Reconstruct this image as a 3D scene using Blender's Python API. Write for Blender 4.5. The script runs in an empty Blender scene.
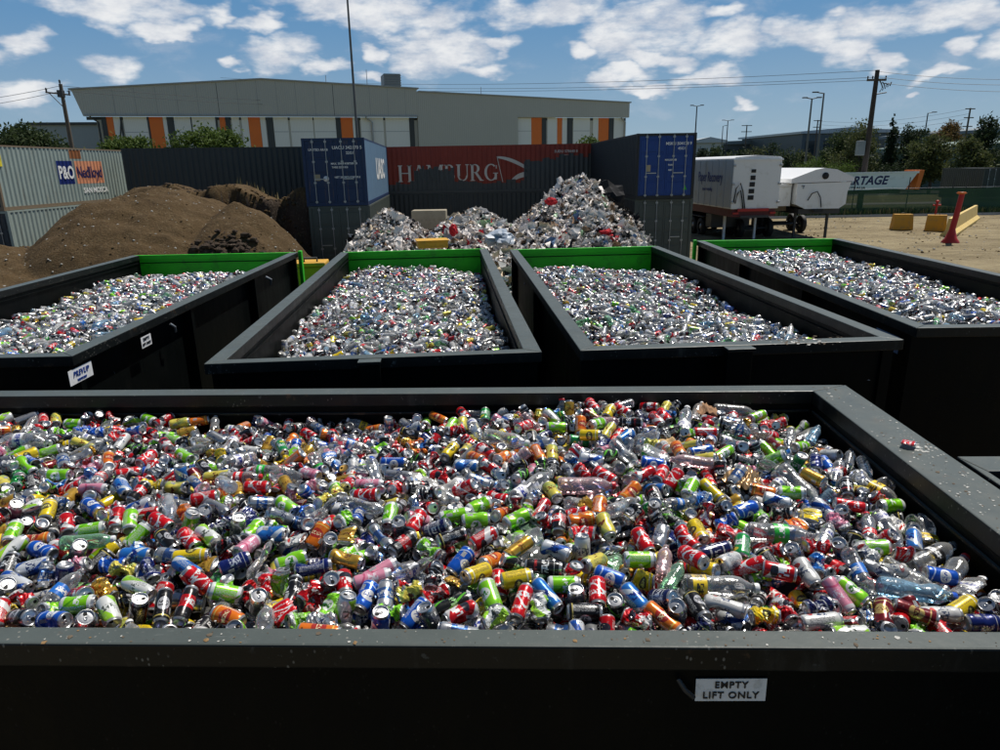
import bpy, bmesh, math, random
import numpy as np
from mathutils import Vector, Matrix, Quaternion, Euler
random.seed(11); RNG = np.random.RandomState(7)
S = bpy.context.scene
COL = S.collection
PI = math.pi; rad = math.radians
# ------------------------------------------------------------------ camera
F = 693.0; PITCH = rad(16.73); ROLL = rad(1.0); CH = 4.0
fw = np.array([0, math.cos(PITCH), -math.sin(PITCH)]); upv = np.array([0, math.sin(PITCH), math.cos(PITCH)]); rt = np.array([1., 0, 0])
cr, sr = math.cos(ROLL), math.sin(ROLL)
RX = rt * cr - upv * sr; UX = rt * sr + upv * cr
cam = bpy.data.cameras.new('camera'); cam.sensor_width = 36; cam.lens = F / 1000 * 36; cam.clip_end = 3000; cam.clip_start = .05
co = bpy.data.objects.new('camera', cam); COL.objects.link(co)
co.matrix_world = Matrix([[RX[0], UX[0], -fw[0], 0], [RX[1], UX[1], -fw[1], 0], [RX[2], UX[2], -fw[2], CH], [0, 0, 0, 1]])
S.camera = co
def ray(x, y): return (x - 500) / F * RX + (375 - y) / F * UX + fw
def at(x, y, Z=None, Y=None):
    d = ray(x, y); t = (Z - CH) / d[2] if Z is not None else Y / d[1]
    return Vector((np.array([0, 0, CH]) + t * d).tolist())
def azel(x, y):
    d = ray(x, y); d = d / np.linalg.norm(d)
    return math.atan2(d[0], d[1]), math.asin(d[2])
# ------------------------------------------------------------------ helpers
class MB:
    def __init__(s): s.v = []; s.f = []; s.m = []; s.sm = []
    def add(s, vs, fs, m=0, smooth=False):
        b = len(s.v); s.v += [tuple(v) for v in vs]; s.f += [tuple(b + i for i in f) for f in fs]; s.m += [m] * len(fs); s.sm += [smooth] * len(fs); return s
    def box(s, x0, x1, y0, y1, z0, z1, m=0):
        return s.add([(x0, y0, z0), (x1, y0, z0), (x1, y1, z0), (x0, y1, z0), (x0, y0, z1), (x1, y0, z1), (x1, y1, z1), (x0, y1, z1)],
                     [(0, 3, 2, 1), (4, 5, 6, 7), (0, 1, 5, 4), (1, 2, 6, 5), (2, 3, 7, 6), (3, 0, 4, 7)], m)
    def bbox(s, x0, x1, y0, y1, z0, z1, b=.01, m=0):   # box with chamfered edges
        bm = bmesh.new(); bmesh.ops.create_cube(bm, size=1)
        for v in bm.verts: v.co = Vector(((x0 + x1) / 2 + v.co.x * (x1 - x0), (y0 + y1) / 2 + v.co.y * (y1 - y0), (z0 + z1) / 2 + v.co.z * (z1 - z0)))
        bmesh.ops.bevel(bm, geom=bm.edges[:], offset=b, segments=2, profile=.5, affect='EDGES')
        bm.verts.index_update(); s.add([v.co[:] for v in bm.verts], [[v.index for v in f.verts] for f in bm.faces], m); bm.free(); return s
    def tube(s, pts, r, n=8, m=0, cap=True, smooth=True):
        P = [Vector(p) for p in pts]; R = r if isinstance(r, (list, tuple)) else [r] * len(P); vs = []
        for i, p in enumerate(P):
            d = (P[min(i + 1, len(P) - 1)] - P[max(i - 1, 0)]).normalized()
            a = d.cross(Vector((0, 0, 1))) if abs(d.z) < .95 else d.cross(Vector((1, 0, 0)))
            a.normalize(); b = d.cross(a)
            for k in range(n):
                t = 2 * PI * k / n; vs.append(p + (a * math.cos(t) + b * math.sin(t)) * R[i])
        fs = [(i * n + k, i * n + (k + 1) % n, (i + 1) * n + (k + 1) % n, (i + 1) * n + k) for i in range(len(P) - 1) for k in range(n)]
        s.add(vs, fs, m, smooth)
        if cap: s.add(vs[:n], [tuple(range(n))[::-1]], m); s.add(vs[-n:], [tuple(range(n))], m)
        return s
    def lathe(s, prof, n=24, c=(0, 0, 0), m=0, axis='z'):
        vs = []
        for r, z in prof:
            for k in range(n):
                t = 2 * PI * k / n; x, y = r * math.cos(t), r * math.sin(t)
                v = (x, y, z) if axis == 'z' else (z, x, y)
                vs.append((v[0] + c[0], v[1] + c[1], v[2] + c[2]))
        fs = [(i * n + k, i * n + (k + 1) % n, (i + 1) * n + (k + 1) % n, (i + 1) * n + k) for i in range(len(prof) - 1) for k in range(n)]
        return s.add(vs, fs, m, True)
    def prism(s, poly, y0, y1, m=0):   # polygon in xz, extruded in y
        n = len(poly)
        vs = [(x, y0, z) for x, z in poly] + [(x, y1, z) for x, z in poly]
        return s.add(vs, [tuple(range(n)), tuple(range(n, 2 * n))[::-1]] + [(k, n + k, n + (k + 1) % n, (k + 1) % n) for k in range(n)], m)
    def build(s, name, mats, parent=None, M=None):
        me = bpy.data.meshes.new(name); vs = s.v
        if M is not None: vs = [(M @ Vector(v))[:] for v in vs]
        me.from_pydata(vs, [], s.f)
        for mm in (mats if isinstance(mats, (list, tuple)) else [mats]): me.materials.append(mm)
        me.polygons.foreach_set('material_index', s.m); me.polygons.foreach_set('use_smooth', s.sm)
        bm = bmesh.new(); bm.from_mesh(me); bmesh.ops.recalc_face_normals(bm, faces=bm.faces[:]); bm.to_mesh(me); bm.free()
        o = bpy.data.objects.new(name, me); COL.objects.link(o)
        if parent is not None: o.parent = parent
        return o
def tag(o, label=None, cat=None, group=None, kind=None):
    if label: o['label'] = label
    if cat: o['category'] = cat
    if group: o['group'] = group
    if kind: o['kind'] = kind
    return o
def empty(name, loc=(0, 0, 0), rz=0, label=None, cat=None, group=None):
    o = bpy.data.objects.new(name, None); o.location = loc; o.rotation_euler = (0, 0, rz); COL.objects.link(o); o.empty_display_size = .1
    return tag(o, label, cat, group)
def text(name, s, size, mat, parent, M, bold=0, shear=0, spacing=1, align='CENTER', sx=1):
    cu = bpy.data.curves.new(name, 'FONT'); cu.body = s; cu.size = size; cu.extrude = .0015; cu.align_x = align; cu.align_y = 'CENTER'
    cu.offset = bold; cu.shear = shear; cu.space_character = spacing; cu.resolution_u = 3; cu.materials.append(mat)
    o = bpy.data.objects.new(name, cu); COL.objects.link(o); o.parent = parent
    me = bpy.data.meshes.new_from_object(o); bpy.data.objects.remove(o); bpy.data.curves.remove(cu); me.name = name
    o = bpy.data.objects.new(name, me); COL.objects.link(o); o.parent = parent
    o.matrix_local = M @ Matrix.Diagonal((sx, 1, 1, 1)); return o
def face_M(x, y, z, rz=0, tilt=0):  # text plane facing -Y at rz=0
    return Matrix.Translation((x, y, z)) @ Matrix.Rotation(rz, 4, 'Z') @ Matrix.Rotation(PI / 2, 4, 'X') @ Matrix.Rotation(tilt, 4, 'Z')
# ---- node helpers
class NT:
    def __init__(s, name):
        s.mat = bpy.data.materials.new(name); s.mat.use_nodes = True; s.t = s.mat.node_tree; s.n = s.t.nodes; s.l = s.t.links
        s.b = s.n['Principled BSDF']; s.out = s.n['Material Output']
    def new(s, ty, **k):
        n = s.n.new(ty)
        for a, b in k.items(): setattr(n, a, b)
        return n
    def put(s, sock, v):
        if isinstance(v, bpy.types.NodeSocket): s.l.new(v, sock)
        elif isinstance(v, (tuple, list)) and len(v) == 3 and sock.type == 'RGBA': sock.default_value = (*v, 1)
        else: sock.default_value = v
    def math(s, op, a, b=None, c=None, clamp=False):
        n = s.new('ShaderNodeMath', operation=op); n.use_clamp = clamp; s.put(n.inputs[0], a)
        if b is not None: s.put(n.inputs[1], b)
        if c is not None: s.put(n.inputs[2], c)
        return n.outputs[0]
    def mix(s, f, a, b, bt='MIX'):
        n = s.new('ShaderNodeMix', data_type='RGBA', blend_type=bt); s.put(n.inputs[0], f); s.put(n.inputs[6], a); s.put(n.inputs[7], b); return n.outputs[2]
    def noise(s, vec, scale, detail=4, rough=.55, dist=0):
        n = s.new('ShaderNodeTexNoise'); s.put(n.inputs['Scale'], scale); n.inputs['Detail'].default_value = detail; n.inputs['Roughness'].default_value = rough; n.inputs['Distortion'].default_value = dist
        if vec is not None: s.l.new(vec, n.inputs['Vector'])
        return n.outputs[0]
    def vor(s, vec, scale, feature='F1', out='Distance'):
        n = s.new('ShaderNodeTexVoronoi', feature=feature); n.inputs['Scale'].default_value = scale
        if vec is not None: s.l.new(vec, n.inputs['Vector'])
        return n.outputs[out]
    def ramp(s, f, stops, interp='LINEAR'):
        n = s.new('ShaderNodeValToRGB'); n.color_ramp.interpolation = interp; e = n.color_ramp.elements
        while len(e) < len(stops): e.new(.5)
        for i, (p, c) in enumerate(stops): e[i].position = p; e[i].color = (*c, 1) if len(c) == 3 else c
        s.put(n.inputs[0], f); return n.outputs[0]
    def step(s, f, lo, hi):
        n = s.new('ShaderNodeMapRange'); n.interpolation_type = 'SMOOTHSTEP'; s.put(n.inputs[0], f); n.inputs[1].default_value = lo; n.inputs[2].default_value = hi; return n.outputs[0]
    def coord(s, which='Object'): return s.new('ShaderNodeTexCoord').outputs[which]
    def pos(s): return s.new('ShaderNodeNewGeometry').outputs['Position']
    def scalev(s, v, sc):
        n = s.new('ShaderNodeMapping'); n.inputs['Scale'].default_value = sc; s.l.new(v, n.inputs[0]); return n.outputs[0]
    def bump(s, h, strength=.3, dist=.02):
        n = s.new('ShaderNodeBump'); n.inputs['Strength'].default_value = strength; n.inputs['Distance'].default_value = dist; s.l.new(h, n.inputs['Height']); s.l.new(n.outputs[0], s.b.inputs['Normal'])
    def set(s, **k):
        for a, v in k.items(): s.put(s.b.inputs[{'col': 'Base Color', 'rough': 'Roughness', 'metal': 'Metallic', 'spec': 'Specular IOR Level'}[a]], v)
        return s
def P(name, col, rough=.6, metal=0., var=.15, scale=3., bump=0., bscale=30., dirt=None, dscale=4., damt=.5, spec=.5):
    t = NT(name); v = t.coord('Object')
    n = t.noise(v, scale, 5)
    c = t.mix(n, tuple(x * (1 - var) for x in col), tuple(min(1, x * (1 + var)) for x in col))
    if dirt:
        d = t.step(t.noise(v, dscale, 7, .65), .62 - damt * .25, .72 - damt * .1)
        c = t.mix(t.math('MULTIPLY', d, damt), c, dirt)
    t.set(col=c, rough=t.math('ADD', t.math('MULTIPLY', n, .2), rough - .1), metal=metal, spec=spec)
    if bump: t.bump(t.noise(v, bscale, 6), bump, .02)
    return t.mat
# ------------------------------------------------------------------ world and sun
SUN_EL = rad(61); SUN_AZ = rad(42)     # azimuth from +Y towards +X
w = bpy.data.worlds.new('World'); S.world = w; w.use_nodes = True
class WT(NT):
    def __init__(s, tree): s.t = tree; s.n = tree.nodes; s.l = tree.links
wt = WT(w.node_tree); bg = wt.n['Background']
sky = wt.new('ShaderNodeTexSky', sky_type='NISHITA'); sky.sun_disc = False; sky.sun_elevation = SUN_EL; sky.sun_rotation = SUN_AZ
sky.air_density = 1.0; sky.dust_density = .15; sky.ozone_density = 3.0; sky.altitude = 20
dirv = wt.new('ShaderNodeTexCoord').outputs['Generated']
sep = wt.new('ShaderNodeSeparateXYZ'); wt.l.new(dirv, sep.inputs[0])
az = wt.math('ARCTAN2', sep.outputs[0], sep.outputs[1]); el = wt.math('ARCSINE', sep.outputs[2])
cmb = wt.new('ShaderNodeCombineXYZ'); wt.l.new(az, cmb.inputs[0]); wt.l.new(wt.math('MULTIPLY', el, 2.0), cmb.inputs[1])
n1 = wt.noise(cmb.outputs[0], 11, 9, .58, .25); n2 = wt.noise(wt.scalev(cmb.outputs[0], (1.2, 1.9, 1)), 26, 6, .6)
CL = [(125,10,82,16),(178,30,24,9),(216,12,15,12),(20,42,24,14),(110,68,36,15),(255,22,24,9),(275,50,34,17),(322,66,24,8),(230,62,13,6),(345,4,80,15),(402,14,62,19),(445,50,44,23),(482,70,22,9),(385,56,16,9),(548,12,62,18),(585,47,17,8),(648,30,50,30),(650,62,36,9),(725,40,46,19),(710,10,28,9),(625,80,30,10),(652,92,32,6),(708,77,31,12),(500,45,22,10),(808,35,36,21),(850,50,42,15),(880,26,52,20),(940,14,62,17),(990,8,32,13),(970,43,19,10),(880,65,22,8),(950,75,30,7),(748,107,15,5),(25,92,50,12),(918,97,12,4),(370,78,24,6),(1060,30,60,20),(-60,50,60,20),(1050,-30,120,25),(500,-60,200,30),(150,-50,120,25),(900,-70,150,30)]
acc = None
wx = wt.math('MULTIPLY', wt.math('SUBTRACT', wt.noise(cmb.outputs[0], 10, 4, .5), .5), .16)
wy = wt.math('MULTIPLY', wt.math('SUBTRACT', wt.noise(wt.scalev(cmb.outputs[0], (1.1, 1.1, 1)), 13, 4, .5), .5), .06)
az0, el0 = az, el; az = wt.math('ADD', az, wx); el = wt.math('ADD', el, wy)
for (x, y, a, b) in CL:
    a0, e0 = azel(x, y); a1, _ = azel(x + a, y); _, e1 = azel(x, y - b)
    dx = wt.math('DIVIDE', wt.math('SUBTRACT', az, a0), abs(a1 - a0)); dy = wt.math('DIVIDE', wt.math('SUBTRACT', el, e0), abs(e1 - e0))
    m = wt.math('SUBTRACT', 1.0, wt.math('ADD', wt.math('MULTIPLY', dx, dx), wt.math('MULTIPLY', dy, dy)))
    m = wt.math('MAXIMUM', m, -1.5)
    acc = m if acc is None else wt.math('SMOOTH_MAX', acc, m, .35)
az, el = az0, el0
wisp = wt.math('MULTIPLY', wt.step(n1, .5, .75), .35)
dens = wt.math('ADD', wt.math('MULTIPLY', acc, .85), wt.math('MULTIPLY', wt.math('SUBTRACT', n1, .42), 2.9))
dens = wt.math('ADD', dens, wt.math('MULTIPLY', wt.math('SUBTRACT', n2, .5), 1.5))
cov = wt.math('MAXIMUM', wt.math('MULTIPLY', wt.step(dens, -.4, 1.1), .97), wisp)
# away from the photographed part of the sky the clouds are plain noise
shade = wt.step(wt.math('SUBTRACT', wt.noise(wt.scalev(cmb.outputs[0], (1, 1, 1)), 19, 6, .6), wt.math('MULTIPLY', dens, -.12)), .35, .8)
ccol = wt.mix(shade, (10.4, 11.4, 13.2), (17.0, 17.2, 17.4))
hz = wt.math('SUBTRACT', 1.0, wt.step(el, -.02, .28))
low = wt.mix(wt.step(el, .0, .22), (6.1, 9.0, 11.7), (2.25, 5.9, 10.9))
skyc = wt.mix(wt.math('MULTIPLY', wt.math('SUBTRACT', 1.0, wt.step(el, .25, .6)), .8), sky.outputs[0], low)
wt.l.new(wt.mix(cov, skyc, ccol), bg.inputs[0]); bg.inputs[1].default_value = .05
sl = bpy.data.lights.new('sun', 'SUN'); sl.energy = 4.9; sl.angle = rad(.53); sl.color = (1, .95, .87)
so = bpy.data.objects.new('sun', sl); COL.objects.link(so)
sd = Vector((math.sin(SUN_AZ) * math.cos(SUN_EL), math.cos(SUN_AZ) * math.cos(SUN_EL), math.sin(SUN_EL)))
so.rotation_euler = sd.to_track_quat('Z', 'Y').to_euler(); so.location = (20, 20, 60)
S.view_settings.view_transform = 'Standard'; S.view_settings.look = 'None'; S.view_settings.gamma = 1; S.view_settings.exposure = 0
S.render.engine = 'CYCLES'
S.cycles.max_bounces = 8; S.cycles.diffuse_bounces = 3; S.cycles.glossy_bounces = 3; S.cycles.transmission_bounces = 4; S.cycles.transparent_max_bounces = 14
S.cycles.caustics_reflective = False; S.cycles.caustics_refractive = False; S.cycles.use_denoising = True
S.cycles.sample_clamp_indirect = 6
# ------------------------------------------------------------------ materials
def steel(name, col, rough=.38, speck=.35, lit_top=None, spec=.25):
    t = NT(name); v = t.pos()
    n = t.noise(v, 2.2, 6, .6); n2 = t.noise(t.scalev(v, (1, 1, .25)), 9, 6, .65)
    c = t.mix(n, tuple(x * .75 for x in col), tuple(x * 1.25 for x in col))
    if lit_top:      # lit tops against shaded lips, put into the colour of upward faces
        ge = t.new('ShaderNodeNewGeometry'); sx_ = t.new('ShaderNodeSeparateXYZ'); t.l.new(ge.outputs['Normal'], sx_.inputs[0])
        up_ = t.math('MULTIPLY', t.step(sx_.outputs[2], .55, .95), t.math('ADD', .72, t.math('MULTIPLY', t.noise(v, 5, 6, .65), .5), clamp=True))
        c = t.mix(up_, c, t.mix(n, tuple(x * .8 for x in lit_top), tuple(x * 1.2 for x in lit_top)))
    sp = t.math('MULTIPLY', t.step(t.vor(t.scalev(v, (1, 1, .6)), 46), .22, .12), t.step(t.noise(v, 5, 3), .50, .60))
    sp2 = t.step(t.noise(v, 60, 3, .7), .66, .74)
    c = t.mix(t.math('MULTIPLY', sp, speck), c, (.32, .30, .26))
    c = t.mix(t.math('MULTIPLY', sp2, speck * .5), c, (.22, .21, .18))
    c = t.mix(t.math('MULTIPLY', t.step(n2, .56, .78), speck * .5), c, (.13, .12, .10))
    if lit_top:
        rust = t.math('MULTIPLY', t.step(t.noise(v, 7, 8, .72), .60, .66), t.step(t.noise(v, 1.7, 3), .42, .62))
        c = t.mix(t.math('MULTIPLY', rust, .7), c, (.10, .055, .03))
        scrape = t.math('MULTIPLY', t.step(t.noise(t.scalev(v, (1, 9, 1)), 16, 5, .7), .62, .68), t.step(t.noise(v, 2.3, 3), .48, .6))
        c = t.mix(t.math('MULTIPLY', scrape, .5), c, (.20, .21, .20))
    t.set(col=c, rough=t.math('ADD', t.math('MULTIPLY', n2, .35), rough - .12), spec=spec)
    t.bump(t.math('ADD', t.noise(v, 14, 5), t.math('MULTIPLY', t.noise(v, 2.2, 2), 4.0)), .14, .012); return t.mat
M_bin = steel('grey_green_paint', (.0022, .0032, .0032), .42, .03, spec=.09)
M_rim = steel('worn_grey_paint', (.0045, .006, .006), .38, .5, lit_top=(.076, .090, .084), spec=.3)
M_green = P('green_paint', (.02, .50, .002), .6, var=.25, scale=2.5, dirt=(.02, .12, .01), dscale=6, damt=.4)
M_floor = P('rusty_steel', (.05, .045, .04), .8)
M_white = P('white_paint', (.78, .78, .76), .45, var=.05, dirt=(.45, .42, .36), dscale=2, damt=.4)
M_whitev = P('white_vinyl', (.8, .8, .8), .4, var=.03, dirt=(.5, .5, .48), dscale=20, damt=.4)
M_ink = P('black_ink', (.012, .012, .014), .5, var=0)
M_blueink = P('blue_ink', (.01, .04, .22), .5, var=0)
M_black = P('black_rubber', (.015, .015, .016), .7)
M_dark = P('dark_steel', (.03, .032, .035), .5)
M_galv = P('galvanised_steel', (.35, .36, .37), .4, metal=.6)
M_wood = P('weathered_timber', (.10, .08, .06), .9, var=.4, scale=6, bump=.4)
M_yellow = P('yellow_paint', (.62, .33, .02), .6, dirt=(.3, .2, .05), dscale=5, damt=.5)
M_red = P('red_paint', (.42, .012, .006), .5, dirt=(.2, .03, .02), dscale=6, damt=.4)
M_orange = P('orange_paint', (.72, .16, .015), .5, var=.08)
M_glass = P('dark_glass', (.02, .03, .035), .12, var=.05)
def plastic(name, tint, haze=.12, dif=(.86, .85, .83)):
    t = NT(name); nt = t.t
    tr = t.new('ShaderNodeBsdfTransparent'); tr.inputs[0].default_value = (*tint, 1)
    gl = t.new('ShaderNodeBsdfGlossy'); gl.inputs['Roughness'].default_value = .17; gl.inputs[0].default_value = (1, 1, 1, 1)
    df = t.new('ShaderNodeBsdfDiffuse'); df.inputs[0].default_value = (*dif, 1)
    lw = t.new('ShaderNodeLayerWeight'); lw.inputs[0].default_value = .32
    v = t.coord('Object'); bm = t.new('ShaderNodeBump'); bm.inputs['Strength'].default_value = .5; bm.inputs['Distance'].default_value = .006
    t.l.new(t.noise(v, 45, 3), bm.inputs['Height'])
    for q in (gl, df, lw): t.l.new(bm.outputs[0], q.inputs['Normal'])
    m1 = t.new('ShaderNodeMixShader'); hz_ = t.math('ADD', t.math('MULTIPLY', lw.outputs[1], .30), haze)
    t.l.new(hz_, m1.inputs[0]); t.l.new(tr.outputs[0], m1.inputs[1]); t.l.new(df.outputs[0], m1.inputs[2])
    m2 = t.new('ShaderNodeMixShader'); fr = t.math('ADD', t.math('MULTIPLY', lw.outputs[0], .75), .07)
    t.l.new(fr, m2.inputs[0]); t.l.new(m1.outputs[0], m2.inputs[1]); t.l.new(gl.outputs[0], m2.inputs[2])
    t.l.new(m2.outputs[0], t.out.inputs[0]); return t.mat
M_clear = plastic('clear_plastic', (.95, .95, .94), .06, (.78, .78, .76)); M_cloudy = plastic('cloudy_plastic', (.9, .9, .88), .36, (.74, .73, .70)); M_gplast = plastic('green_tinted_plastic', (.55, .88, .62), .10, (.45, .75, .5))
M_bplast = plastic('blue_tinted_plastic', (.55, .78, .95), .12, (.45, .68, .85)); M_pplast = plastic('pink_tinted_plastic', (.93, .72, .74), .2, (.8, .6, .6))
def alu(name, col, rough=.28):
    t = NT(name); v = t.coord('Object'); t.set(col=col, rough=rough, metal=.85); t.bump(t.noise(v, 60, 3), .15, .004); return t.mat
M_alu = alu('bare_aluminium', (.60, .60, .60), .32); M_alud = alu('can_mouth', (.02, .02, .02), .6)
def design(name, base, layers, metal=.28, rough=.26):
    t = NT(name); uv = t.coord('UV'); sp = t.new('ShaderNodeSeparateXYZ'); t.l.new(uv, sp.inputs[0]); u, v = sp.outputs[0], sp.outputs[1]
    pn = t.noise(t.pos(), 9, 3); c = t.mix(pn, tuple(x * .78 for x in base), tuple(min(1, x * 1.2) for x in base))
    def rng(x, a, b): return t.math('MULTIPLY', t.math('GREATER_THAN', x, a), t.math('LESS_THAN', x, b))
    for L in layers:
        k, col = L[0], L[-1]
        if k == 'band': m = rng(v, L[1], L[2])
        elif k == 'panel': m = t.math('MULTIPLY', rng(v, L[1], L[2]), rng(t.math('FRACT', t.math('MULTIPLY', u, 2.0)), L[3], L[4]))
        elif k == 'wave':
            s_ = t.math('SINE', t.math('MULTIPLY', u, 12.566)); d = t.math('ABSOLUTE', t.math('SUBTRACT', v, t.math('ADD', L[1], t.math('MULTIPLY', s_, L[2])))); m = t.math('LESS_THAN', d, L[3])
        elif k == 'diag': m = t.math('LESS_THAN', t.math('FRACT', t.math('ADD', t.math('MULTIPLY', u, L[1]), t.math('MULTIPLY', v, L[2]))), L[3])
        elif k == 'text':     # rows of letter-like marks
            cb = t.new('ShaderNodeCombineXYZ'); t.l.new(t.math('FLOOR', t.math('MULTIPLY', u, L[5])), cb.inputs[0]); t.l.new(t.math('FLOOR', t.math('MULTIPLY', v, L[6])), cb.inputs[1])
            wn = t.new('ShaderNodeTexWhiteNoise', noise_dimensions='2D'); t.l.new(cb.outputs[0], wn.inputs[0])
            m = t.math('MULTIPLY', t.math('GREATER_THAN', wn.outputs[0], .42), t.math('MULTIPLY', rng(v, L[1], L[2]), rng(t.math('FRACT', t.math('MULTIPLY', u, 2.0)), L[3], L[4])))
        elif k == 'oval':
            du = t.math('DIVIDE', t.math('SUBTRACT', t.math('FRACT', t.math('MULTIPLY', u, 2.0)), .5), L[1]); dv = t.math('DIVIDE', t.math('SUBTRACT', v, L[2]), L[3])
            m = t.math('LESS_THAN', t.math('ADD', t.math('MULTIPLY', du, du), t.math('MULTIPLY', dv, dv)), 1.0)
        elif k == 'speck': m = t.step(t.noise(uv, L[1], 4), L[2], L[2] + .06)
        c = t.mix(m, c, col)
    if name.endswith('_can') or name.endswith('_can_print'):
        fu = t.math('FRACT', t.math('MULTIPLY', u, 1.0)); bar = t.math('MULTIPLY', rng(fu, .90, .985), rng(v, .22, .42)); c = t.mix(bar, c, t.mix(t.math('GREATER_THAN', t.math('FRACT', t.math('MULTIPLY', u, 150.0)), .5), (.7, .7, .7), (.05, .05, .05)))
        cb = t.new('ShaderNodeCombineXYZ'); t.l.new(t.math('FLOOR', t.math('MULTIPLY', u, 130.0)), cb.inputs[0]); t.l.new(t.math('FLOOR', t.math('MULTIPLY', v, 60.0)), cb.inputs[1])
        wn = t.new('ShaderNodeTexWhiteNoise', noise_dimensions='2D'); t.l.new(cb.outputs[0], wn.inputs[0])
        m = t.math('MULTIPLY', t.math('GREATER_THAN', wn.outputs[0], .55), t.math('MULTIPLY', rng(fu, .42, .56), rng(v, .14, .80))); c = t.mix(t.math('MULTIPLY', m, .7), c, (.62, .62, .60) if sum(base) < 1.0 else (.06, .06, .07))
        ends = t.math('ADD', t.step(v, .93, .96), t.step(v, .06, .03), clamp=True); c = t.mix(ends, c, (.46, .46, .46))
        scr = t.step(t.noise(t.coord('Object'), 55, 5, .75), .60, .66); c = t.mix(t.math('MULTIPLY', scr, .45), c, (.40, .39, .38))
        grime = t.step(t.noise(t.pos(), 17, 5, .7), .55, .75); c = t.mix(t.math('MULTIPLY', grime, .4), c, tuple(x * .3 for x in base))
        metal = t.math('ADD', metal, t.math('MULTIPLY', ends, .4)) if metal else metal
    t.set(col=c, rough=rough, metal=metal); t.bump(t.noise(t.coord('Object'), 38, 3), .18, .004)
    return t.mat
Wt = (.82, .82, .8)
CAN = dict(
 R=design('red_can', (.62, .006, .012), [('wave', .45, .13, .035, Wt), ('text', .58, .74, .15, .85, 44, 26, Wt), ('text', .2, .28, .2, .7, 70, 40, (.7, .6, .6))]),
 K=design('black_can', (.012, .012, .014), [('text', .46, .66, .12, .88, 40, 24, Wt), ('text', .25, .33, .2, .8, 80, 50, (.5, .03, .03)), ('band', .80, .82, (.4, .4, .4))]),
 S=design('silver_can', (.36, .37, .38), [('text', .45, .65, .15, .85, 40, 26, (.05, .06, .12)), ('diag', 2, 1.2, .12, (.3, .32, .38))], .7),
 L=design('lime_can', (.22, .62, .012), [('band', 0, .16, (.7, .72, .7)), ('diag', 2, 1.1, .1, (.08, .35, .01)), ('text', .45, .62, .2, .8, 40, 22, (.85, .9, .8)), ('band', .84, 1, (.75, .78, .72))]),
 Y=design('yellow_can', (.80, .58, .015), [('oval', .28, .52, .16, (.08, .07, .03)), ('text', .46, .58, .3, .7, 60, 30, (.85, .75, .2)), ('band', .8, .84, (.85, .8, .5))]),
 B=design('blue_can', (.008, .09, .48), [('oval', .3, .55, .17, Wt), ('text', .46, .6, .3, .7, 50, 26, (.01, .05, .3)), ('wave', .2, .05, .02, (.5, .6, .8))]),
 N=design('navy_can', (.008, .018, .13), [('text', .35, .7, .3, .7, 36, 34, (.55, .58, .66)), ('band', .80, .82, (.5, .5, .55))]),
 G=design('gold_can', (.62, .36, .05), [('band', .15, .2, (.35, .18, .02)), ('text', .45, .62, .2, .8, 40, 22, (.25, .1, .02))], .6),
 O=design('orange_can', (.74, .17, .012), [('oval', .32, .5, .18, (.4, .03, .02)), ('text', .44, .56, .25, .75, 50, 26, (.85, .7, .4)), ('band', .82, .86, (.8, .5, .1))]),
 P=design('pink_can', (.72, .28, .38), [('text', .4, .66, .2, .8, 36, 24, (.82, .7, .74)), ('wave', .25, .06, .03, (.6, .1, .2)), ('band', .85, 1, (.7, .66, .68))]),
 W=design('white_can', (.60, .60, .58), [('text', .4, .66, .15, .85, 36, 24, (.08, .1, .16)), ('oval', .2, .25, .08, (.5, .05, .04))], .15),
 KG=design('black_green_can', (.012, .014, .012), [('diag', 3, 1.4, .18, (.10, .42, .02)), ('text', .45, .62, .2, .8, 40, 22, (.4, .7, .3))]),
 M=design('maroon_can', (.16, .008, .012), [('oval', .3, .5, .18, (.5, .36, .12)), ('text', .44, .56, .25, .75, 50, 26, (.12, .01, .01)), ('band', .8, .83, (.55, .4, .15))]),
 E=design('green_can', (.015, .26, .06), [('text', .42, .66, .15, .85, 36, 24, Wt), ('oval', .2, .25, .08, (.7, .6, .05))]),
 WL=design('white_lime_can', (.70, .71, .68), [('diag', 2, .8, .38, (.30, .60, .03)), ('text', .4, .62, .15, .6, 40, 24, (.1, .12, .1))], .2),
 WB=design('white_blue_can', (.66, .68, .70), [('diag', 2, 1.0, .3, (.01, .08, .38)), ('text', .35, .62, .1, .9, 34, 22, (.01, .03, .14))], .3),
 KR=design('black_red_can', (.014, .012, .013), [('band', .36, .72, (.55, .01, .015)), ('text', .46, .62, .2, .8, 40, 24, Wt)]))
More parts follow.
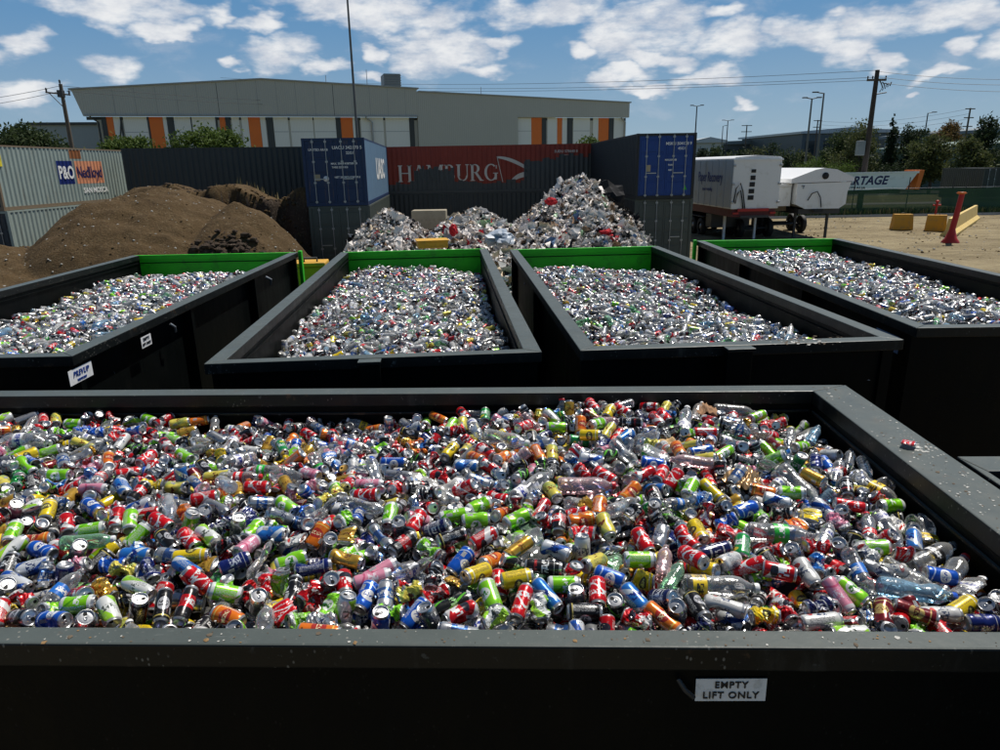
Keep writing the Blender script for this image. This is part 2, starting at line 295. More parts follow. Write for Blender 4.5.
CAN2 = dict(R=design('dark_red_can_print', (.50, .004, .008), [('diag', 1, .9, .22, (.72, .70, .68)), ('oval', .3, .35, .12, (.02, .02, .03)), ('text', .5, .8, .2, .7, 26, 14, Wt)]),
 K=design('plain_black_can_print', (.010, .010, .011), [('oval', .26, .5, .2, (.42, .42, .44)), ('text', .42, .58, .3, .7, 50, 26, (.02, .02, .02)), ('band', .12, .16, (.5, .4, .1))]),
 S=design('white_silver_can_print', (.48, .49, .50), [('band', .3, .7, (.06, .15, .4)), ('text', .38, .6, .15, .85, 30, 18, Wt)], .7),
 L=design('light_lime_can_print', (.24, .66, .02), [('oval', .3, .5, .2, (.75, .78, .7)), ('text', .42, .58, .28, .72, 44, 24, (.05, .25, .02)), ('band', 0, .12, (.6, .62, .6))]),
 Y=design('pale_yellow_can_print', (.74, .62, .10), [('diag', 2, .8, .3, (.45, .5, .12)), ('text', .4, .6, .2, .8, 34, 20, (.2, .05, .02))]),
 B=design('light_blue_can_print', (.02, .16, .52), [('diag', 2, 1.3, .28, (.6, .66, .7)), ('text', .4, .66, .2, .8, 30, 18, (.01, .03, .2))]),
 N=design('dark_navy_can_print', (.010, .014, .08), [('band', .28, .34, (.5, .5, .5)), ('band', .7, .74, (.5, .5, .5)), ('text', .42, .62, .1, .9, 30, 20, (.6, .6, .62))]))
CNAME = dict(R='red', K='black', S='silver', L='lime green', Y='yellow', B='blue', N='navy', G='gold', O='orange', P='pink', W='white', KG='black and green', M='maroon', E='green', WL='white and lime', WB='white and blue', KR='black and red')
def lab(name, base, layers): return design(name, base, layers, .0, .4)
LABM = dict(cy=lab('yellow_label', (.80, .56, .02), [('text', .25, .75, .1, .9, 40, 12, (.05, .04, .02))]), cg=lab('green_label', (.02, .42, .04), [('text', .3, .7, .15, .85, 36, 9, Wt)]),
 cb=lab('blue_label', (.015, .14, .50), [('text', .3, .7, .15, .85, 36, 9, Wt)]), cw=lab('white_label', (.78, .78, .78), [('text', .25, .75, .1, .9, 36, 10, (.03, .05, .3))]),
 cr=lab('red_label', (.60, .01, .015), [('text', .3, .7, .15, .85, 36, 9, Wt)]), ck=lab('black_label', (.012, .012, .014), [('text', .3, .7, .15, .85, 36, 9, Wt)]))
for k, s_ in dict(c='cw', gc='cg', bc='cb', pc='cw').items(): LABM[k] = LABM[s_]
BODM = dict(gc=M_gplast, bc=M_bplast, pc=M_pplast)
BNAME = dict(c='clear', cy='clear', cg='clear', cb='clear', cw='clear', cr='clear', ck='clear', gc='green tinted', bc='blue tinted', pc='pink tinted')
LNAME = dict(cy='yellow', cg='green', cb='blue', cw='white', cr='red', ck='black')
def cap_m(n, c): return P(n, c, .35, var=.05)
CAPM = [cap_m('white_cap', (.75, .75, .75)), cap_m('red_cap', (.6, .01, .02)), cap_m('blue_cap', (.01, .08, .5))]
CAPN = ['white', 'red', 'blue']; CAPOF = dict(cr=1, cb=2, bc=2, cy=0, cw=0, cg=0, ck=0, gc=0, pc=1, c=0)
PILE = [
5,18,2828,175,-42,94,61,92,5,25,3197,214,-78,96,46,86,5,19,3002,365,-45,93,338,84,5,23,3307,356,-91,278,6,297,5,26,2622,542,-23,294,92,296,4,20,3110,253,-65,30,113,308,4,20,1635,163,-47,43,295,207,1,10,2969,89,-51,88,40,96,
4,24,1595,315,-35,63,87,71,1,12,3147,131,-63,105,311,54,0,6,3268,138,-89,267,285,274,0,14,1763,97,-44,69,158,33,1,10,2820,123,-46,268,312,246,0,5,1681,75,-45,281,357,254,1,16,1889,115,-43,59,310,208,4,18,2049,53,-45,60,339,200,
5,21,2499,544,-24,302,67,344,5,17,2434,813,-17,90,56,62,1,1,1852,108,-42,290,17,23,5,17,3130,598,-53,116,46,43,1,0,2474,113,-34,72,357,164,0,1,2580,103,-45,92,63,93,5,21,1062,867,-35,262,289,100,0,0,2372,86,-37,96,359,303,
5,22,3314,302,-97,72,49,116,1,9,3035,172,-58,41,128,339,0,3,1948,142,-36,296,32,118,0,0,2948,225,-43,83,119,65,2,4,2883,107,-52,269,46,271,0,5,2201,135,-39,67,219,1,5,18,3324,626,-76,106,352,33,4,17,3210,262,-79,51,113,13,
4,17,2132,450,-27,99,54,86,0,3,1698,116,-43,89,355,98,0,10,3006,240,-56,144,294,322,4,26,2885,651,-11,275,35,87,1,8,2708,85,-44,106,341,39,0,3,2694,243,-30,91,38,92,2,14,2429,75,-36,74,311,137,0,3,3063,184,-58,107,346,33,
0,5,3272,270,-81,260,57,251,0,1,1620,80,-44,69,324,79,6,24,2748,191,-33,74,350,151,2,14,2506,100,-36,311,60,37,0,8,1977,85,-45,78,47,242,0,3,2420,131,-32,47,125,343,7,17,2273,217,-36,70,56,111,7,17,1972,258,-34,53,58,135,
0,1,2773,122,-46,97,25,15,0,6,1926,240,-38,282,34,311,7,17,3310,245,-88,279,342,296,0,0,2791,231,-17,83,331,35,6,26,2740,238,-31,43,296,209,0,4,2392,197,-31,109,116,333,1,14,1787,152,-33,46,103,23,0,4,2465,181,-31,81,69,95,
0,2,2323,71,-38,341,355,98,1,7,2141,247,-32,97,358,74,0,14,2173,97,-38,349,348,244,0,1,1813,100,-43,9,338,130,0,15,2541,281,-34,261,16,244,2,6,2980,127,-49,87,347,103,0,0,1881,179,-35,42,17,251,1,5,2518,140,-37,113,318,20,
0,5,2359,240,-33,357,245,54,1,6,2082,225,-37,86,29,102,2,0,2921,119,-49,64,221,34,1,1,2514,224,-34,266,43,263,0,5,2671,140,-44,106,0,32,7,18,3352,459,-87,71,350,169,0,12,3090,123,-61,290,332,327,0,5,2240,64,-40,1,16,305,
2,0,2665,85,-46,97,338,71,0,16,2237,309,-37,66,53,121,0,0,2608,158,-44,74,180,356,0,1,2334,318,-27,80,42,109,2,0,2100,143,-35,321,290,278,0,0,2398,315,-27,60,68,99,0,5,1516,289,-41,83,4,251,2,4,2276,149,-37,285,307,289,
4,17,1726,744,-46,97,232,317,4,17,2697,455,-29,330,96,16,0,5,2634,195,-36,57,107,35,0,8,2059,339,-34,305,12,342,0,4,2646,363,-27,124,306,343,2,3,2035,182,-37,10,357,132,2,2,1573,215,-51,317,25,37,0,15,1538,232,-42,346,84,8,
2,0,1590,128,-41,32,261,129,2,6,1778,209,-35,13,106,324,0,5,1720,267,-37,91,310,90,7,17,2474,328,-39,264,338,107,0,2,1736,68,-46,320,351,218,0,3,2464,390,-24,298,290,276,1,0,2900,250,-49,249,13,83,2,4,1728,209,-32,256,345,282,
4,17,3264,443,-81,110,16,12,0,6,2720,140,-42,60,9,28,0,0,2711,305,-28,63,225,39,1,10,3197,143,-75,269,32,271,0,5,2296,89,-41,137,52,359,0,0,1799,324,-35,68,129,32,4,17,1696,452,-29,92,311,30,0,3,1401,364,-44,72,357,198,
0,2,2235,133,-38,70,351,190,0,16,2551,381,-28,66,38,159,1,6,2845,285,-36,278,308,282,1,9,2204,179,-31,81,308,117,0,10,2592,287,-36,349,357,352,0,3,2549,172,-37,268,64,270,0,14,1833,335,-33,110,306,40,6,22,3214,437,-68,70,26,153,
0,11,2635,118,-48,350,23,230,0,3,2378,386,-25,273,299,276,0,0,2801,319,-31,116,314,8,0,8,2598,389,-26,296,278,258,0,10,2861,246,-36,284,40,143,0,4,2609,237,-34,286,38,149,1,1,2068,143,-39,5,289,267,1,11,2355,110,-37,279,40,301,
0,6,2299,360,-30,50,49,50,2,0,2322,150,-44,85,23,122,1,7,2468,282,-30,283,19,316,0,4,2830,349,-32,62,106,341,0,5,1966,333,-27,268,301,273,4,17,2735,715,-18,254,14,212,0,3,1635,399,-34,303,56,51,0,0,1710,387,-31,42,256,108,
0,2,2736,101,-43,29,21,309,0,15,2838,127,-80,97,134,35,0,3,1671,359,-47,48,39,118,7,17,2047,433,-22,65,53,125,0,2,1956,410,-31,123,3,115,0,3,2037,236,-30,248,248,317,1,4,1832,261,-35,89,16,97,5,17,3133,1128,-55,136,275,37,
0,3,1571,364,-36,86,29,103,0,0,1847,570,-38,269,340,272,0,0,1494,401,-44,312,295,355,0,4,3254,173,-82,39,79,68,1,8,2154,15,-22,265,6,269,0,9,1930,293,-33,268,70,342,1,2,2191,332,-35,113,50,62,2,1,2313,186,-34,289,357,347,
1,14,1456,283,-36,326,290,281,0,3,3318,550,-78,86,0,280,1,15,1540,182,-42,20,261,137,0,13,2904,303,-40,57,56,133,0,5,2955,451,-36,279,317,288,4,17,1770,568,-26,282,230,33,0,7,3164,616,-38,81,342,222,0,11,2463,240,-41,19,301,339,
0,3,2195,407,-26,54,129,330,0,5,3286,391,-78,63,48,136,3,4,2694,188,-38,315,103,291,2,0,3063,331,-56,269,28,271,0,0,1602,408,-34,299,309,356,0,2,2569,143,-47,7,14,286,0,0,1571,92,-47,242,131,2,0,3,3089,546,-43,84,356,76,
4,22,1786,625,-40,272,27,272,1,9,1458,561,-37,236,272,306,1,1,1753,322,-38,254,329,238,0,2,3299,169,-86,322,346,108,0,0,2254,378,-26,295,44,359,0,3,1956,458,-29,45,107,10,2,1,3035,449,-42,289,328,226,2,7,1711,168,-50,46,130,27,
3,0,2069,91,-38,73,154,36,6,21,3099,380,-55,287,27,331,0,4,1413,461,-42,72,14,196,2,10,3160,332,-68,112,320,19,2,1,1893,294,-27,78,313,128,2,3,2100,79,-49,331,58,195,0,16,1580,535,-35,292,38,3,7,17,1892,635,-40,79,50,248,
2,3,2294,280,-30,103,14,56,0,15,3042,506,-43,98,349,69,1,2,2372,43,-42,286,54,99,0,3,2382,448,-25,76,311,134,5,17,2952,1008,-38,56,62,132,4,17,2286,500,-25,92,14,68,0,5,1507,472,-40,101,11,60,0,4,2544,521,-28,278,332,17,
0,1,1484,236,-47,49,45,161,6,20,2816,480,-38,76,6,283,0,2,1589,287,-42,33,336,88,2,2,2187,290,-49,347,214,257,0,0,1758,489,-26,74,76,90,2,1,2704,411,-25,75,18,139,3,0,3235,337,-75,266,283,275,0,2,1882,369,-30,15,340,96,
0,3,1325,635,-35,83,98,85,0,2,2017,117,-38,327,357,209,0,2,1886,491,-39,28,106,52,0,2,2748,319,-28,112,320,323,0,4,1647,584,-46,124,254,38,2,2,2143,64,-38,91,332,91,2,5,3034,266,-56,70,25,149,0,0,2125,498,-24,261,330,86,
0,16,3084,279,-73,263,255,38,2,3,2146,103,-38,70,24,153,2,1,3066,86,-64,315,207,347,0,0,2153,175,-39,83,201,20,7,17,2813,712,-18,261,3,226,2,0,2523,399,-41,25,348,298,6,17,3276,731,-68,291,315,314,1,5,1844,220,-36,117,66,86,
1,2,1800,457,-34,149,281,5,1,4,2905,534,-32,70,212,40,0,2,2983,607,-30,142,56,1,0,1,3243,607,-63,289,335,333,2,6,2767,74,-59,347,311,226,0,0,2344,521,-19,239,5,75,0,3,3193,364,-76,253,69,68,0,1,2951,631,-33,42,157,330,
0,2,1540,153,-43,27,25,19,0,2,2128,172,-33,47,358,33,1,3,2333,406,-25,274,338,283,3,7,2120,332,-31,71,11,174,2,1,2271,478,-9,103,334,250,6,17,1834,40,-56,294,321,20,0,2,2093,301,-30,13,319,97,0,0,2763,597,-21,282,315,293,
0,0,2830,589,-31,122,358,316,2,5,2864,474,-23,307,103,328,0,3,1773,386,-31,17,11,60,2,3,2100,386,-22,285,248,336,2,0,2867,436,-38,23,159,286,2,0,2010,166,-37,52,302,226,1,0,2615,62,-62,53,153,339,1,0,3212,522,-64,264,11,256,
0,2,1786,273,-43,284,48,99,0,3,2857,535,-26,301,301,302,0,1,1433,391,-54,193,42,12,0,2,3164,292,-84,120,293,25,2,0,2894,353,-37,103,39,72,0,5,1528,562,-36,44,110,0,4,20,1985,901,-65,323,296,49,4,17,2110,662,-51,112,1,24,
0,2,2221,362,-26,334,33,243,0,2,3105,324,-57,18,32,257,0,2,3004,292,-52,33,358,304,0,2,1863,167,-71,54,112,62,0,6,1602,220,-57,12,180,294,0,4,2811,232,-42,103,351,223,0,0,3126,135,-76,70,297,348,0,0,2804,611,-27,247,249,355,
2,0,2295,595,-22,327,229,98,0,8,3028,558,-46,278,330,70,0,14,3005,59,-55,93,341,268,0,8,2431,446,-44,249,30,317,1,9,2211,212,-36,298,294,282,0,9,1325,475,-48,323,9,256,0,4,2284,789,-41,74,341,160,2,9,3149,439,-60,62,113,358,
1,5,2142,736,-49,324,91,325,2,0,1977,180,-64,248,1,207,0,3,1919,357,-33,346,279,269,2,3,2251,90,-37,269,359,271,3,4,3097,456,-52,285,355,323,4,17,1273,841,-51,76,349,150,0,0,1490,741,-38,83,1,169,0,11,2471,608,-30,77,56,328,
2,6,1843,376,-34,76,27,128,0,8,2717,512,-26,124,46,340,0,3,2002,57,-54,341,325,134,0,1,3042,735,-48,108,34,91,1,3,1190,707,-42,55,315,269,4,25,3317,987,-81,69,50,128,0,8,2640,435,-23,344,71,61,0,4,2659,840,-17,56,282,105,
0,6,2025,370,-25,319,237,347,5,21,2488,297,-67,280,74,326,1,1,2910,202,-84,77,40,321,0,1,1628,286,-66,32,122,273,0,11,2793,429,-48,330,87,86,0,5,2338,657,-23,95,79,96,2,5,2906,415,-45,124,337,247,0,9,1945,665,-49,275,105,70,
0,4,2992,211,-104,269,2,188,0,1,2231,545,-27,281,3,117,6,22,1435,623,-39,85,176,1,4,17,2342,950,-43,78,134,11,0,0,1676,154,-50,43,307,98,0,2,1787,422,-31,324,331,180,0,13,3171,724,-50,5,19,315,3,7,1867,248,-45,258,348,78,
0,3,1164,838,-58,255,31,101,0,0,2431,198,-56,117,35,22,2,5,1688,240,-40,268,292,274,0,3,1558,804,-59,39,103,8,3,10,2018,316,-33,72,3,92,0,0,3236,414,-86,344,40,283,1,1,2906,463,-38,46,30,346,0,8,2415,248,-39,73,356,330,
2,2,3260,575,-67,2,298,224,1,15,2562,37,-52,337,116,242,0,3,3119,737,-42,46,40,35,2,0,2596,335,-28,269,13,271,0,15,1617,474,-39,108,4,279,0,15,3152,514,-71,300,329,14,2,2,2502,487,-25,94,324,331,0,0,2670,588,-20,107,321,39,
0,0,2382,730,-18,282,357,43,6,17,3347,822,-81,74,349,154,0,5,1630,642,-43,354,1,72,6,17,3357,755,-80,45,116,311,2,0,2563,209,-41,352,337,199,4,17,1557,863,-68,344,71,327,1,5,2932,749,-26,87,357,105,0,11,2688,697,-14,100,329,124,
1,1,2781,934,-16,107,72,270,2,1,2461,658,-24,259,342,110,1,0,2516,443,-36,346,105,234,7,17,2799,822,-21,240,332,75,2,0,2621,609,-19,303,332,18,3,14,1360,486,-42,266,13,209,0,0,1646,444,-43,26,95,220,4,19,1852,674,-44,92,291,89,
7,19,3076,685,-40,304,191,345,3,7,2355,187,-43,280,28,67,2,11,1342,563,-37,308,209,355,0,15,2644,659,-10,77,126,68,2,0,2240,711,-36,54,143,302,0,2,3174,475,-62,357,320,60,1,0,2980,893,-31,91,37,92,0,2,2373,570,-26,131,297,41,
0,5,1975,551,-49,0,145,46,0,8,1477,329,-42,86,359,105,0,2,2760,437,-28,31,10,327,0,3,2572,927,-28,269,343,272,2,0,2974,329,-63,207,52,354,0,1,3162,394,-88,144,35,359,0,6,3230,756,-65,22,288,229,7,24,2650,289,-74,275,9,340,
0,0,1819,161,-61,345,117,253,0,2,1287,779,-51,325,255,85,2,2,2424,561,-34,41,313,78,0,8,2425,706,-25,69,300,354,0,4,1403,1095,-73,274,15,290,2,1,2955,582,-53,132,234,356,4,17,953,1057,-65,296,52,34,0,3,2684,909,-11,79,47,309,
0,1,1277,604,-47,338,110,286,0,2,2542,78,-69,280,60,265,0,5,2793,655,-18,321,97,308,2,1,1758,176,-70,92,31,136,2,2,1562,658,-34,250,243,1,2,2,1421,499,-49,211,300,325,0,8,1873,768,-54,226,28,73,1,10,1333,896,-56,105,2,3,
4,17,2610,490,-45,320,119,355,0,0,2482,950,-33,92,14,141,0,0,2063,585,-37,114,251,333,2,1,1787,796,-54,309,115,317,6,17,3329,475,-85,19,31,259,0,8,2516,715,-20,132,64,60,2,12,2465,454,-30,1,216,95,2,0,2182,547,-32,72,27,343,
0,15,2007,332,-61,236,71,28,0,1,1923,93,-75,277,290,343,2,10,1157,692,-35,353,104,146,0,0,2866,993,-32,111,40,34,6,17,2163,75,-62,85,28,85,0,4,2551,718,-21,70,334,187,6,26,2462,700,-27,127,339,268,6,20,2001,830,-68,237,4,120,
3,15,2644,280,-32,259,322,300,2,2,3071,883,-22,96,341,71,5,17,2305,541,-49,103,46,345,2,1,2760,390,-35,350,34,132,0,0,2397,667,-34,242,348,256,1,12,3152,834,-45,267,239,11,7,20,1966,783,-71,115,4,34,1,9,2115,574,-34,269,17,271,
2,5,2007,711,-51,104,110,54,0,2,2590,640,-38,77,7,197,1,1,1662,698,-48,104,14,48,4,17,2712,669,-33,250,3,358,1,2,2174,631,-38,93,24,86,0,0,1474,873,-55,95,7,42,4,19,1942,752,-78,142,334,11,0,0,3183,98,-87,110,63,23,
1,1,1141,891,-47,84,14,6,2,3,1942,183,-55,184,335,323,2,1,2876,868,-29,260,45,122,0,0,1341,1123,-74,283,15,331,6,17,3241,959,-70,349,74,56,1,4,1507,547,-59,273,325,338,0,1,2953,284,-62,331,129,268,0,2,3328,194,-91,333,4,156,
1,1,2152,971,-61,102,317,61,0,1,2775,518,-40,56,122,341,0,8,1448,1133,-81,275,325,287,2,0,2271,461,-34,345,298,137,0,3,3187,1088,-58,278,29,302,0,13,2630,857,-41,240,294,305,1,16,2232,882,-46,313,316,295,2,3,1651,114,-53,315,225,308,
0,1,3055,924,-22,280,40,71,0,3,3244,893,-76,292,250,283,2,4,1593,579,-36,92,67,94,2,2,2239,455,-32,70,141,7,5,17,3354,690,-108,327,217,317,2,0,1555,605,-36,295,313,135,0,0,2896,1037,-37,153,288,318,2,9,1606,255,-52,68,300,112,
2,4,2029,486,-29,312,254,302,0,8,2866,708,-7,83,152,2,2,3,3144,113,-87,287,116,345,0,0,1386,589,-50,66,333,109,1,4,2711,872,-20,286,349,328,2,11,1452,794,-36,270,319,269,0,7,1406,546,-53,280,288,359,0,10,3309,850,-82,297,322,191,
2,13,1243,599,-42,82,261,37,2,9,1933,553,-48,14,10,65,1,1,1707,1071,-91,72,233,70,0,8,2638,892,-11,131,22,15,0,7,1913,585,-43,72,149,25,1,3,2986,738,-29,285,50,318,0,4,1139,777,-44,124,79,359,1,13,1812,850,-56,264,340,211,
0,14,2563,1024,-34,46,132,7,0,1,1768,1099,-91,1,103,54,2,2,2418,617,-27,328,287,142,2,16,1322,425,-39,262,345,155,2,1,1521,884,-51,100,295,273,0,5,1314,1001,-63,76,10,80,0,5,2786,566,-45,290,17,233,4,18,1967,1139,-102,65,16,263,
0,2,1281,720,-40,255,4,214,0,2,1586,949,-66,42,300,297,0,1,3090,794,-48,357,332,341,0,0,1531,318,-60,49,241,97,2,0,2115,168,-62,90,291,305,1,8,2214,1127,-72,104,316,46,2,0,2286,972,-52,72,248,296,2,4,2814,767,-13,263,326,39,
6,17,1214,928,-57,252,344,271,0,16,2540,166,-67,328,47,28,0,2,3012,163,-69,295,320,164,0,5,2113,445,-50,272,216,4,0,5,2751,824,-17,10,281,214,0,3,1075,1083,-68,269,358,272,2,15,2191,138,-88,281,75,333,2,1,3215,496,-88,269,154,2,
2,2,3097,169,-101,89,359,84,0,2,2587,65,-69,272,14,351,0,1,1647,1012,-78,328,302,209,0,0,1467,687,-56,281,250,293,3,6,1875,432,-43,315,345,56,0,1,2495,65,-69,278,304,47,0,7,1294,493,-42,66,341,118,0,0,2869,1130,-41,286,53,253,
0,0,2420,534,-51,92,1,240,2,4,2835,452,-55,355,144,89,0,2,2639,88,-69,228,69,10,2,5,1405,631,-40,16,142,312,0,0,2690,1093,-23,74,167,19,4,17,3009,1103,-46,77,2,152,3,8,3046,405,-46,273,6,284,0,12,3165,162,-86,21,235,75,
1,0,2282,625,-33,86,291,102,2,12,1666,233,-75,87,325,68,0,4,990,1123,-70,288,319,19,0,6,1883,52,-61,18,219,294,6,17,1506,1113,-82,285,7,21,6,25,3172,579,-83,231,42,79,0,1,2450,68,-80,176,354,82,1,4,1223,892,-60,243,35,250,
0,3,1288,1130,-73,109,297,44,0,8,2358,714,-29,261,313,44,2,0,1279,959,-58,73,337,171,0,2,2062,1087,-83,358,356,225,7,17,2462,107,-64,75,19,99,0,2,2958,280,-103,267,322,117,1,3,3127,813,-54,67,345,213,0,0,1832,1029,-89,258,337,240,
4,17,1934,144,-60,284,339,210,0,10,2036,722,-65,51,323,207,2,14,2231,662,-56,298,341,36,6,17,3061,590,-56,107,8,308,0,13,2361,1096,-55,249,142,349,2,9,1377,690,-38,285,26,317,2,0,2741,435,-66,86,219,326,1,0,2919,616,-45,84,217,5,
2,5,2005,447,-36,297,207,21,2,14,1234,1127,-77,119,329,111,0,1,2104,791,-57,28,305,210,1,2,1696,584,-41,255,325,240,2,5,1212,983,-58,91,340,91,6,22,2977,413,-71,40,340,155,1,1,1857,498,-59,73,356,244,7,17,3128,922,-56,299,323,210,
0,7,1460,1022,-75,305,78,332,0,0,2775,1054,-25,60,106,10,2,11,2518,638,-20,83,184,354,0,4,2732,1028,-21,314,69,18,0,6,1542,750,-55,319,147,31,1,2,895,1124,-64,283,318,306,2,2,2281,320,-50,122,290,289,2,3,2923,858,-19,57,317,347,
2,5,1333,608,-49,73,65,269,0,11,2740,629,-42,281,115,337,2,12,1383,415,-61,326,3,265,1,4,2913,794,-31,300,327,212,2,4,1547,452,-59,340,135,68,2,1,2241,319,-70,0,359,113,0,9,2253,412,-39,118,345,108,2,0,2314,329,-67,236,354,129,
0,4,1827,73,-70,243,76,51,2,0,2117,115,-61,90,54,54,0,7,2620,1105,-41,29,353,190,2,14,1267,517,-33,98,302,275,2,3,2924,250,-71,286,16,291,0,5,3279,802,-90,71,224,17,0,6,1474,527,-44,307,206,6,0,8,1385,742,-45,289,31,36,
2,0,1173,1129,-69,324,124,291,0,7,1800,566,-48,289,48,44,2,1,2818,103,-85,240,347,23,0,4,1587,83,-75,54,58,69,0,14,3317,1080,-99,27,315,167,2,1,1933,254,-76,330,343,148,2,0,3307,579,-81,322,158,291,1,4,1716,652,-47,281,59,283,
0,0,2591,427,-35,51,236,289,0,3,2263,1029,-62,27,73,102,2,16,2903,104,-81,44,77,319,0,9,3051,799,-36,342,65,244,0,3,2122,299,-56,268,1,323,4,17,1634,906,-75,87,144,358,4,17,2261,52,-76,65,139,329,2,7,2680,269,-68,306,296,114,
2,15,2240,824,-50,120,239,7,3,10,3308,499,-100,296,347,41,2,5,2599,686,-28,15,335,9,0,0,3047,280,-74,103,215,16,0,2,3088,674,-66,306,326,201,2,9,1735,530,-25,335,121,104,0,14,850,1078,-50,112,284,298,2,8,1746,424,-32,52,110,2,
0,2,2752,784,-34,27,231,38,1,1,2205,472,-38,110,216,345,0,15,2986,851,-41,257,25,332,2,16,1122,1124,-69,333,27,300,0,15,2150,1027,-68,58,31,65,3,1,2675,378,-62,309,347,244,4,17,2386,402,-50,91,137,350,2,4,2409,138,-65,77,237,36,
6,26,2710,945,-16,56,261,262,0,10,1942,33,-60,37,256,49,2,9,3024,667,-44,258,76,38,3,7,2616,462,-35,123,52,347,1,2,1842,1100,-95,259,351,236,0,0,3237,1061,-71,216,68,32,1,1,1516,431,-65,34,295,309,0,0,2615,383,-54,116,8,24,
2,14,1796,490,-44,296,341,297,0,12,2717,449,-56,263,357,143,0,4,1617,323,-67,54,235,355,0,7,1741,930,-81,56,205,2,4,17,2372,145,-62,266,137,23,0,1,2503,842,-28,57,133,340,1,4,2090,235,-56,126,92,326,0,11,1811,257,-78,350,137,32,
5,17,2174,462,-77,89,358,311,0,9,1982,616,-77,342,353,238,0,12,1656,661,-59,129,345,43,6,17,2782,1110,-29,98,336,290,0,0,1537,674,-43,305,6,2,0,12,1231,744,-59,87,314,330,6,26,2503,995,-42,37,139,26,2,10,2417,974,-39,52,301,261,
2,9,2140,345,-61,62,300,68,0,10,2048,983,-72,311,118,71,7,24,2497,382,-63,266,2,190,2,8,1745,105,-72,46,20,315,0,12,2878,458,-57,76,44,227,6,17,2705,32,-49,293,75,321,2,8,2172,895,-65,268,31,135,0,2,2523,774,-22,294,2,279,
0,6,2148,385,-79,273,252,14,0,8,900,996,-57,322,290,88,0,1,1905,1123,-100,280,296,345,2,3,1964,364,-33,310,355,121,2,4,2052,528,-34,92,9,215,6,17,1545,934,-70,83,353,69,0,9,1662,1127,-89,310,3,138,0,13,2466,198,-62,101,24,0,
2,9,2075,661,-58,356,6,33,0,4,1344,534,-55,299,164,351,2,12,3021,83,-73,43,8,171,3,0,1601,643,-54,344,353,55,0,1,2153,817,-72,43,22,30,4,17,2017,118,-90,84,69,100,1,16,1130,1056,-68,183,1,77,0,4,1192,619,-52,95,287,38,
4,17,2418,51,-65,268,10,203,0,0,1333,737,-51,292,354,264,2,0,2329,855,-40,117,306,10,0,6,1802,219,-79,343,1,141,2,8,2706,330,-50,79,243,324,2,0,2874,72,-75,86,314,5,0,4,2420,778,-45,345,192,338,1,3,1095,807,-51,292,319,291,
0,1,2413,400,-68,19,45,7,2,1,1713,922,-68,56,320,62,0,0,2293,1120,-59,106,334,23,0,8,2026,1055,-83,52,298,103,0,11,2893,924,-39,271,332,118,3,1,3009,591,-54,344,344,316,0,15,2659,417,-62,302,157,45,0,7,2951,537,-68,58,342,114,
0,12,1318,664,-45,336,214,73,0,2,2633,347,-79,47,357,79,0,0,3028,124,-85,200,59,342,0,0,3277,748,-89,115,70,309,3,3,2853,572,-42,9,199,9,2,7,2581,875,-48,247,37,356,1,11,2183,805,-81,51,349,101,0,3,2395,202,-61,290,327,202,
2,3,2079,867,-65,233,251,351,6,17,2340,1140,-65,93,73,95,6,24,1899,230,-63,97,329,343,1,12,2357,504,-61,8,6,343,2,3,1854,611,-49,336,43,332,0,12,2680,1016,-29,246,3,240,2,1,2947,1120,-40,286,58,345,0,4,2576,246,-72,87,35,69,
6,24,3068,876,-51,94,237,44,2,2,2413,473,-46,31,188,314,7,17,3327,1031,-90,279,355,304,0,1,3311,534,-105,246,323,83,0,2,3018,808,-37,230,332,26,2,8,2192,839,-67,296,302,102,0,6,1955,693,-60,350,241,355,2,7,1997,643,-61,345,23,303,
4,17,3057,844,-50,13,102,355,2,4,1666,787,-55,11,111,305,0,2,1309,526,-55,51,161,327,2,0,3221,1023,-65,61,39,328,2,1,1966,188,-90,94,324,321,0,3,2933,429,-61,81,354,228,2,15,2052,898,-67,328,233,295,0,1,2546,633,-32,30,47,108,
7,20,2240,585,-42,244,8,285,2,1,2004,503,-41,105,20,347,1,8,2555,365,-61,306,305,144,0,4,2927,683,-20,14,290,138,0,5,1827,909,-83,54,198,18,0,4,2297,1024,-56,313,295,321,2,1,1456,463,-61,91,20,338,0,4,1984,300,-84,89,213,22,
2,1,2384,954,-42,231,7,85,0,1,2298,451,-50,95,109,358,7,22,2607,1126,-55,28,8,176,2,0,1336,960,-73,245,29,40,0,0,1918,981,-80,66,202,29,0,0,2787,146,-105,89,296,260,0,4,2327,804,-45,280,138,1,2,11,2326,435,-43,176,357,73,
2,0,1882,284,-60,280,327,342,2,7,1869,908,-76,289,345,275,7,18,1216,1027,-73,66,162,24,0,13,1181,683,-59,349,279,147,0,3,1469,928,-62,101,44,75,1,3,2146,282,-54,285,217,311,2,5,1174,748,-50,89,85,55,0,0,1735,1122,-97,293,42,24,
2,0,3191,1031,-66,265,228,343,0,2,2118,711,-58,121,223,11,6,17,1288,635,-53,244,353,218,6,17,1352,484,-67,47,110,279,0,7,1871,862,-81,296,23,347,0,1,2726,1122,-33,80,39,359,0,4,2341,389,-72,59,147,17,2,2,1700,763,-47,90,356,339,
1,7,1785,782,-78,195,307,42,0,0,2951,225,-105,271,35,28,2,0,2270,176,-52,29,116,48,0,0,2884,371,-59,239,25,121,2,5,1685,312,-56,326,289,274,4,17,2326,747,-47,55,211,326,2,11,1957,314,-57,283,227,340,1,1,1432,771,-63,94,36,265,
6,17,2978,592,-68,60,69,358,0,10,1587,187,-78,101,348,273,2,2,2280,218,-68,84,194,3,2,4,3273,1140,-84,91,325,91,0,12,1558,1029,-84,254,325,65,1,0,3026,1021,-43,106,218,5,3,11,1734,199,-54,255,350,283,1,1,2633,632,-35,210,10,63,
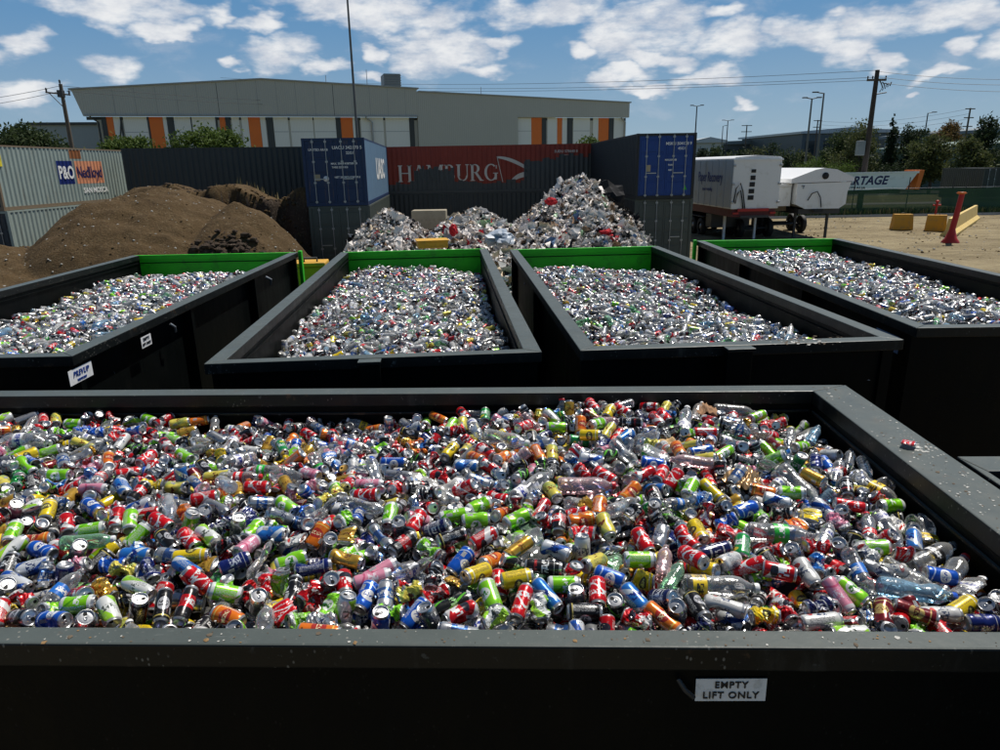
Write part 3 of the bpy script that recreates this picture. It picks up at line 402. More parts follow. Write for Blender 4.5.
0,0,1360,1017,-81,113,338,58,0,9,1041,792,-52,333,247,82,0,3,1623,102,-91,303,4,299,2,9,2186,602,-47,357,31,224,2,1,1666,907,-75,44,60,308,2,1,3090,514,-64,261,5,21,7,18,2049,873,-81,300,0,173,0,0,949,1123,-69,293,53,49,
2,4,1826,796,-75,324,251,90,6,17,1933,1123,-114,215,335,42,3,0,3245,183,-118,263,0,354,0,8,1668,361,-85,307,333,277,1,1,2491,1034,-32,30,355,263,0,1,2984,1010,-65,157,23,7,6,17,1605,1061,-83,93,289,89,2,0,2711,248,-60,217,355,87,
1,0,974,1095,-91,208,29,3,0,12,1967,523,-62,56,72,25,1,1,2147,552,-44,233,349,16,1,2,2122,1080,-81,104,344,39,1,15,2542,823,-32,230,351,309,0,1,3022,505,-71,168,301,27,0,8,1895,1022,-88,173,293,16,0,0,3064,655,-76,275,38,56,
4,19,2366,598,-47,250,6,221,0,10,2403,1139,-69,323,40,310,0,0,2062,384,-40,43,249,3,0,1,2457,994,-40,52,58,341,0,8,2536,1024,-52,235,24,341,0,4,2916,1121,-44,55,66,121,2,0,1367,818,-68,259,62,21,0,1,2577,790,-47,263,9,8,
0,10,1709,889,-82,107,262,49,3,3,2488,439,-35,24,214,53,2,0,1777,261,-74,215,332,351,2,3,1053,1028,-79,53,26,306,7,23,2938,102,-90,299,0,246,2,5,1152,1002,-61,324,107,26,2,6,2828,1052,-46,286,58,12,0,4,2022,350,-81,271,2,229,
0,0,3097,1032,-47,289,33,353,0,4,1863,137,-95,269,321,49,3,3,2740,671,-36,325,158,45,2,6,2694,803,-31,91,0,304,0,5,2299,72,-67,270,217,351,0,2,2542,444,-51,63,119,315,4,26,1792,1136,-116,209,357,69,3,0,1533,498,-59,242,348,126,
0,8,1781,1014,-101,104,299,350,0,3,2464,373,-54,75,300,30,2,11,2593,970,-34,36,146,273,0,3,1405,998,-79,292,26,151,0,0,1413,686,-50,30,217,284,6,17,3067,433,-68,141,312,311,2,1,2702,397,-68,73,15,203,3,3,2579,355,-44,53,120,341,
0,6,2147,1122,-71,75,340,11,0,2,1502,989,-77,273,236,30,2,16,1405,746,-61,269,288,70,1,1,2256,873,-67,252,216,16,2,5,2200,882,-65,336,259,70,3,15,2429,1014,-32,258,16,147,0,2,1078,762,-59,76,10,110,3,0,3011,257,-96,321,350,238,
1,0,2732,867,-38,53,230,354,7,26,2075,930,-77,78,321,91,0,1,2007,795,-78,0,51,353,2,5,2920,1077,-48,74,359,299,1,1,2006,1017,-89,267,304,12,2,0,2023,355,-52,270,2,64,0,7,2114,964,-84,22,335,7,3,0,1890,597,-51,265,351,343,
2,2,2677,824,-41,231,22,117,0,2,2148,481,-50,277,143,351,0,10,2855,796,-38,262,328,10,2,2,2166,418,-64,315,151,300,0,4,2444,350,-70,185,318,14,3,0,2604,718,-27,24,325,148,2,7,918,1041,-75,86,63,33,0,0,2270,151,-75,57,0,88,
7,17,1837,1123,-115,18,332,245,0,7,2031,673,-71,134,75,317,2,7,1617,835,-79,357,44,103,0,1,2087,898,-73,1,328,279,3,9,1959,624,-67,356,279,237,2,1,1439,849,-54,298,133,334,2,1,1679,92,-72,233,335,254,2,1,3130,434,-81,89,8,192,
0,8,1770,542,-51,310,354,162,0,3,2580,308,-49,131,121,358,2,1,2618,976,-54,309,26,203,0,1,2477,146,-59,28,210,279,6,19,2801,754,-34,87,325,41,0,1,2248,766,-65,33,54,201,0,4,1651,377,-64,102,47,324,2,1,1464,637,-54,297,206,51,
2,4,2514,1061,-49,196,66,25,1,1,2675,1127,-36,107,28,129,2,0,2671,357,-80,137,30,278,0,11,1367,901,-74,72,296,82,2,0,2128,892,-82,342,102,297,1,2,3160,1029,-76,82,320,350,0,4,1728,167,-101,87,323,89,2,0,2356,545,-31,45,70,28,
0,1,3036,240,-101,94,51,303,2,0,1886,712,-53,270,330,120,0,3,2038,578,-56,318,53,88,2,16,2128,766,-55,169,64,33,0,11,1243,548,-50,12,317,152,2,2,1340,823,-51,284,136,46,0,0,2997,950,-44,155,49,11,0,2,2764,177,-72,311,325,43,
1,6,2530,891,-43,265,329,139,2,1,1862,1128,-104,272,332,353,1,4,2164,522,-57,111,61,273,0,2,1704,817,-73,164,6,334,3,0,2974,365,-81,285,343,32,5,18,1320,347,-63,26,280,1,0,6,2780,375,-66,250,63,324,0,1,2948,472,-56,261,348,273,
3,0,1626,976,-78,357,334,56,0,15,2072,494,-55,90,291,101,0,0,2733,222,-76,3,56,337,0,10,2677,672,-41,108,115,34,0,0,2347,289,-72,290,188,28,0,9,2503,661,-46,87,220,358,0,8,3358,299,-130,134,276,316,2,6,1630,1140,-89,15,355,107,
2,7,3134,1037,-70,41,193,342,2,3,2992,460,-60,330,74,239,0,2,2686,82,-71,87,37,357,4,20,2222,220,-75,20,247,57,2,2,3081,764,-68,4,184,324,2,11,2193,1049,-82,318,42,156,1,6,2214,921,-69,121,20,75,0,1,2176,272,-80,270,325,268,
4,24,2498,233,-73,112,58,355,7,21,1766,814,-65,271,22,299,0,3,1831,859,-80,316,246,96,0,10,3024,538,-70,52,39,257,0,3,2174,1123,-88,264,31,357,2,6,2779,323,-70,39,153,12,4,17,1901,904,-96,273,202,358,7,24,2448,571,-56,289,353,13,
0,1,3125,201,-106,62,109,65,0,3,3325,463,-101,337,329,95,2,9,2688,752,-25,260,322,324,0,8,1889,791,-68,313,116,261,2,0,3026,202,-92,323,358,349,4,21,1937,323,-85,270,249,26,0,0,2958,663,-45,84,290,272,2,1,2522,121,-98,92,74,353,
0,1,2498,127,-81,75,164,339,0,0,1780,699,-60,292,44,272,6,17,1695,531,-72,236,356,322,2,2,2119,547,-47,7,4,131,0,0,1669,960,-88,245,354,89,2,7,1281,816,-55,70,33,131,0,12,2295,262,-68,312,19,255,2,1,1501,255,-71,277,4,80,
7,17,3333,923,-107,259,298,7,1,11,1794,147,-100,278,72,283,0,0,1419,328,-85,127,330,260,6,23,3035,953,-51,272,114,23,2,9,2627,804,-47,78,332,238,3,1,3247,1004,-80,102,355,355,2,5,3279,711,-100,66,8,90,2,2,2951,878,-44,257,345,234,
0,1,2428,373,-84,270,39,314,4,17,1580,615,-69,232,116,343,0,1,2422,322,-76,243,327,82,0,1,1490,651,-65,355,319,244,2,1,2083,451,-40,298,8,199,0,5,1997,418,-51,112,20,225,1,2,1790,890,-75,293,0,50,2,16,3069,1045,-52,8,192,90,
4,17,1709,426,-58,84,22,274,0,3,2639,749,-50,184,1,286,1,4,3165,863,-67,325,309,191,0,1,1327,680,-72,124,334,244,0,2,3116,485,-90,244,296,304,6,25,2803,358,-50,325,262,111,3,9,1810,484,-61,302,3,259,2,15,2756,402,-69,59,19,133,
2,0,2388,304,-76,321,245,20,0,15,3210,389,-92,112,35,89,2,7,2151,938,-79,270,342,51,2,1,2891,643,-57,32,24,303,0,11,2674,495,-44,290,193,31,3,2,2872,138,-75,291,356,44,0,2,1984,966,-91,66,3,200,2,9,1950,847,-72,91,316,91,
0,3,3001,917,-38,302,157,305,0,0,979,1033,-80,51,206,15,2,2,2207,763,-78,87,320,234,2,2,2229,972,-61,98,107,42,2,0,2076,1139,-102,122,33,109,1,7,1872,602,-72,58,286,349,0,9,2411,1032,-51,317,134,289,7,17,1913,139,-98,92,357,11,
0,8,1601,1102,-90,114,113,16,0,7,1335,395,-65,90,350,297,0,9,1074,1139,-79,142,11,284,2,1,1753,65,-87,305,345,19,1,1,2143,303,-81,274,73,323,2,3,2652,46,-55,77,338,90,2,13,2583,1049,-43,51,218,299,0,6,2607,583,-48,42,247,66,
0,10,2148,785,-76,272,4,70,2,1,1516,614,-50,91,253,3,1,10,1185,777,-64,110,15,237,0,3,1894,79,-96,267,143,8,0,2,2238,286,-80,270,322,106,0,0,1432,810,-67,273,67,274,0,0,1260,1012,-70,0,58,215,4,25,1885,1007,-114,241,24,277,
0,2,3066,953,-26,275,308,61,2,0,2657,1052,-43,9,150,30,2,6,2817,912,-38,75,30,276,0,1,1642,822,-69,277,351,349,2,2,1529,841,-65,310,309,16,2,5,3113,525,-79,58,168,356,2,1,3268,859,-87,77,160,12,2,3,1466,503,-75,0,5,266,
0,0,2628,222,-67,285,347,294,0,4,1323,421,-79,305,1,310,1,2,1705,1118,-99,21,118,121,3,4,1780,91,-72,284,334,352,2,2,1333,1090,-100,300,222,58,0,1,2381,360,-76,118,128,14,4,17,1031,926,-64,5,240,39,0,0,2380,651,-69,166,347,51,
0,1,2165,592,-68,40,52,177,2,1,2095,371,-49,267,341,305,2,1,2760,997,-34,306,234,89,0,0,3174,947,-65,287,331,107,1,3,1790,514,-57,262,319,117,0,0,3088,898,-54,336,83,293,2,1,1756,368,-62,224,323,50,1,1,2950,130,-106,276,109,61,
0,0,1675,991,-90,60,33,69,0,9,1450,571,-64,90,322,91,0,0,2216,22,-51,230,350,258,0,1,1371,867,-84,215,301,315,3,1,1955,77,-88,148,2,60,1,1,3310,954,-103,243,302,28,0,15,2398,610,-50,83,10,24,0,1,2183,90,-91,84,68,116,
3,3,3007,351,-103,90,356,71,0,8,2934,813,-39,290,61,56,3,1,2892,690,-47,288,343,181,0,9,1867,220,-72,83,207,10,0,6,2068,259,-55,68,108,89,2,1,2643,196,-78,289,237,303,0,0,2506,722,-52,352,233,101,3,8,2583,734,-50,91,41,13,
3,1,1833,194,-75,90,354,104,0,3,1824,316,-60,61,306,30,2,1,3269,570,-97,292,24,233,1,15,2132,761,-89,258,39,59,3,3,2805,482,-59,257,350,296,3,14,2791,48,-58,92,154,341,2,13,2761,475,-59,334,57,98,2,5,1740,195,-86,195,307,12,
6,17,2054,172,-85,250,322,83,2,0,2226,732,-56,107,317,286,2,0,3007,301,-100,85,104,44,1,1,1128,714,-65,59,280,235,0,1,2244,716,-74,95,348,306,0,11,1867,444,-62,116,4,341,2,0,2207,562,-57,284,181,351,0,5,1877,967,-98,112,38,120,
1,9,1382,645,-54,76,69,334,0,11,2824,576,-73,84,40,226,2,14,884,1038,-62,2,129,115,1,2,1950,127,-94,266,215,352,0,3,2729,516,-55,12,60,1,3,8,2848,980,-49,78,358,5,0,3,2567,173,-82,152,29,349,3,2,1990,165,-96,266,359,135,
0,2,2319,886,-61,351,309,352,0,3,3186,770,-79,341,125,344,2,11,2090,542,-42,5,245,270,2,0,1603,1027,-89,47,327,213,2,4,3023,325,-86,135,38,85,2,13,2343,340,-83,83,109,38,2,2,3347,1020,-112,284,325,84,0,2,3199,637,-94,7,324,171,
3,2,2157,226,-61,91,352,272,2,4,2266,349,-53,41,29,269,0,1,1643,775,-77,53,37,245,3,0,1627,531,-54,28,13,135,4,17,1775,450,-86,94,324,347,0,7,2952,695,-37,162,54,327,0,10,2324,201,-60,101,0,15,2,15,2827,884,-32,108,3,102,
2,14,1861,390,-67,263,109,301,0,9,2691,231,-102,270,33,141,0,6,1960,1107,-118,306,345,166,1,10,1437,428,-80,298,35,231,0,1,1729,349,-66,80,20,34,3,0,1130,1081,-84,131,310,56,1,7,2021,200,-80,286,32,124,6,17,3246,833,-92,216,346,34,
0,12,3080,361,-93,95,294,41,0,0,2551,118,-92,227,297,24,2,3,1478,313,-73,309,50,252,0,3,1672,735,-70,273,26,73,0,0,1382,955,-85,128,240,14,0,1,2306,824,-83,291,10,87,1,0,1314,1051,-77,46,5,19,0,1,1187,909,-81,278,329,117,
0,1,1020,841,-57,282,343,234,0,2,2846,1092,-57,61,81,0,2,9,1967,876,-81,74,300,256,0,1,1581,915,-88,62,18,72,2,1,2972,150,-81,282,325,145,6,17,1399,463,-87,283,217,331,2,1,3172,612,-75,307,320,110,0,9,1175,865,-88,9,29,55,
1,8,2847,421,-69,140,285,27,2,0,1355,1117,-104,319,273,7,0,4,2944,502,-66,57,298,135,0,11,2332,18,-54,4,203,341,0,0,1953,420,-68,26,137,43,3,0,2115,208,-56,264,36,258,0,0,2383,520,-67,359,180,294,0,0,1705,773,-77,56,83,14,
6,17,2590,939,-69,268,68,336,0,4,1138,919,-80,65,305,134,7,17,3182,988,-75,300,41,150,0,11,1646,208,-77,110,38,255,1,1,2931,335,-82,311,193,20,2,1,1965,727,-71,312,346,329,1,3,2742,608,-72,86,151,29,2,2,2226,155,-63,76,9,40,
3,1,2892,843,-43,139,8,250,3,0,2515,954,-50,82,26,120,5,25,1427,605,-74,266,328,94,0,10,2331,481,-51,272,0,189,0,0,1510,810,-71,32,302,62,2,0,2053,75,-81,337,183,350,2,5,2564,1073,-38,259,56,280,4,17,2414,193,-89,87,21,283,
7,20,2788,639,-45,84,10,148,2,1,1201,824,-72,276,206,335,0,1,1577,885,-81,55,220,286,2,6,1715,394,-68,302,277,258,2,3,3271,514,-105,304,28,18,0,5,1527,703,-59,263,7,290,3,2,1074,986,-72,76,346,278,0,1,1596,535,-58,249,0,21,
1,8,1379,552,-66,306,11,182,1,1,2878,219,-82,267,0,350,3,0,1602,246,-79,252,65,80,2,1,1647,1100,-104,87,14,69,2,9,2804,948,-37,283,288,74,0,0,2016,851,-86,277,32,63,2,6,2335,1081,-77,307,33,230,2,7,3234,632,-97,248,306,356,
2,0,2849,394,-58,137,31,93,0,2,2361,416,-65,27,163,8,0,1,1461,366,-64,279,191,352,3,8,2409,812,-45,288,3,103,2,7,3221,816,-92,281,303,11,0,1,1740,552,-60,47,328,208,0,4,3281,637,-84,267,328,49,1,15,1644,581,-84,268,321,268,
2,3,1424,899,-69,35,216,349,2,1,1297,894,-67,248,321,357,2,2,1837,250,-66,87,6,162,3,0,1366,451,-65,273,4,311,2,10,2619,1064,-56,80,5,84,0,6,1945,998,-99,82,6,189,1,1,2280,943,-79,96,354,309,0,1,1131,950,-74,285,310,280,
1,1,1833,181,-97,93,325,269,0,2,2640,548,-58,235,252,348,0,2,2914,294,-60,101,221,9,2,1,2544,241,-49,59,251,259,0,15,1311,864,-80,64,359,356,0,16,2076,989,-87,97,27,27,3,2,2738,749,-55,316,196,332,1,9,1300,711,-75,11,235,334,
2,6,2991,634,-48,268,3,100,3,10,1448,714,-65,329,320,214,2,2,2071,190,-63,284,19,257,2,15,1723,706,-68,280,98,278,0,1,3023,760,-72,275,326,66,0,11,2954,1088,-74,320,332,291,0,0,3249,128,-120,110,246,28,5,17,2609,426,-72,231,115,2,
0,4,2528,1106,-67,17,151,284,4,17,3019,726,-72,284,73,78,2,3,2862,281,-70,294,311,329,2,9,2683,619,-58,71,24,224,3,4,1662,617,-66,275,356,171,1,15,2037,788,-96,17,244,69,6,21,2088,362,-77,316,244,355,2,0,2033,964,-90,76,10,247,
2,5,2268,118,-62,102,40,100,0,1,2645,450,-41,36,247,5,2,0,2713,549,-51,42,330,80,2,4,3017,613,-65,218,58,22,1,10,2463,750,-51,99,5,31,3,0,3035,482,-72,191,315,357,2,1,2117,854,-71,73,11,21,2,9,2449,1140,-81,0,0,251,
0,0,2185,375,-78,89,318,7,3,4,2440,1071,-47,273,15,109,2,10,2089,623,-54,265,41,240,2,10,2061,353,-70,250,0,39,6,26,3014,455,-78,246,341,19,1,2,2073,709,-67,333,43,220,2,12,1708,626,-60,87,348,96,1,1,2875,547,-48,82,356,91,
7,17,1853,377,-92,268,1,157,3,1,2562,938,-71,91,304,337,0,0,1562,846,-96,27,32,341,0,2,2274,792,-83,38,198,56,0,5,3187,853,-86,95,331,331,0,3,1084,1062,-96,281,12,77,2,3,2664,182,-93,307,183,347,2,0,2980,1047,-58,323,221,67,
1,5,2091,808,-77,81,9,287,0,2,1942,944,-94,290,292,268,6,17,2433,656,-58,272,9,341,4,17,2027,457,-58,262,226,11,2,2,1384,495,-86,266,3,144,4,17,2708,481,-72,226,299,355,7,17,1471,877,-81,86,352,215,2,4,2618,842,-65,257,287,86,
0,2,2878,592,-44,267,1,226,0,0,1347,998,-102,57,35,232,2,8,1204,1121,-96,267,9,333,3,1,1960,350,-78,147,0,301,4,17,2856,668,-38,272,219,346,3,5,2252,211,-59,101,352,357,0,0,2728,165,-77,276,347,46,0,8,2235,1036,-79,305,231,332,
0,2,1126,980,-87,209,344,305,0,4,2865,154,-96,297,0,317,2,5,2854,1028,-56,285,4,164,0,4,2334,930,-72,268,23,14,0,5,2563,214,-75,235,294,295,1,9,2239,487,-55,278,56,330,1,0,2995,792,-49,68,7,18,2,3,3196,911,-75,266,308,11,
0,1,2681,561,-75,95,326,321,0,8,2532,506,-56,300,329,26,4,17,1952,224,-87,96,57,340,0,11,1436,972,-77,300,310,90,1,4,1616,305,-102,258,254,318,0,2,1737,225,-76,291,65,126,2,1,2815,173,-107,269,0,95,0,11,2112,393,-80,271,0,197,
2,3,2094,311,-74,148,299,36,0,1,1928,648,-71,45,255,275,0,10,2077,834,-83,276,63,115,2,2,1643,620,-85,268,2,357,3,1,2924,529,-56,60,349,100,2,2,2676,260,-101,270,22,320,1,3,2692,1049,-45,62,164,19,2,1,2714,68,-77,82,36,356,
0,3,1315,559,-69,142,317,349,2,0,1495,499,-75,182,1,308,0,15,1653,526,-67,342,328,288,2,4,1560,122,-75,322,71,83,2,4,1908,590,-69,268,140,325,1,9,2948,175,-102,77,130,27,0,1,2645,1122,-59,46,31,159,0,2,3112,968,-58,207,332,318,
1,4,2571,606,-52,296,107,33,0,11,2718,131,-92,333,52,154,0,2,1583,699,-61,302,283,94,0,0,2247,1089,-88,100,33,301,3,0,3305,202,-125,358,345,240,0,2,1892,743,-72,43,126,66,0,5,1740,257,-85,337,307,38,0,1,1625,494,-61,318,300,238,
0,9,1558,366,-97,261,248,48,2,14,2913,688,-68,271,327,337,2,5,2544,667,-44,282,249,74,0,3,2095,48,-63,278,306,93,3,2,3040,355,-90,181,356,57,2,9,1999,252,-76,23,123,68,3,11,2920,156,-87,277,355,150,1,12,1824,978,-108,286,39,36,
2,2,3192,690,-64,71,352,310,0,4,2406,917,-53,43,300,163,3,0,2033,218,-59,273,13,166,2,1,1959,1057,-116,13,163,319,2,1,2069,425,-55,358,304,26,0,14,3212,247,-126,293,322,82,0,1,2905,933,-70,263,326,341,0,0,878,1069,-87,222,335,270,
2,1,2200,320,-80,91,0,54,0,9,1016,1080,-108,303,358,50,2,2,1762,1072,-115,338,251,353,3,16,2692,722,-43,267,340,314,2,0,2119,1127,-96,311,13,200,0,4,3103,129,-103,281,40,70,0,3,3236,686,-115,17,241,284,0,15,1006,1138,-103,346,42,339,
0,4,2864,441,-89,95,279,81,0,5,1817,416,-74,339,306,44,3,4,2632,152,-74,251,320,316,6,17,1544,501,-81,120,34,26,2,4,1401,544,-83,82,253,334,0,5,1693,1064,-107,60,80,337,2,2,1602,743,-74,161,303,32,2,4,2740,663,-67,267,357,115,
2,11,2616,221,-101,86,218,31,0,10,3204,316,-97,278,319,89,1,0,1977,927,-77,265,322,109,2,3,1263,716,-64,279,322,17,2,1,1185,967,-65,308,202,341,7,17,1746,776,-90,269,15,225,0,4,3330,389,-125,121,285,326,4,17,2216,386,-79,91,0,186,
0,9,3161,453,-83,72,185,14,2,3,2279,313,-81,96,288,29,2,0,1752,293,-76,104,311,40,3,6,2167,187,-59,269,316,268,2,2,2640,1007,-46,104,129,19,2,4,3206,347,-101,91,28,95,0,10,2124,999,-83,281,332,263,2,1,1566,522,-56,23,128,311,
2,3,1586,769,-79,322,259,56,0,14,1916,298,-60,87,142,347,0,1,3255,937,-95,312,217,44,0,15,2249,974,-86,84,14,38,2,15,1673,819,-72,118,26,0,2,1,1542,787,-87,358,337,290,4,17,2608,609,-73,273,284,40,7,17,1131,624,-30,256,8,93,
1,4,2549,755,-53,219,335,314,0,0,2384,980,-63,266,21,237,0,0,2430,988,-62,133,281,15,0,12,2363,804,-50,103,28,342,7,17,864,1110,-97,282,16,349,2,4,1950,567,-74,52,150,16,2,1,2555,414,-76,46,357,119,0,2,1404,846,-74,265,341,136,
2,1,2352,533,-67,11,148,55,4,17,2229,118,-87,275,216,1,0,3,1160,1139,-94,307,50,120,2,15,1237,1050,-80,67,325,70,0,1,2547,298,-65,52,58,151,3,1,2292,857,-65,81,2,85,2,8,1628,397,-68,295,358,316,0,1,2647,929,-34,280,2,205,
0,1,3332,979,-126,321,358,313,2,1,1336,1046,-94,67,337,143,0,8,2006,717,-83,273,347,152,1,7,1297,1139,-102,2,277,355,2,1,2367,1025,-69,102,310,288,0,7,1638,1069,-105,103,9,255,2,0,2947,64,-73,243,42,72,0,0,3191,590,-108,275,114,1,
1,14,1530,1020,-107,309,350,113,2,3,1566,1087,-98,136,297,355,2,2,1311,450,-79,357,3,222,0,5,1803,953,-102,259,328,41,2,0,2470,1097,-61,272,2,5,2,0,1244,638,-61,154,57,48,0,2,807,1139,-86,259,307,99,0,4,1220,547,-29,117,1,209,
2,5,3081,202,-90,183,7,65,0,0,3091,817,-80,70,288,299,7,17,2694,903,-35,96,25,135,3,13,1816,1046,-108,263,346,124,2,2,3185,804,-76,244,2,292,1,0,2695,873,-46,87,40,123,1,0,1642,414,-93,93,329,287,0,8,2482,799,-50,74,358,92,
3,10,2179,550,-64,60,352,238,2,6,2456,636,-51,277,155,343,0,3,2837,603,-62,325,126,290,2,10,3227,700,-91,85,331,337,4,17,3244,1036,-99,82,20,157,3,0,2434,945,-63,50,6,98,0,9,1598,348,-73,36,40,117,4,22,2337,765,-73,293,279,8,
2,8,3294,895,-96,142,112,353,0,1,2429,165,-91,266,298,288,0,1,1601,675,-56,273,119,310,0,16,2206,50,-65,96,39,281,2,2,2123,458,-81,272,325,144,4,17,1109,884,-68,285,333,80,2,1,1823,368,-61,300,335,43,0,10,2442,838,-72,235,22,340,
0,0,2094,1030,-94,238,352,96,3,0,1566,369,-75,82,337,232,3,1,2422,697,-56,305,329,106,1,14,2075,757,-77,98,359,248,2,0,2749,1032,-47,277,337,139,2,11,2610,173,-92,46,30,235,3,2,2005,545,-57,68,65,120,3,16,1745,1018,-103,273,356,271,
0,16,3030,871,-75,98,310,85,0,1,1976,466,-69,41,32,164,2,1,2488,903,-50,95,101,5,0,11,1528,285,-89,358,177,41,4,17,2380,872,-66,277,217,18,2,1,2870,690,-66,99,70,71,1,0,3133,591,-91,282,354,114,0,2,1763,968,-90,344,258,317,
2,1,3043,781,-61,120,19,94,1,0,1628,279,-104,273,1,306,3,14,3216,1112,-83,58,177,359,2,12,1474,1103,-124,282,355,200,2,4,2260,182,-85,98,285,70,0,0,1943,370,-55,278,343,343,4,17,2385,705,-55,104,28,27,2,2,2321,1035,-73,61,302,39,
2,0,3265,603,-85,95,342,68,4,17,1250,953,-85,246,38,27,3,0,1790,286,-101,91,4,238,2,0,1867,529,-57,247,292,65,0,2,2587,671,-71,270,68,41,0,13,1075,826,-64,50,141,286,3,16,2826,659,-37,88,54,346,1,3,3323,450,-135,316,183,45,
4,17,2233,1038,-114,199,70,337,1,1,3300,651,-104,100,319,21,0,15,3316,689,-83,71,337,168,4,17,2767,1008,-61,251,346,116,1,2,1495,375,-68,83,215,12,1,1,1224,1090,-96,96,359,137,0,1,2010,227,-85,87,359,119,2,1,1277,534,-59,76,357,165,
3,9,1293,455,-44,268,13,19,2,6,3184,659,-77,108,325,112,2,4,2625,886,-52,282,353,95,1,8,2832,287,-82,198,341,51,2,1,2758,919,-53,181,4,86,3,10,1594,420,-79,98,1,197,2,15,1688,191,-72,330,308,84,1,5,3238,494,-105,324,29,309,
3,0,1864,103,-89,11,354,120,2,9,1020,891,-54,47,335,143,2,16,3267,237,-145,293,301,14,2,8,1805,631,-68,257,351,229,2,10,2287,638,-51,32,302,185,1,1,2215,724,-92,317,311,67,7,21,1921,515,-60,263,340,54,2,1,2351,221,-63,58,247,54,
2,6,2992,77,-90,357,342,287,2,11,3239,534,-98,81,139,5,3,3,3350,766,-98,103,16,111,0,1,1127,852,-78,166,311,21,0,14,3313,509,-125,0,286,2,3,1,2540,373,-82,30,9,285,0,14,3056,218,-85,3,9,65,0,1,2744,706,-63,86,323,139,
0,10,2528,301,-92,273,39,355,4,17,2145,112,-88,86,156,340,0,2,2339,982,-85,353,354,47,0,1,1545,616,-66,298,252,333,2,15,3216,648,-120,91,208,2,0,1,1555,210,-95,306,144,303,2,0,3323,252,-125,287,307,323,3,15,2372,219,-94,88,183,355,
7,17,2481,155,-99,269,357,161,3,4,2606,894,-73,270,4,153,0,2,3096,728,-79,253,30,245,1,1,2563,518,-53,82,249,36,0,0,2115,532,-85,265,3,33,0,3,2813,211,-81,292,359,5,0,13,2333,705,-53,125,292,47,0,2,2906,352,-70,96,293,322,
2,3,2473,684,-50,89,282,334,2,0,2772,1128,-49,38,19,165,2,4,2567,980,-61,218,337,256,3,11,2850,727,-41,21,2,13,2,13,2710,1100,-55,313,115,33,3,2,1149,725,-48,294,347,39,2,0,2364,558,-56,267,11,53,0,2,3261,765,-113,292,329,56,
0,4,1425,1052,-99,43,291,226,0,15,2736,1063,-50,273,236,311,3,6,2542,863,-52,304,356,300,0,16,3258,899,-114,293,349,72,0,6,1280,1055,-90,303,81,64,0,8,2888,480,-84,88,347,114,0,1,3328,847,-124,10,0,77,1,11,1394,724,-87,286,108,3,
2,3,2995,974,-63,318,9,353,0,1,2846,226,-80,269,108,355,3,12,1781,231,-92,2,3,248,0,5,2869,876,-64,79,286,292,0,2,3091,882,-82,96,3,86,0,3,1241,599,-76,71,14,63,1,4,2189,689,-79,109,59,271,0,1,1249,913,-94,105,3,74,
3,3,1437,1103,-114,145,57,322,2,5,2520,424,-85,271,21,323,3,1,2843,77,-84,356,231,237,0,4,2732,278,-52,295,238,60,0,4,1714,144,-78,280,335,63,0,0,3146,280,-106,259,321,237,0,0,1328,809,-75,241,339,1,0,6,2769,94,-82,304,349,280,
0,10,3144,749,-92,268,16,358,0,6,1451,874,-102,236,323,324,6,21,2804,1113,-56,80,332,10,2,0,2497,749,-68,53,9,173,0,2,1639,436,-74,94,344,286,4,17,2757,182,-105,271,34,129,0,1,2763,234,-92,55,339,56,2,1,1606,863,-93,337,107,9,
0,2,2272,1068,-110,98,305,325,0,0,2321,274,-83,278,289,31,0,1,1524,380,-71,27,302,76,0,9,1668,327,-85,333,54,157,0,3,3053,140,-102,273,107,12,0,1,1774,357,-91,88,357,89,2,12,2500,1099,-62,269,105,4,2,2,1779,916,-95,97,14,125,
2,1,925,984,-78,299,343,232,0,0,2270,548,-55,120,81,4,2,14,1124,812,-75,102,330,238,3,9,1010,1003,-76,347,25,2,2,1,1162,730,-73,298,72,89,2,1,2040,389,-65,55,74,257,3,13,3034,693,-64,11,238,336,0,6,2608,320,-85,119,35,277,
0,6,1490,456,-88,113,78,55,2,0,1833,746,-73,320,50,206,7,17,1967,696,-98,202,57,337,0,12,2720,967,-36,279,256,37,0,2,2390,475,-82,270,0,186,2,0,2906,55,-73,259,336,8,0,0,1109,690,-56,0,308,141,3,2,1093,1021,-92,308,69,237,
0,2,2010,767,-91,323,357,242,0,4,3196,375,-115,34,68,202,2,4,2950,356,-98,265,213,26,0,13,2536,563,-54,258,321,122,1,8,2025,42,-69,275,192,350,0,10,2256,420,-80,267,287,292,6,17,2952,568,-77,93,355,76,2,3,2606,1012,-43,242,39,335,
0,1,2027,288,-82,89,249,31,1,3,2480,752,-30,37,64,307,3,3,1811,1130,-132,42,328,39,0,1,2347,656,-67,113,35,18,0,10,2896,724,-57,313,241,61,0,1,2354,145,-90,86,145,10,1,5,1715,218,-102,272,33,359,0,2,1777,618,-70,98,31,229,
0,12,3271,1035,-133,174,6,284,0,3,2049,1121,-114,91,298,58,2,7,2436,232,-80,55,359,58,7,24,1808,620,-95,276,1,149,6,17,3102,914,-75,67,313,73,3,15,2755,527,-65,59,15,179,0,2,1806,551,-84,88,342,33,2,10,3166,537,-100,266,262,3,
3,3,3259,371,-131,36,347,97,3,9,1837,473,-65,309,21,274,2,0,1404,1127,-108,260,284,351,3,2,2200,446,-61,280,14,330,3,0,2295,862,-81,261,0,76,0,12,3303,1027,-126,320,76,25,2,10,2031,616,-64,248,9,104,2,0,1746,597,-64,309,316,228,
2,0,2563,555,-79,281,288,333,3,0,1789,360,-66,295,358,188,1,0,1735,28,-57,226,17,295,2,1,2037,644,-73,263,280,283,4,17,3137,1117,-83,96,28,65,1,0,2155,626,-82,116,11,37,0,8,3160,109,-114,105,124,343,2,0,1858,405,-42,185,58,342,
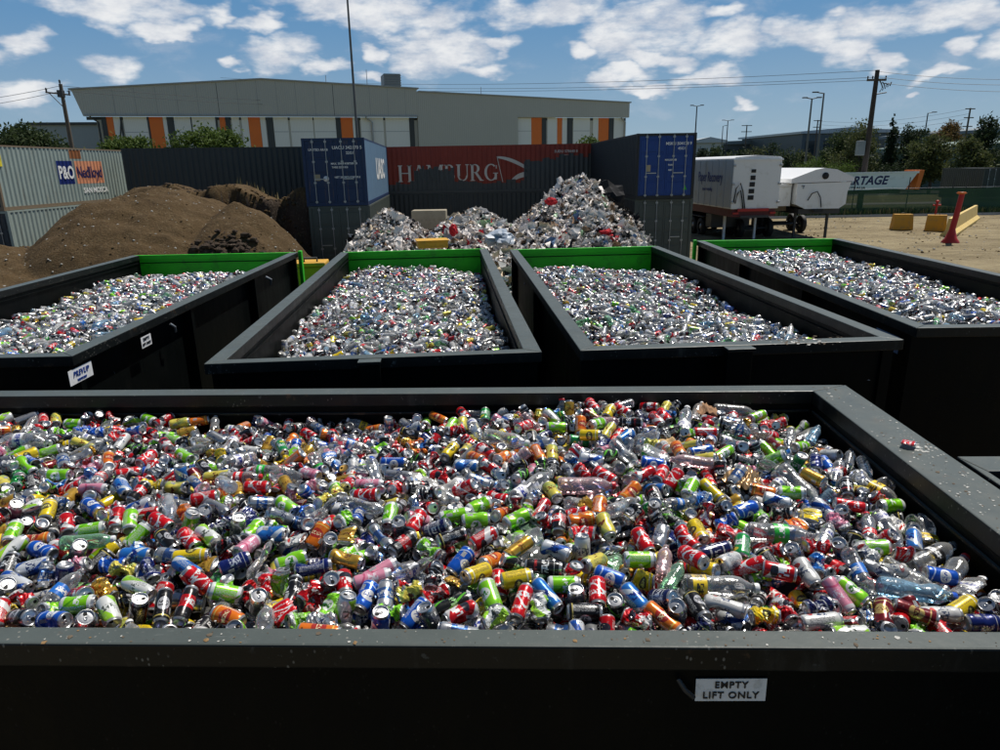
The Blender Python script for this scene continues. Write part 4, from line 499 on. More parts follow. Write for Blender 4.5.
2,5,2561,335,-81,180,52,325,2,0,1155,1047,-92,247,107,323,0,15,2593,389,-85,251,330,230,2,1,2438,470,-81,89,340,131,0,1,3021,645,-74,274,324,56,0,7,3358,849,-139,31,339,31,1,1,2629,137,-94,251,1,311,1,9,1908,307,-89,93,69,17,
3,5,2254,353,-76,306,356,145,4,21,2084,923,-107,178,77,1,0,1,1795,746,-75,318,55,188,2,2,2004,551,-88,266,40,47,2,8,1834,108,-97,90,214,21,0,3,2527,926,-62,67,6,122,1,14,1688,1018,-98,90,47,72,0,8,3358,918,-113,104,224,350,
4,17,3149,825,-96,282,307,19,0,2,3089,442,-88,279,69,48,6,19,3218,191,-131,268,163,0,4,21,2101,682,-80,40,262,310,3,2,1337,612,-80,271,307,237,0,8,2997,152,-104,89,38,138,1,15,2427,547,-83,272,286,324,3,5,3304,583,-110,85,219,359,
0,3,1855,1030,-111,117,310,279,2,10,1515,253,-105,89,38,222,0,2,1685,961,-115,121,323,273,7,20,2426,426,-72,230,53,42,0,4,2785,697,-63,264,255,313,1,0,2828,769,-38,273,326,22,2,4,1900,1120,-130,97,297,339,0,1,3059,1072,-68,232,2,104,
2,0,1447,344,-101,282,284,51,0,1,2798,799,-60,270,109,11,0,2,1032,873,-83,101,299,319,2,6,1624,43,-70,283,261,306,0,11,1422,270,-60,204,332,284,1,0,2345,1141,-102,263,342,92,2,1,1718,486,-61,62,13,255,2,11,979,1064,-95,272,290,257,
2,1,1864,642,-67,156,81,348,1,4,3292,190,-155,75,28,288,0,1,1855,513,-84,270,0,88,7,17,2342,695,-82,283,6,56,0,4,2451,632,-81,267,68,3,1,5,1727,385,-93,274,327,289,1,10,3030,1118,-77,115,234,359,0,2,1928,904,-113,212,1,118,
3,8,2108,729,-91,264,355,345,2,10,3042,444,-87,99,300,345,0,7,2426,885,-70,227,359,275,6,19,2234,552,-59,255,53,339,2,4,1321,745,-89,276,244,296,3,1,2768,966,-44,95,337,115,3,1,2000,936,-113,339,344,188,2,13,2780,1079,-66,354,5,25,
1,10,2145,35,-40,266,0,271,0,4,2043,133,-62,225,294,16,3,11,1779,867,-102,268,333,36,3,8,2217,1012,-89,217,12,300,0,5,2826,693,-57,297,328,316,1,0,1568,967,-87,71,239,16,2,3,2520,1139,-72,275,67,275,0,4,3341,541,-132,97,329,63,
6,17,2490,466,-54,37,98,12,0,4,2608,754,-41,297,228,323,2,0,1808,824,-99,57,283,79,2,4,2464,1043,-55,78,331,124,1,0,2791,277,-66,292,213,306,1,9,2792,752,-63,90,322,104,2,3,2313,383,-82,270,145,27,2,3,1127,718,-94,86,31,334,
0,3,1014,952,-66,122,53,340,0,10,2200,1008,-106,32,332,3,2,15,1133,1140,-116,180,293,0,2,4,1523,910,-80,286,357,236,2,2,2318,653,-62,116,110,37,0,1,2166,503,-83,268,321,313,0,14,3070,967,-54,110,324,341,0,0,2221,955,-86,84,37,221,
4,24,2516,521,-80,272,37,329,0,11,1700,116,-74,267,301,69,2,1,3116,999,-60,339,31,153,2,2,2862,219,-106,94,72,359,0,15,2100,204,-84,93,35,11,3,0,2583,383,-55,30,41,126,7,17,2596,789,-71,271,356,10,2,11,1156,692,-90,276,214,0,
3,1,2188,840,-90,91,28,334,0,0,2480,1137,-74,3,2,180,0,2,1419,661,-70,355,57,238,2,1,2298,609,-61,332,21,195,2,9,1575,460,-53,94,20,17,2,0,2260,111,-91,78,109,350,1,1,2881,1119,-62,96,133,5,0,11,3098,386,-93,65,114,24,
2,5,2675,954,-39,259,289,19,0,2,2564,1073,-70,72,340,263,4,22,2897,223,-106,96,288,337,0,5,1661,389,-93,273,329,287,0,3,2472,950,-63,82,237,344,3,10,2064,323,-87,89,1,139,0,1,2756,826,-56,62,291,56,2,0,3305,428,-116,53,193,355,
2,14,3286,213,-117,58,165,319,0,11,2097,94,-83,70,329,325,2,2,1225,663,-70,127,342,122,1,2,2695,688,-65,87,2,184,3,11,2875,947,-65,173,359,318,3,0,2546,728,-51,101,315,264,2,1,3141,158,-109,91,250,353,2,2,2592,547,-79,283,289,332,
0,5,3095,294,-98,276,39,31,2,7,2654,653,-70,76,252,332,0,0,2163,897,-97,101,36,236,2,8,2018,485,-82,91,16,122,2,4,2642,965,-68,272,5,144,2,2,2954,916,-51,59,73,229,2,3,3221,533,-121,89,48,359,0,5,2654,603,-65,244,333,245,
7,17,1902,452,-67,271,343,352,1,10,2004,1076,-131,281,350,88,2,6,2397,129,-93,274,36,44,3,7,1394,310,-59,57,1,346,0,2,1802,390,-89,273,105,70,2,0,2008,914,-117,289,241,75,1,1,1721,1118,-125,87,1,347,5,21,1797,1085,-129,90,8,51,
2,1,2631,666,-40,316,274,242,0,8,2841,313,-73,152,328,54,0,1,3345,571,-121,342,33,145,2,5,1848,305,-91,97,285,3,3,0,1788,672,-103,82,3,359,2,6,1120,1097,-98,57,333,139,0,1,2831,528,-67,314,308,189,2,1,1090,740,-75,300,143,350,
2,5,2466,832,-44,295,355,73,0,5,1085,1112,-96,103,2,143,3,0,698,935,-95,321,346,346,0,8,199,958,-63,56,296,111,1,12,85,99,-52,208,349,358,2,0,3334,120,-114,100,20,266,1,4,953,587,-40,101,332,71,6,17,1366,145,-52,10,152,325,
0,1,2048,1000,-109,98,359,23,7,17,21,229,-32,298,344,352,0,2,468,892,-60,90,63,268,0,15,1267,39,-47,266,290,39,2,3,209,1112,-92,341,154,12,0,9,290,200,-56,77,143,348,2,2,926,99,-32,106,354,314,2,2,1110,258,-51,0,124,49,
0,7,418,314,-37,312,100,56,0,11,66,643,-33,283,1,87,2,2,452,936,-69,77,18,153,4,23,124,636,-53,98,5,294,0,0,17,293,-53,76,303,12,0,15,1208,529,-51,66,0,33,2,2,536,73,-70,310,281,237,0,1,3277,26,-100,92,299,62,
2,1,970,405,-55,304,40,101,0,2,139,30,-70,271,25,128,0,5,1132,580,-40,259,359,79,3,2,3143,824,-72,105,11,284,1,15,1271,232,-50,321,288,118,0,2,248,1093,-68,85,7,93,3,1,125,556,-49,258,333,345,1,1,393,804,-45,270,21,201,
7,18,681,666,-55,118,15,327,1,4,349,95,-33,327,273,5,2,0,567,860,-66,275,304,246,2,1,1061,620,-44,115,332,89,2,0,220,1020,-80,211,308,68,0,2,1794,16,-50,286,343,85,2,12,417,224,-67,84,8,83,6,17,3078,30,-73,255,357,298,
0,14,535,1021,-61,97,313,305,2,7,1265,78,-67,45,198,36,0,11,836,603,-40,59,50,356,1,12,485,362,-45,318,160,323,0,2,549,387,-37,133,48,32,1,2,1281,418,-36,167,47,5,0,0,527,506,-39,294,76,20,2,10,759,763,-71,228,359,127,
0,10,1274,346,-33,288,339,266,0,3,828,886,-73,98,230,340,3,0,281,1132,-86,223,49,344,4,17,175,113,-62,241,359,136,2,1,678,1019,-74,230,348,64,0,0,337,652,-27,59,302,112,0,14,1133,217,-36,85,41,44,0,2,422,892,-47,26,249,248,
0,1,814,162,-40,32,84,98,2,4,396,478,-36,93,109,296,0,2,693,729,-51,323,78,142,0,9,917,754,-47,91,124,324,0,0,668,153,-43,296,23,81,0,8,254,215,-47,356,110,110,0,1,287,360,-29,253,4,317,0,0,664,979,-74,354,47,8,
0,7,861,269,-29,79,6,2,1,2,401,699,-61,280,119,27,2,1,636,732,-49,291,295,95,3,10,291,1091,-74,114,127,15,1,9,512,47,-49,271,1,282,0,2,93,527,-38,16,241,54,4,24,989,451,-23,297,211,44,2,13,41,1132,-82,295,10,305,
6,17,1109,62,-47,244,52,43,0,10,244,305,-33,296,229,304,2,1,338,1122,-69,89,334,345,3,4,798,878,-87,353,153,83,2,0,224,444,-52,127,322,66,2,1,855,770,-53,10,79,190,5,17,1480,27,-52,245,352,111,1,1,392,1124,-74,75,38,43,
0,8,1425,939,-93,235,322,33,1,4,369,404,-49,17,227,260,0,10,1017,92,-44,254,341,36,1,0,443,368,-57,292,330,303,0,5,480,488,-31,251,274,324,2,5,16,994,-78,223,277,48,1,3,758,552,-36,281,73,33,2,0,552,601,-54,319,7,58,
2,2,2475,860,-55,121,322,263,1,1,178,984,-87,334,214,75,2,1,292,959,-66,33,325,15,0,1,913,373,-28,351,285,76,0,1,115,254,-46,300,120,75,0,1,1097,205,-55,241,40,42,1,8,638,202,-59,276,326,317,7,24,133,1107,-77,71,30,105,
7,17,731,208,-66,57,335,165,3,4,1296,206,-67,289,21,79,0,1,718,963,-68,279,319,269,0,11,736,461,-53,289,215,11,2,4,993,822,-58,95,321,235,0,5,17,161,-66,281,50,9,0,7,487,657,-32,332,306,64,6,18,1203,488,-29,100,20,276,
0,3,1442,56,-55,100,7,324,3,2,1097,512,-43,299,196,318,0,5,3359,508,-112,60,16,171,0,0,666,61,-32,94,3,49,2,2,216,215,-74,135,0,355,0,1,517,443,-49,344,41,29,3,1,317,1045,-90,81,55,297,2,1,212,141,-72,315,322,192,
1,6,1663,15,-53,264,32,86,7,17,1176,119,-43,100,40,49,0,10,1291,371,-50,42,199,320,0,2,1039,233,-57,88,8,97,1,1,609,437,-49,216,323,348,0,2,341,920,-53,109,215,357,4,24,2956,1138,-70,57,118,60,2,1,502,244,-49,224,303,323,
0,3,37,341,-39,262,340,234,0,0,459,713,-56,139,351,56,0,0,319,628,-52,348,63,174,7,17,1175,199,-44,104,293,302,1,7,1020,758,-70,319,115,94,6,17,3190,56,-103,64,323,110,3,8,1637,705,-72,106,4,34,6,17,740,706,-66,69,143,351,
2,0,645,352,-36,57,347,318,0,3,142,128,-72,215,277,32,2,10,706,24,-54,142,5,41,2,6,476,787,-68,272,145,359,0,5,65,131,-49,288,2,303,1,1,710,782,-53,97,352,150,3,8,212,581,-62,113,357,76,2,0,788,117,-49,328,352,128,
6,17,1244,286,-51,281,158,11,7,17,941,824,-67,273,345,43,0,0,2977,17,-84,179,3,72,2,1,167,67,-66,138,332,9,2,4,133,1005,-65,247,58,37,1,2,1480,149,-66,80,138,7,0,3,1004,421,-47,12,128,18,0,11,569,1072,-70,245,337,14,
3,1,1872,1068,-124,240,296,297,0,14,1412,202,-44,25,73,42,2,1,823,805,-51,119,334,117,2,1,1118,1019,-93,81,35,14,3,3,1962,48,-75,74,174,345,2,1,352,606,-39,351,283,230,2,4,1184,1042,-89,73,322,348,2,9,1918,794,-94,64,359,99,
0,9,32,954,-68,299,83,122,1,1,361,450,-50,67,21,249,2,2,1941,448,-51,292,27,104,6,17,3338,1067,-137,300,128,30,0,3,230,470,-38,248,3,267,0,5,154,359,-50,257,332,290,0,11,600,932,-75,14,41,336,1,8,387,198,-52,274,41,228,
1,4,625,1001,-77,292,61,297,0,0,794,752,-70,269,350,168,2,5,1070,29,-61,305,326,289,2,7,452,862,-57,303,345,259,2,1,2278,16,-65,245,16,263,1,1,499,218,-59,109,355,98,2,0,585,877,-85,85,42,68,0,1,523,17,-51,16,295,162,
3,0,425,539,-50,0,0,215,3,9,813,456,-60,272,1,124,3,11,952,660,-49,301,3,184,3,1,2799,522,-59,96,358,22,1,1,266,379,-42,68,111,314,0,5,1172,317,-48,236,238,4,0,4,3273,74,-110,326,166,28,2,2,497,314,-47,296,354,291,
0,2,1797,40,-72,65,29,253,0,0,1250,34,-73,256,326,33,1,2,275,662,-46,326,292,207,0,10,448,181,-67,268,322,248,2,0,573,149,-58,129,349,42,2,3,286,1018,-89,347,144,315,2,1,1244,504,-60,288,203,14,0,7,856,431,-50,270,326,263,
3,8,2206,644,-62,276,196,20,0,2,604,375,-34,100,38,273,0,2,1348,67,-59,46,52,286,2,2,278,144,-56,357,107,303,2,3,1180,458,-54,31,82,269,2,4,2456,28,-68,281,69,21,7,17,47,497,-52,92,43,83,2,1,709,134,-57,11,43,303,
4,17,887,840,-64,244,336,352,0,1,223,394,-35,281,315,27,2,1,1383,1043,-104,238,24,261,6,17,38,764,-54,100,49,53,0,0,71,1111,-77,107,27,299,0,0,601,787,-78,87,351,243,0,0,163,727,-43,14,56,313,2,10,1282,739,-76,28,17,54,
1,2,817,1010,-87,219,304,337,6,17,599,114,-64,189,86,8,0,0,658,861,-75,303,1,291,0,2,95,694,-51,3,117,65,2,0,745,407,-55,323,48,9,0,4,225,259,-50,316,301,244,0,12,1042,414,-38,292,114,4,0,8,910,271,-29,120,303,59,
0,2,423,97,-54,274,24,74,4,17,112,792,-38,68,126,25,3,11,176,932,-68,115,324,243,3,2,1152,416,-56,248,358,130,2,1,1058,530,-51,323,180,346,3,11,1189,143,-58,123,327,1,2,2,497,1075,-69,82,283,3,2,16,507,794,-69,47,0,10,
2,0,3044,1030,-66,350,295,138,0,0,706,648,-36,47,72,215,0,6,824,285,-49,274,72,3,2,0,1156,82,-49,55,224,340,0,1,2374,472,-48,235,283,4,1,9,846,405,-37,43,59,214,0,2,138,297,-72,82,335,273,7,17,447,653,-42,87,7,11,
0,2,335,513,-44,125,7,322,1,6,3317,37,-128,295,346,345,3,9,1095,405,-58,264,295,308,2,1,829,944,-85,274,198,358,2,4,673,106,-39,129,323,282,0,15,754,817,-67,200,52,306,2,12,1320,111,-54,263,220,332,3,9,1860,709,-77,275,356,222,
1,1,274,80,-69,74,143,354,6,21,1199,15,-57,291,17,96,2,16,564,669,-56,36,326,193,0,11,611,1090,-85,337,32,77,3,8,954,929,-79,299,7,275,2,5,205,745,-42,278,357,348,2,6,777,912,-69,103,346,244,4,17,764,1115,-82,222,335,52,
4,17,806,236,-34,99,31,67,7,17,270,288,-51,294,349,211,0,8,1053,310,-51,352,320,244,4,17,1414,110,-67,288,44,91,0,8,195,448,-73,281,67,48,2,1,1342,243,-45,39,268,279,1,10,738,320,-49,73,103,62,2,8,666,385,-53,7,238,96,
0,0,62,852,-44,314,278,280,0,0,982,884,-83,296,329,41,3,11,1183,573,-43,281,342,142,0,1,397,987,-78,236,27,277,0,1,1000,204,-57,273,1,31,2,0,115,881,-63,52,307,354,2,9,490,1118,-99,96,237,20,3,13,3138,9,-103,180,13,0,
0,0,894,597,-47,353,351,115,0,1,1000,49,-54,62,13,319,1,0,513,343,-58,93,290,280,0,6,419,278,-64,85,324,123,0,2,424,46,-61,111,39,14,0,4,323,833,-39,237,326,312,2,3,575,261,-36,3,115,150,2,1,949,744,-54,336,40,188,
0,0,850,945,-63,267,344,1,0,5,681,1054,-69,70,320,67,0,4,435,1092,-94,93,238,23,2,11,998,265,-44,320,17,61,1,5,819,598,-67,120,37,69,6,17,1129,635,-59,255,39,7,3,5,1035,766,-38,65,14,245,4,17,602,293,-27,257,324,88,
0,11,752,606,-48,306,346,10,0,0,2881,19,-61,54,234,292,2,2,699,541,-45,313,47,155,5,20,363,1023,-52,272,4,75,2,5,898,198,-39,125,49,28,3,5,591,898,-72,282,22,92,1,0,76,446,-62,266,281,349,0,1,869,684,-73,117,134,352,
0,0,501,169,-45,115,310,341,0,11,171,388,-69,54,319,254,3,1,1062,99,-47,269,226,37,0,1,253,515,-30,78,358,144,0,6,480,565,-46,274,13,12,0,0,675,1108,-81,326,353,195,3,0,131,486,-53,12,155,81,0,15,805,575,-52,279,26,250,
2,2,1744,732,-80,267,11,88,0,15,824,1106,-70,282,344,60,7,17,552,957,-77,260,215,359,0,15,498,625,-42,266,0,307,0,11,155,426,-45,101,320,117,1,2,386,157,-46,330,191,359,0,14,327,736,-45,115,348,25,2,2,345,307,-53,25,214,348,
2,6,1053,852,-75,324,297,283,3,13,827,139,-57,28,20,87,0,7,207,675,-45,118,340,77,2,1,518,672,-62,268,311,33,2,1,1192,56,-43,85,11,138,0,1,1148,525,-32,96,57,22,7,17,1162,433,-28,98,339,89,2,3,644,794,-67,62,20,209,
0,0,1419,53,-32,281,42,334,2,1,1001,762,-48,117,261,346,4,20,186,225,-31,92,5,46,0,4,746,1083,-90,71,326,35,4,17,85,312,-43,300,128,324,3,2,411,744,-49,70,347,30,3,3,415,959,-60,73,69,6,5,17,700,181,-22,90,12,1,
1,11,215,168,-62,304,19,239,0,8,609,693,-47,184,51,26,7,17,434,258,-42,106,19,299,0,2,483,82,-31,22,246,85,2,1,641,1136,-69,217,332,319,1,9,349,678,-44,57,207,352,6,17,367,795,-35,256,358,202,2,3,389,508,-37,275,121,297,
0,3,1130,104,-45,74,22,333,2,16,102,930,-66,262,356,357,2,3,743,382,-38,77,33,100,1,8,895,51,-46,287,109,28,0,0,455,622,-15,282,79,38,1,14,54,167,-48,170,28,39,0,3,33,43,-62,74,14,85,0,4,58,986,-62,297,237,68,
2,0,2588,16,-59,174,356,48,0,0,1013,146,-38,332,289,2,0,6,813,994,-52,256,238,32,2,4,1442,149,-49,108,7,15,0,2,588,39,-58,25,53,189,0,12,477,1015,-61,255,353,237,0,8,569,927,-55,69,18,343,4,22,1017,617,-31,277,214,336,
0,5,1271,142,-48,102,9,150,2,9,623,762,-53,272,329,114,0,1,488,442,-32,308,209,333,0,15,273,724,-35,27,304,353,0,4,858,72,-42,227,35,319,1,1,871,317,-28,107,72,295,0,2,953,70,-49,7,293,125,0,2,557,476,-26,51,305,325,
0,0,226,47,-65,291,336,82,0,4,962,512,-29,266,358,344,0,0,442,453,-25,348,293,332,1,1,645,948,-63,70,249,40,2,15,30,866,-54,17,192,45,2,2,1243,691,-58,66,46,12,1,3,286,36,-55,265,286,331,2,2,438,158,-35,47,241,275,
0,4,901,882,-55,247,289,274,2,11,183,624,-36,293,39,3,0,13,465,1116,-69,268,26,323,5,17,846,162,-15,267,30,326,0,5,3023,16,-98,88,270,272,2,10,2469,16,-39,86,329,92,1,1,431,516,-20,108,332,358,2,2,148,907,-58,225,9,253,
2,2,178,231,-68,304,15,344,0,4,700,922,-69,255,35,257,2,9,274,1050,-65,22,156,68,0,16,417,611,-28,138,85,44,3,3,611,88,-67,154,315,16,0,14,340,270,-52,50,2,220,2,0,564,819,-66,34,145,306,2,6,513,832,-54,276,357,36,
0,8,435,124,-44,267,348,69,3,11,1329,97,-75,37,23,80,0,0,76,604,-37,324,350,328,0,0,388,929,-58,53,322,215,2,7,680,444,-38,302,68,227,2,3,571,578,-44,74,347,133,2,10,1042,258,-39,289,310,255,2,0,401,61,-34,261,53,28,
0,6,935,440,-41,349,239,93,1,11,157,329,-42,259,342,124,0,0,290,341,-52,289,30,148,2,8,782,833,-66,64,10,7,0,1,612,836,-57,295,181,11,2,4,909,671,-44,125,78,308,1,2,2407,14,-45,83,54,85,1,0,1364,203,-40,48,213,340,
2,4,172,889,-43,282,57,115,2,6,842,517,-37,10,240,321,1,2,53,239,-38,267,327,24,1,0,2173,1064,-95,279,43,140,0,6,404,358,-44,8,242,4,2,8,489,124,-40,137,322,315,0,2,227,592,-43,258,335,227,0,2,1308,291,-54,221,4,10,
0,2,3262,1139,-113,316,44,305,2,0,622,1031,-76,267,2,99,2,2,944,920,-59,307,313,219,2,11,602,969,-77,121,303,75,2,3,480,974,-72,322,242,37,3,9,1230,467,-46,82,352,54,2,3,1217,258,-47,332,296,133,3,16,745,922,-80,123,54,13,
5,18,986,327,-18,276,313,257,0,6,1212,45,-63,333,223,36,0,1,1081,914,-59,45,32,247,3,0,82,971,-77,263,9,106,0,6,753,300,-26,322,323,337,2,1,155,159,-44,99,278,3,0,3,1172,275,-36,52,332,286,0,1,1452,103,-44,309,112,317,
0,14,935,239,-26,280,335,101,1,1,648,838,-54,271,255,31,2,1,2485,28,-64,339,301,315,2,4,964,148,-42,116,17,53,1,0,1087,425,-43,49,342,66,0,7,514,908,-71,114,77,26,7,17,279,436,-32,90,8,98,2,4,199,555,-47,150,20,65,
0,1,562,97,-47,87,330,36,1,6,373,879,-60,100,13,279,0,0,722,1076,-71,79,157,359,2,1,848,28,-52,282,5,135,2,1,364,180,-41,24,314,204,0,0,28,578,-43,286,329,205,0,2,595,459,-33,315,314,84,0,2,160,831,-70,22,342,263,
0,10,1128,445,-47,347,250,68,2,4,730,1019,-78,301,143,65,3,8,34,1063,-81,267,48,279,2,4,1081,108,-35,91,298,35,1,2,683,774,-70,28,65,255,0,1,1050,34,-38,91,349,339,3,0,2900,15,-94,357,2,35,3,1,1108,788,-69,234,357,113,
0,8,727,183,-51,319,321,308,0,11,717,292,-31,30,249,92,0,2,979,199,-33,241,293,79,2,4,215,925,-45,248,18,71,3,1,911,154,-42,278,352,281,0,11,289,470,-22,110,359,268,1,0,893,15,-69,79,69,80,2,3,719,1121,-86,2,28,38,
1,1,834,1012,-65,278,46,27,6,17,1389,244,-39,131,333,331,0,10,806,944,-65,243,14,10,3,10,1481,69,-62,65,69,332,2,0,1115,146,-63,291,75,295,2,6,126,60,-76,305,50,327,2,8,541,757,-60,30,233,332,2,11,27,734,-55,289,337,217,
3,0,321,1027,-85,39,26,238,6,17,294,551,-57,348,184,318,0,3,337,980,-59,252,297,286,4,17,180,822,-34,65,338,221,2,8,230,719,-18,283,204,21,1,4,438,37,-37,285,322,343,0,0,277,580,-41,59,222,345,7,24,1157,243,-35,128,15,98,
6,19,519,589,-38,228,341,265,2,0,961,865,-55,238,340,70,2,6,3346,149,-111,151,301,38,0,1,538,231,-45,313,148,320,2,1,745,492,-36,259,358,24,2,3,915,632,-55,5,59,110,0,15,969,700,-43,311,33,65,0,0,519,273,-41,316,134,79,
0,9,811,341,-37,140,312,15,0,2,354,759,-38,79,127,29,2,3,530,1100,-89,293,116,40,2,1,1018,287,-49,10,35,139,7,17,751,649,-53,75,318,58,0,0,74,762,-39,300,136,345,2,3,286,688,-54,105,25,82,2,2,102,580,-49,348,122,74,
2,5,456,791,-45,67,321,164,2,11,710,496,-36,250,67,347,0,4,17,738,-27,86,339,1,3,9,294,26,-77,268,1,35,0,3,449,320,-36,339,77,85,2,16,301,309,-40,240,351,316,4,25,631,49,-30,319,56,284,0,9,617,1065,-68,341,82,1,
2,7,694,359,-30,90,334,82,7,21,790,731,-45,269,4,318,2,0,899,955,-74,269,260,66,2,13,1880,19,-61,353,171,21,2,4,319,864,-41,64,348,298,0,1,96,33,-62,62,342,162,3,3,2156,859,-80,108,19,143,0,0,882,638,-39,226,40,10,
3,10,370,852,-61,241,318,311,0,11,693,1138,-76,358,358,109,1,1,335,408,-36,271,233,313,1,15,423,395,-32,82,69,98,1,0,957,557,-48,0,257,345,3,1,437,1135,-80,110,3,91,0,15,1383,42,-57,244,37,342,1,2,158,1041,-60,258,353,287,
3,1,255,77,-57,317,137,68,2,1,801,409,-47,240,309,19,0,7,1074,191,-34,256,300,69,2,6,222,543,-33,72,22,325,0,10,578,1005,-63,308,145,31,2,0,206,1062,-66,108,204,5,2,8,184,202,-55,298,14,123,3,1,673,251,-58,273,343,306,
0,5,904,905,-77,57,252,101,0,7,297,110,-38,327,71,37,2,3,956,371,-32,64,82,48,1,4,941,791,-52,276,35,239,2,0,174,298,-45,285,296,311,2,15,849,487,-52,60,22,322,2,16,1139,400,-39,56,244,295,2,1,1725,972,-99,280,7,200,
0,1,129,723,-46,273,7,25,0,0,3319,41,-92,292,223,53,2,2,535,1055,-80,310,224,277,3,0,691,482,-55,57,21,247,7,17,1032,553,-45,228,328,327,4,17,389,713,-34,236,94,317,2,0,366,123,-24,19,11,90,2,4,1297,221,-42,325,82,225,
0,4,3221,16,-90,120,50,294,0,12,1044,591,-56,273,287,271,1,11,2405,858,-41,247,330,250,0,15,1225,368,-31,56,142,314,0,3,48,74,-66,321,224,64,1,2,420,210,-34,267,59,58,7,17,747,869,-62,266,340,294,6,17,1367,279,-50,100,37,64,
2,5,3343,1094,-116,302,109,69,0,2,33,928,-52,103,348,280,2,4,1295,126,-51,249,61,312,0,0,769,143,-53,14,306,35,2,2,1502,109,-45,37,205,351,3,8,76,1076,-73,99,1,110,2,3,986,83,-38,239,12,21,2,10,57,447,-41,260,309,359,
2,2,504,715,-46,71,19,133,0,15,910,473,-31,81,9,332,2,1,227,976,-78,90,29,253,2,0,934,565,-23,106,317,253,0,2,796,61,-36,117,335,124,1,0,37,410,-58,329,71,301,2,13,212,845,-43,67,8,169,3,6,593,338,-34,99,134,11,
0,1,295,786,-28,70,338,67,0,3,648,688,-52,57,249,2,2,1,555,633,-35,248,68,36,1,1,104,476,-47,240,9,335,0,1,933,299,-28,40,228,302,0,2,69,290,-66,329,104,112,6,22,534,160,-39,296,191,18,0,14,378,1049,-76,314,108,281,
0,7,864,1011,-63,117,336,12,4,17,237,815,-56,111,261,323,2,0,2218,413,-53,288,326,148,2,2,612,271,-57,97,300,329,2,4,945,489,-57,85,37,316,2,1,16,1031,-97,175,359,328,2,6,750,263,-54,282,30,120,2,1,75,549,-51,229,16,264,
2,0,1124,338,-63,39,293,101,5,17,386,1088,-81,250,328,62,0,4,616,154,-61,285,339,231,0,0,3124,1062,-80,124,336,91,3,14,2918,559,-59,299,334,33,6,20,1170,362,-60,82,192,342,2,2,806,490,-56,98,341,122,2,5,541,200,-51,359,183,276,
2,0,49,663,-52,42,311,192,6,17,652,889,-89,270,6,109,0,2,743,158,-36,303,299,284,6,25,590,1113,-96,35,237,59,0,4,948,307,-54,263,29,35,0,8,508,1021,-92,275,45,25,0,7,709,578,-60,35,305,168,0,0,665,550,-65,272,231,23,
0,15,633,931,-88,76,149,19,3,0,1654,831,-96,277,9,96,0,0,1577,17,-71,174,311,7,2,11,646,1050,-100,53,343,220,1,1,3112,21,-84,170,50,7,2,2,2880,506,-55,91,225,338,2,15,750,94,-61,17,281,198,1,2,3357,1118,-140,92,32,6,
0,2,936,596,-67,345,251,56,7,17,931,140,-57,79,3,34,1,0,1254,147,-74,80,128,319,5,17,1022,701,-57,90,4,242,6,17,262,506,-58,131,68,358,2,5,1203,363,-64,88,219,338,3,15,84,1131,-94,278,348,71,0,1,448,570,-45,28,166,355,
0,1,260,275,-74,269,19,255,3,1,678,497,-61,110,334,95,2,1,935,650,-67,78,35,36,0,8,727,808,-85,286,123,53,0,0,551,468,-58,90,144,354,0,14,1163,127,-69,266,303,22,0,3,380,319,-58,306,325,194,0,1,770,470,-55,48,19,26,
2,11,1728,843,-88,90,11,66,0,2,3141,70,-78,57,110,65,4,17,3321,738,-109,89,29,275,0,2,1167,33,-72,54,293,223,0,1,798,1035,-85,351,53,189,2,4,126,188,-63,242,19,257,0,14,122,805,-65,50,277,125,6,17,1091,963,-91,287,155,337,
0,1,2947,838,-55,283,25,42,0,0,650,280,-51,283,119,345,2,15,352,560,-55,92,128,314,2,7,1805,1016,-129,264,76,61,3,8,593,501,-59,90,348,83,0,9,2809,33,-78,97,325,346,0,12,1048,980,-90,85,304,244,2,1,1122,46,-70,269,36,284,
0,2,2261,674,-61,297,224,16,0,4,1913,32,-73,260,109,345,4,17,792,929,-90,106,55,56,2,15,918,207,-58,37,147,297,1,0,664,55,-64,88,2,201,6,17,1092,316,-48,81,37,143,7,17,159,607,-65,28,120,60,2,0,687,1054,-99,73,325,120,
0,14,709,758,-77,85,133,308,0,5,127,921,-82,316,327,287,3,4,2482,1001,-59,100,7,348,4,22,1115,541,-57,83,251,62,7,17,740,522,-62,87,4,101,0,4,216,305,-52,43,46,143,0,8,3114,852,-71,31,236,332,0,1,1079,497,-57,290,334,162,
0,14,554,696,-68,277,40,126,0,14,321,997,-85,110,25,307,0,5,16,1096,-102,314,45,214,0,11,128,393,-70,275,33,34,0,5,1915,1043,-123,257,59,262,1,15,2284,1069,-81,81,351,287,6,17,991,616,-57,130,294,304,0,8,996,327,-55,90,343,248,
4,18,513,713,-75,124,320,267,4,17,834,102,-54,23,122,251,0,0,725,893,-93,288,109,274,0,2,16,368,-72,359,286,91,0,9,507,567,-63,266,358,16,0,11,1765,862,-83,290,60,249,5,17,56,201,-69,100,4,39,0,3,222,873,-63,105,350,322,
0,8,670,334,-52,88,305,108,0,1,271,225,-75,112,262,320,0,0,175,862,-64,339,250,323,0,8,532,411,-54,275,2,119,6,17,931,356,-52,263,299,80,0,9,1085,356,-58,267,41,324,0,4,776,409,-64,71,53,345,0,4,433,502,-56,116,349,239,
4,17,2751,16,-68,291,308,254,0,3,893,554,-54,262,44,41,4,17,1333,225,-71,326,275,6,1,4,1298,788,-78,273,36,5,2,1,3005,1105,-73,100,111,29,1,6,1642,467,-61,281,357,288,6,17,1179,1000,-91,275,345,254,7,17,159,1017,-86,259,21,104,
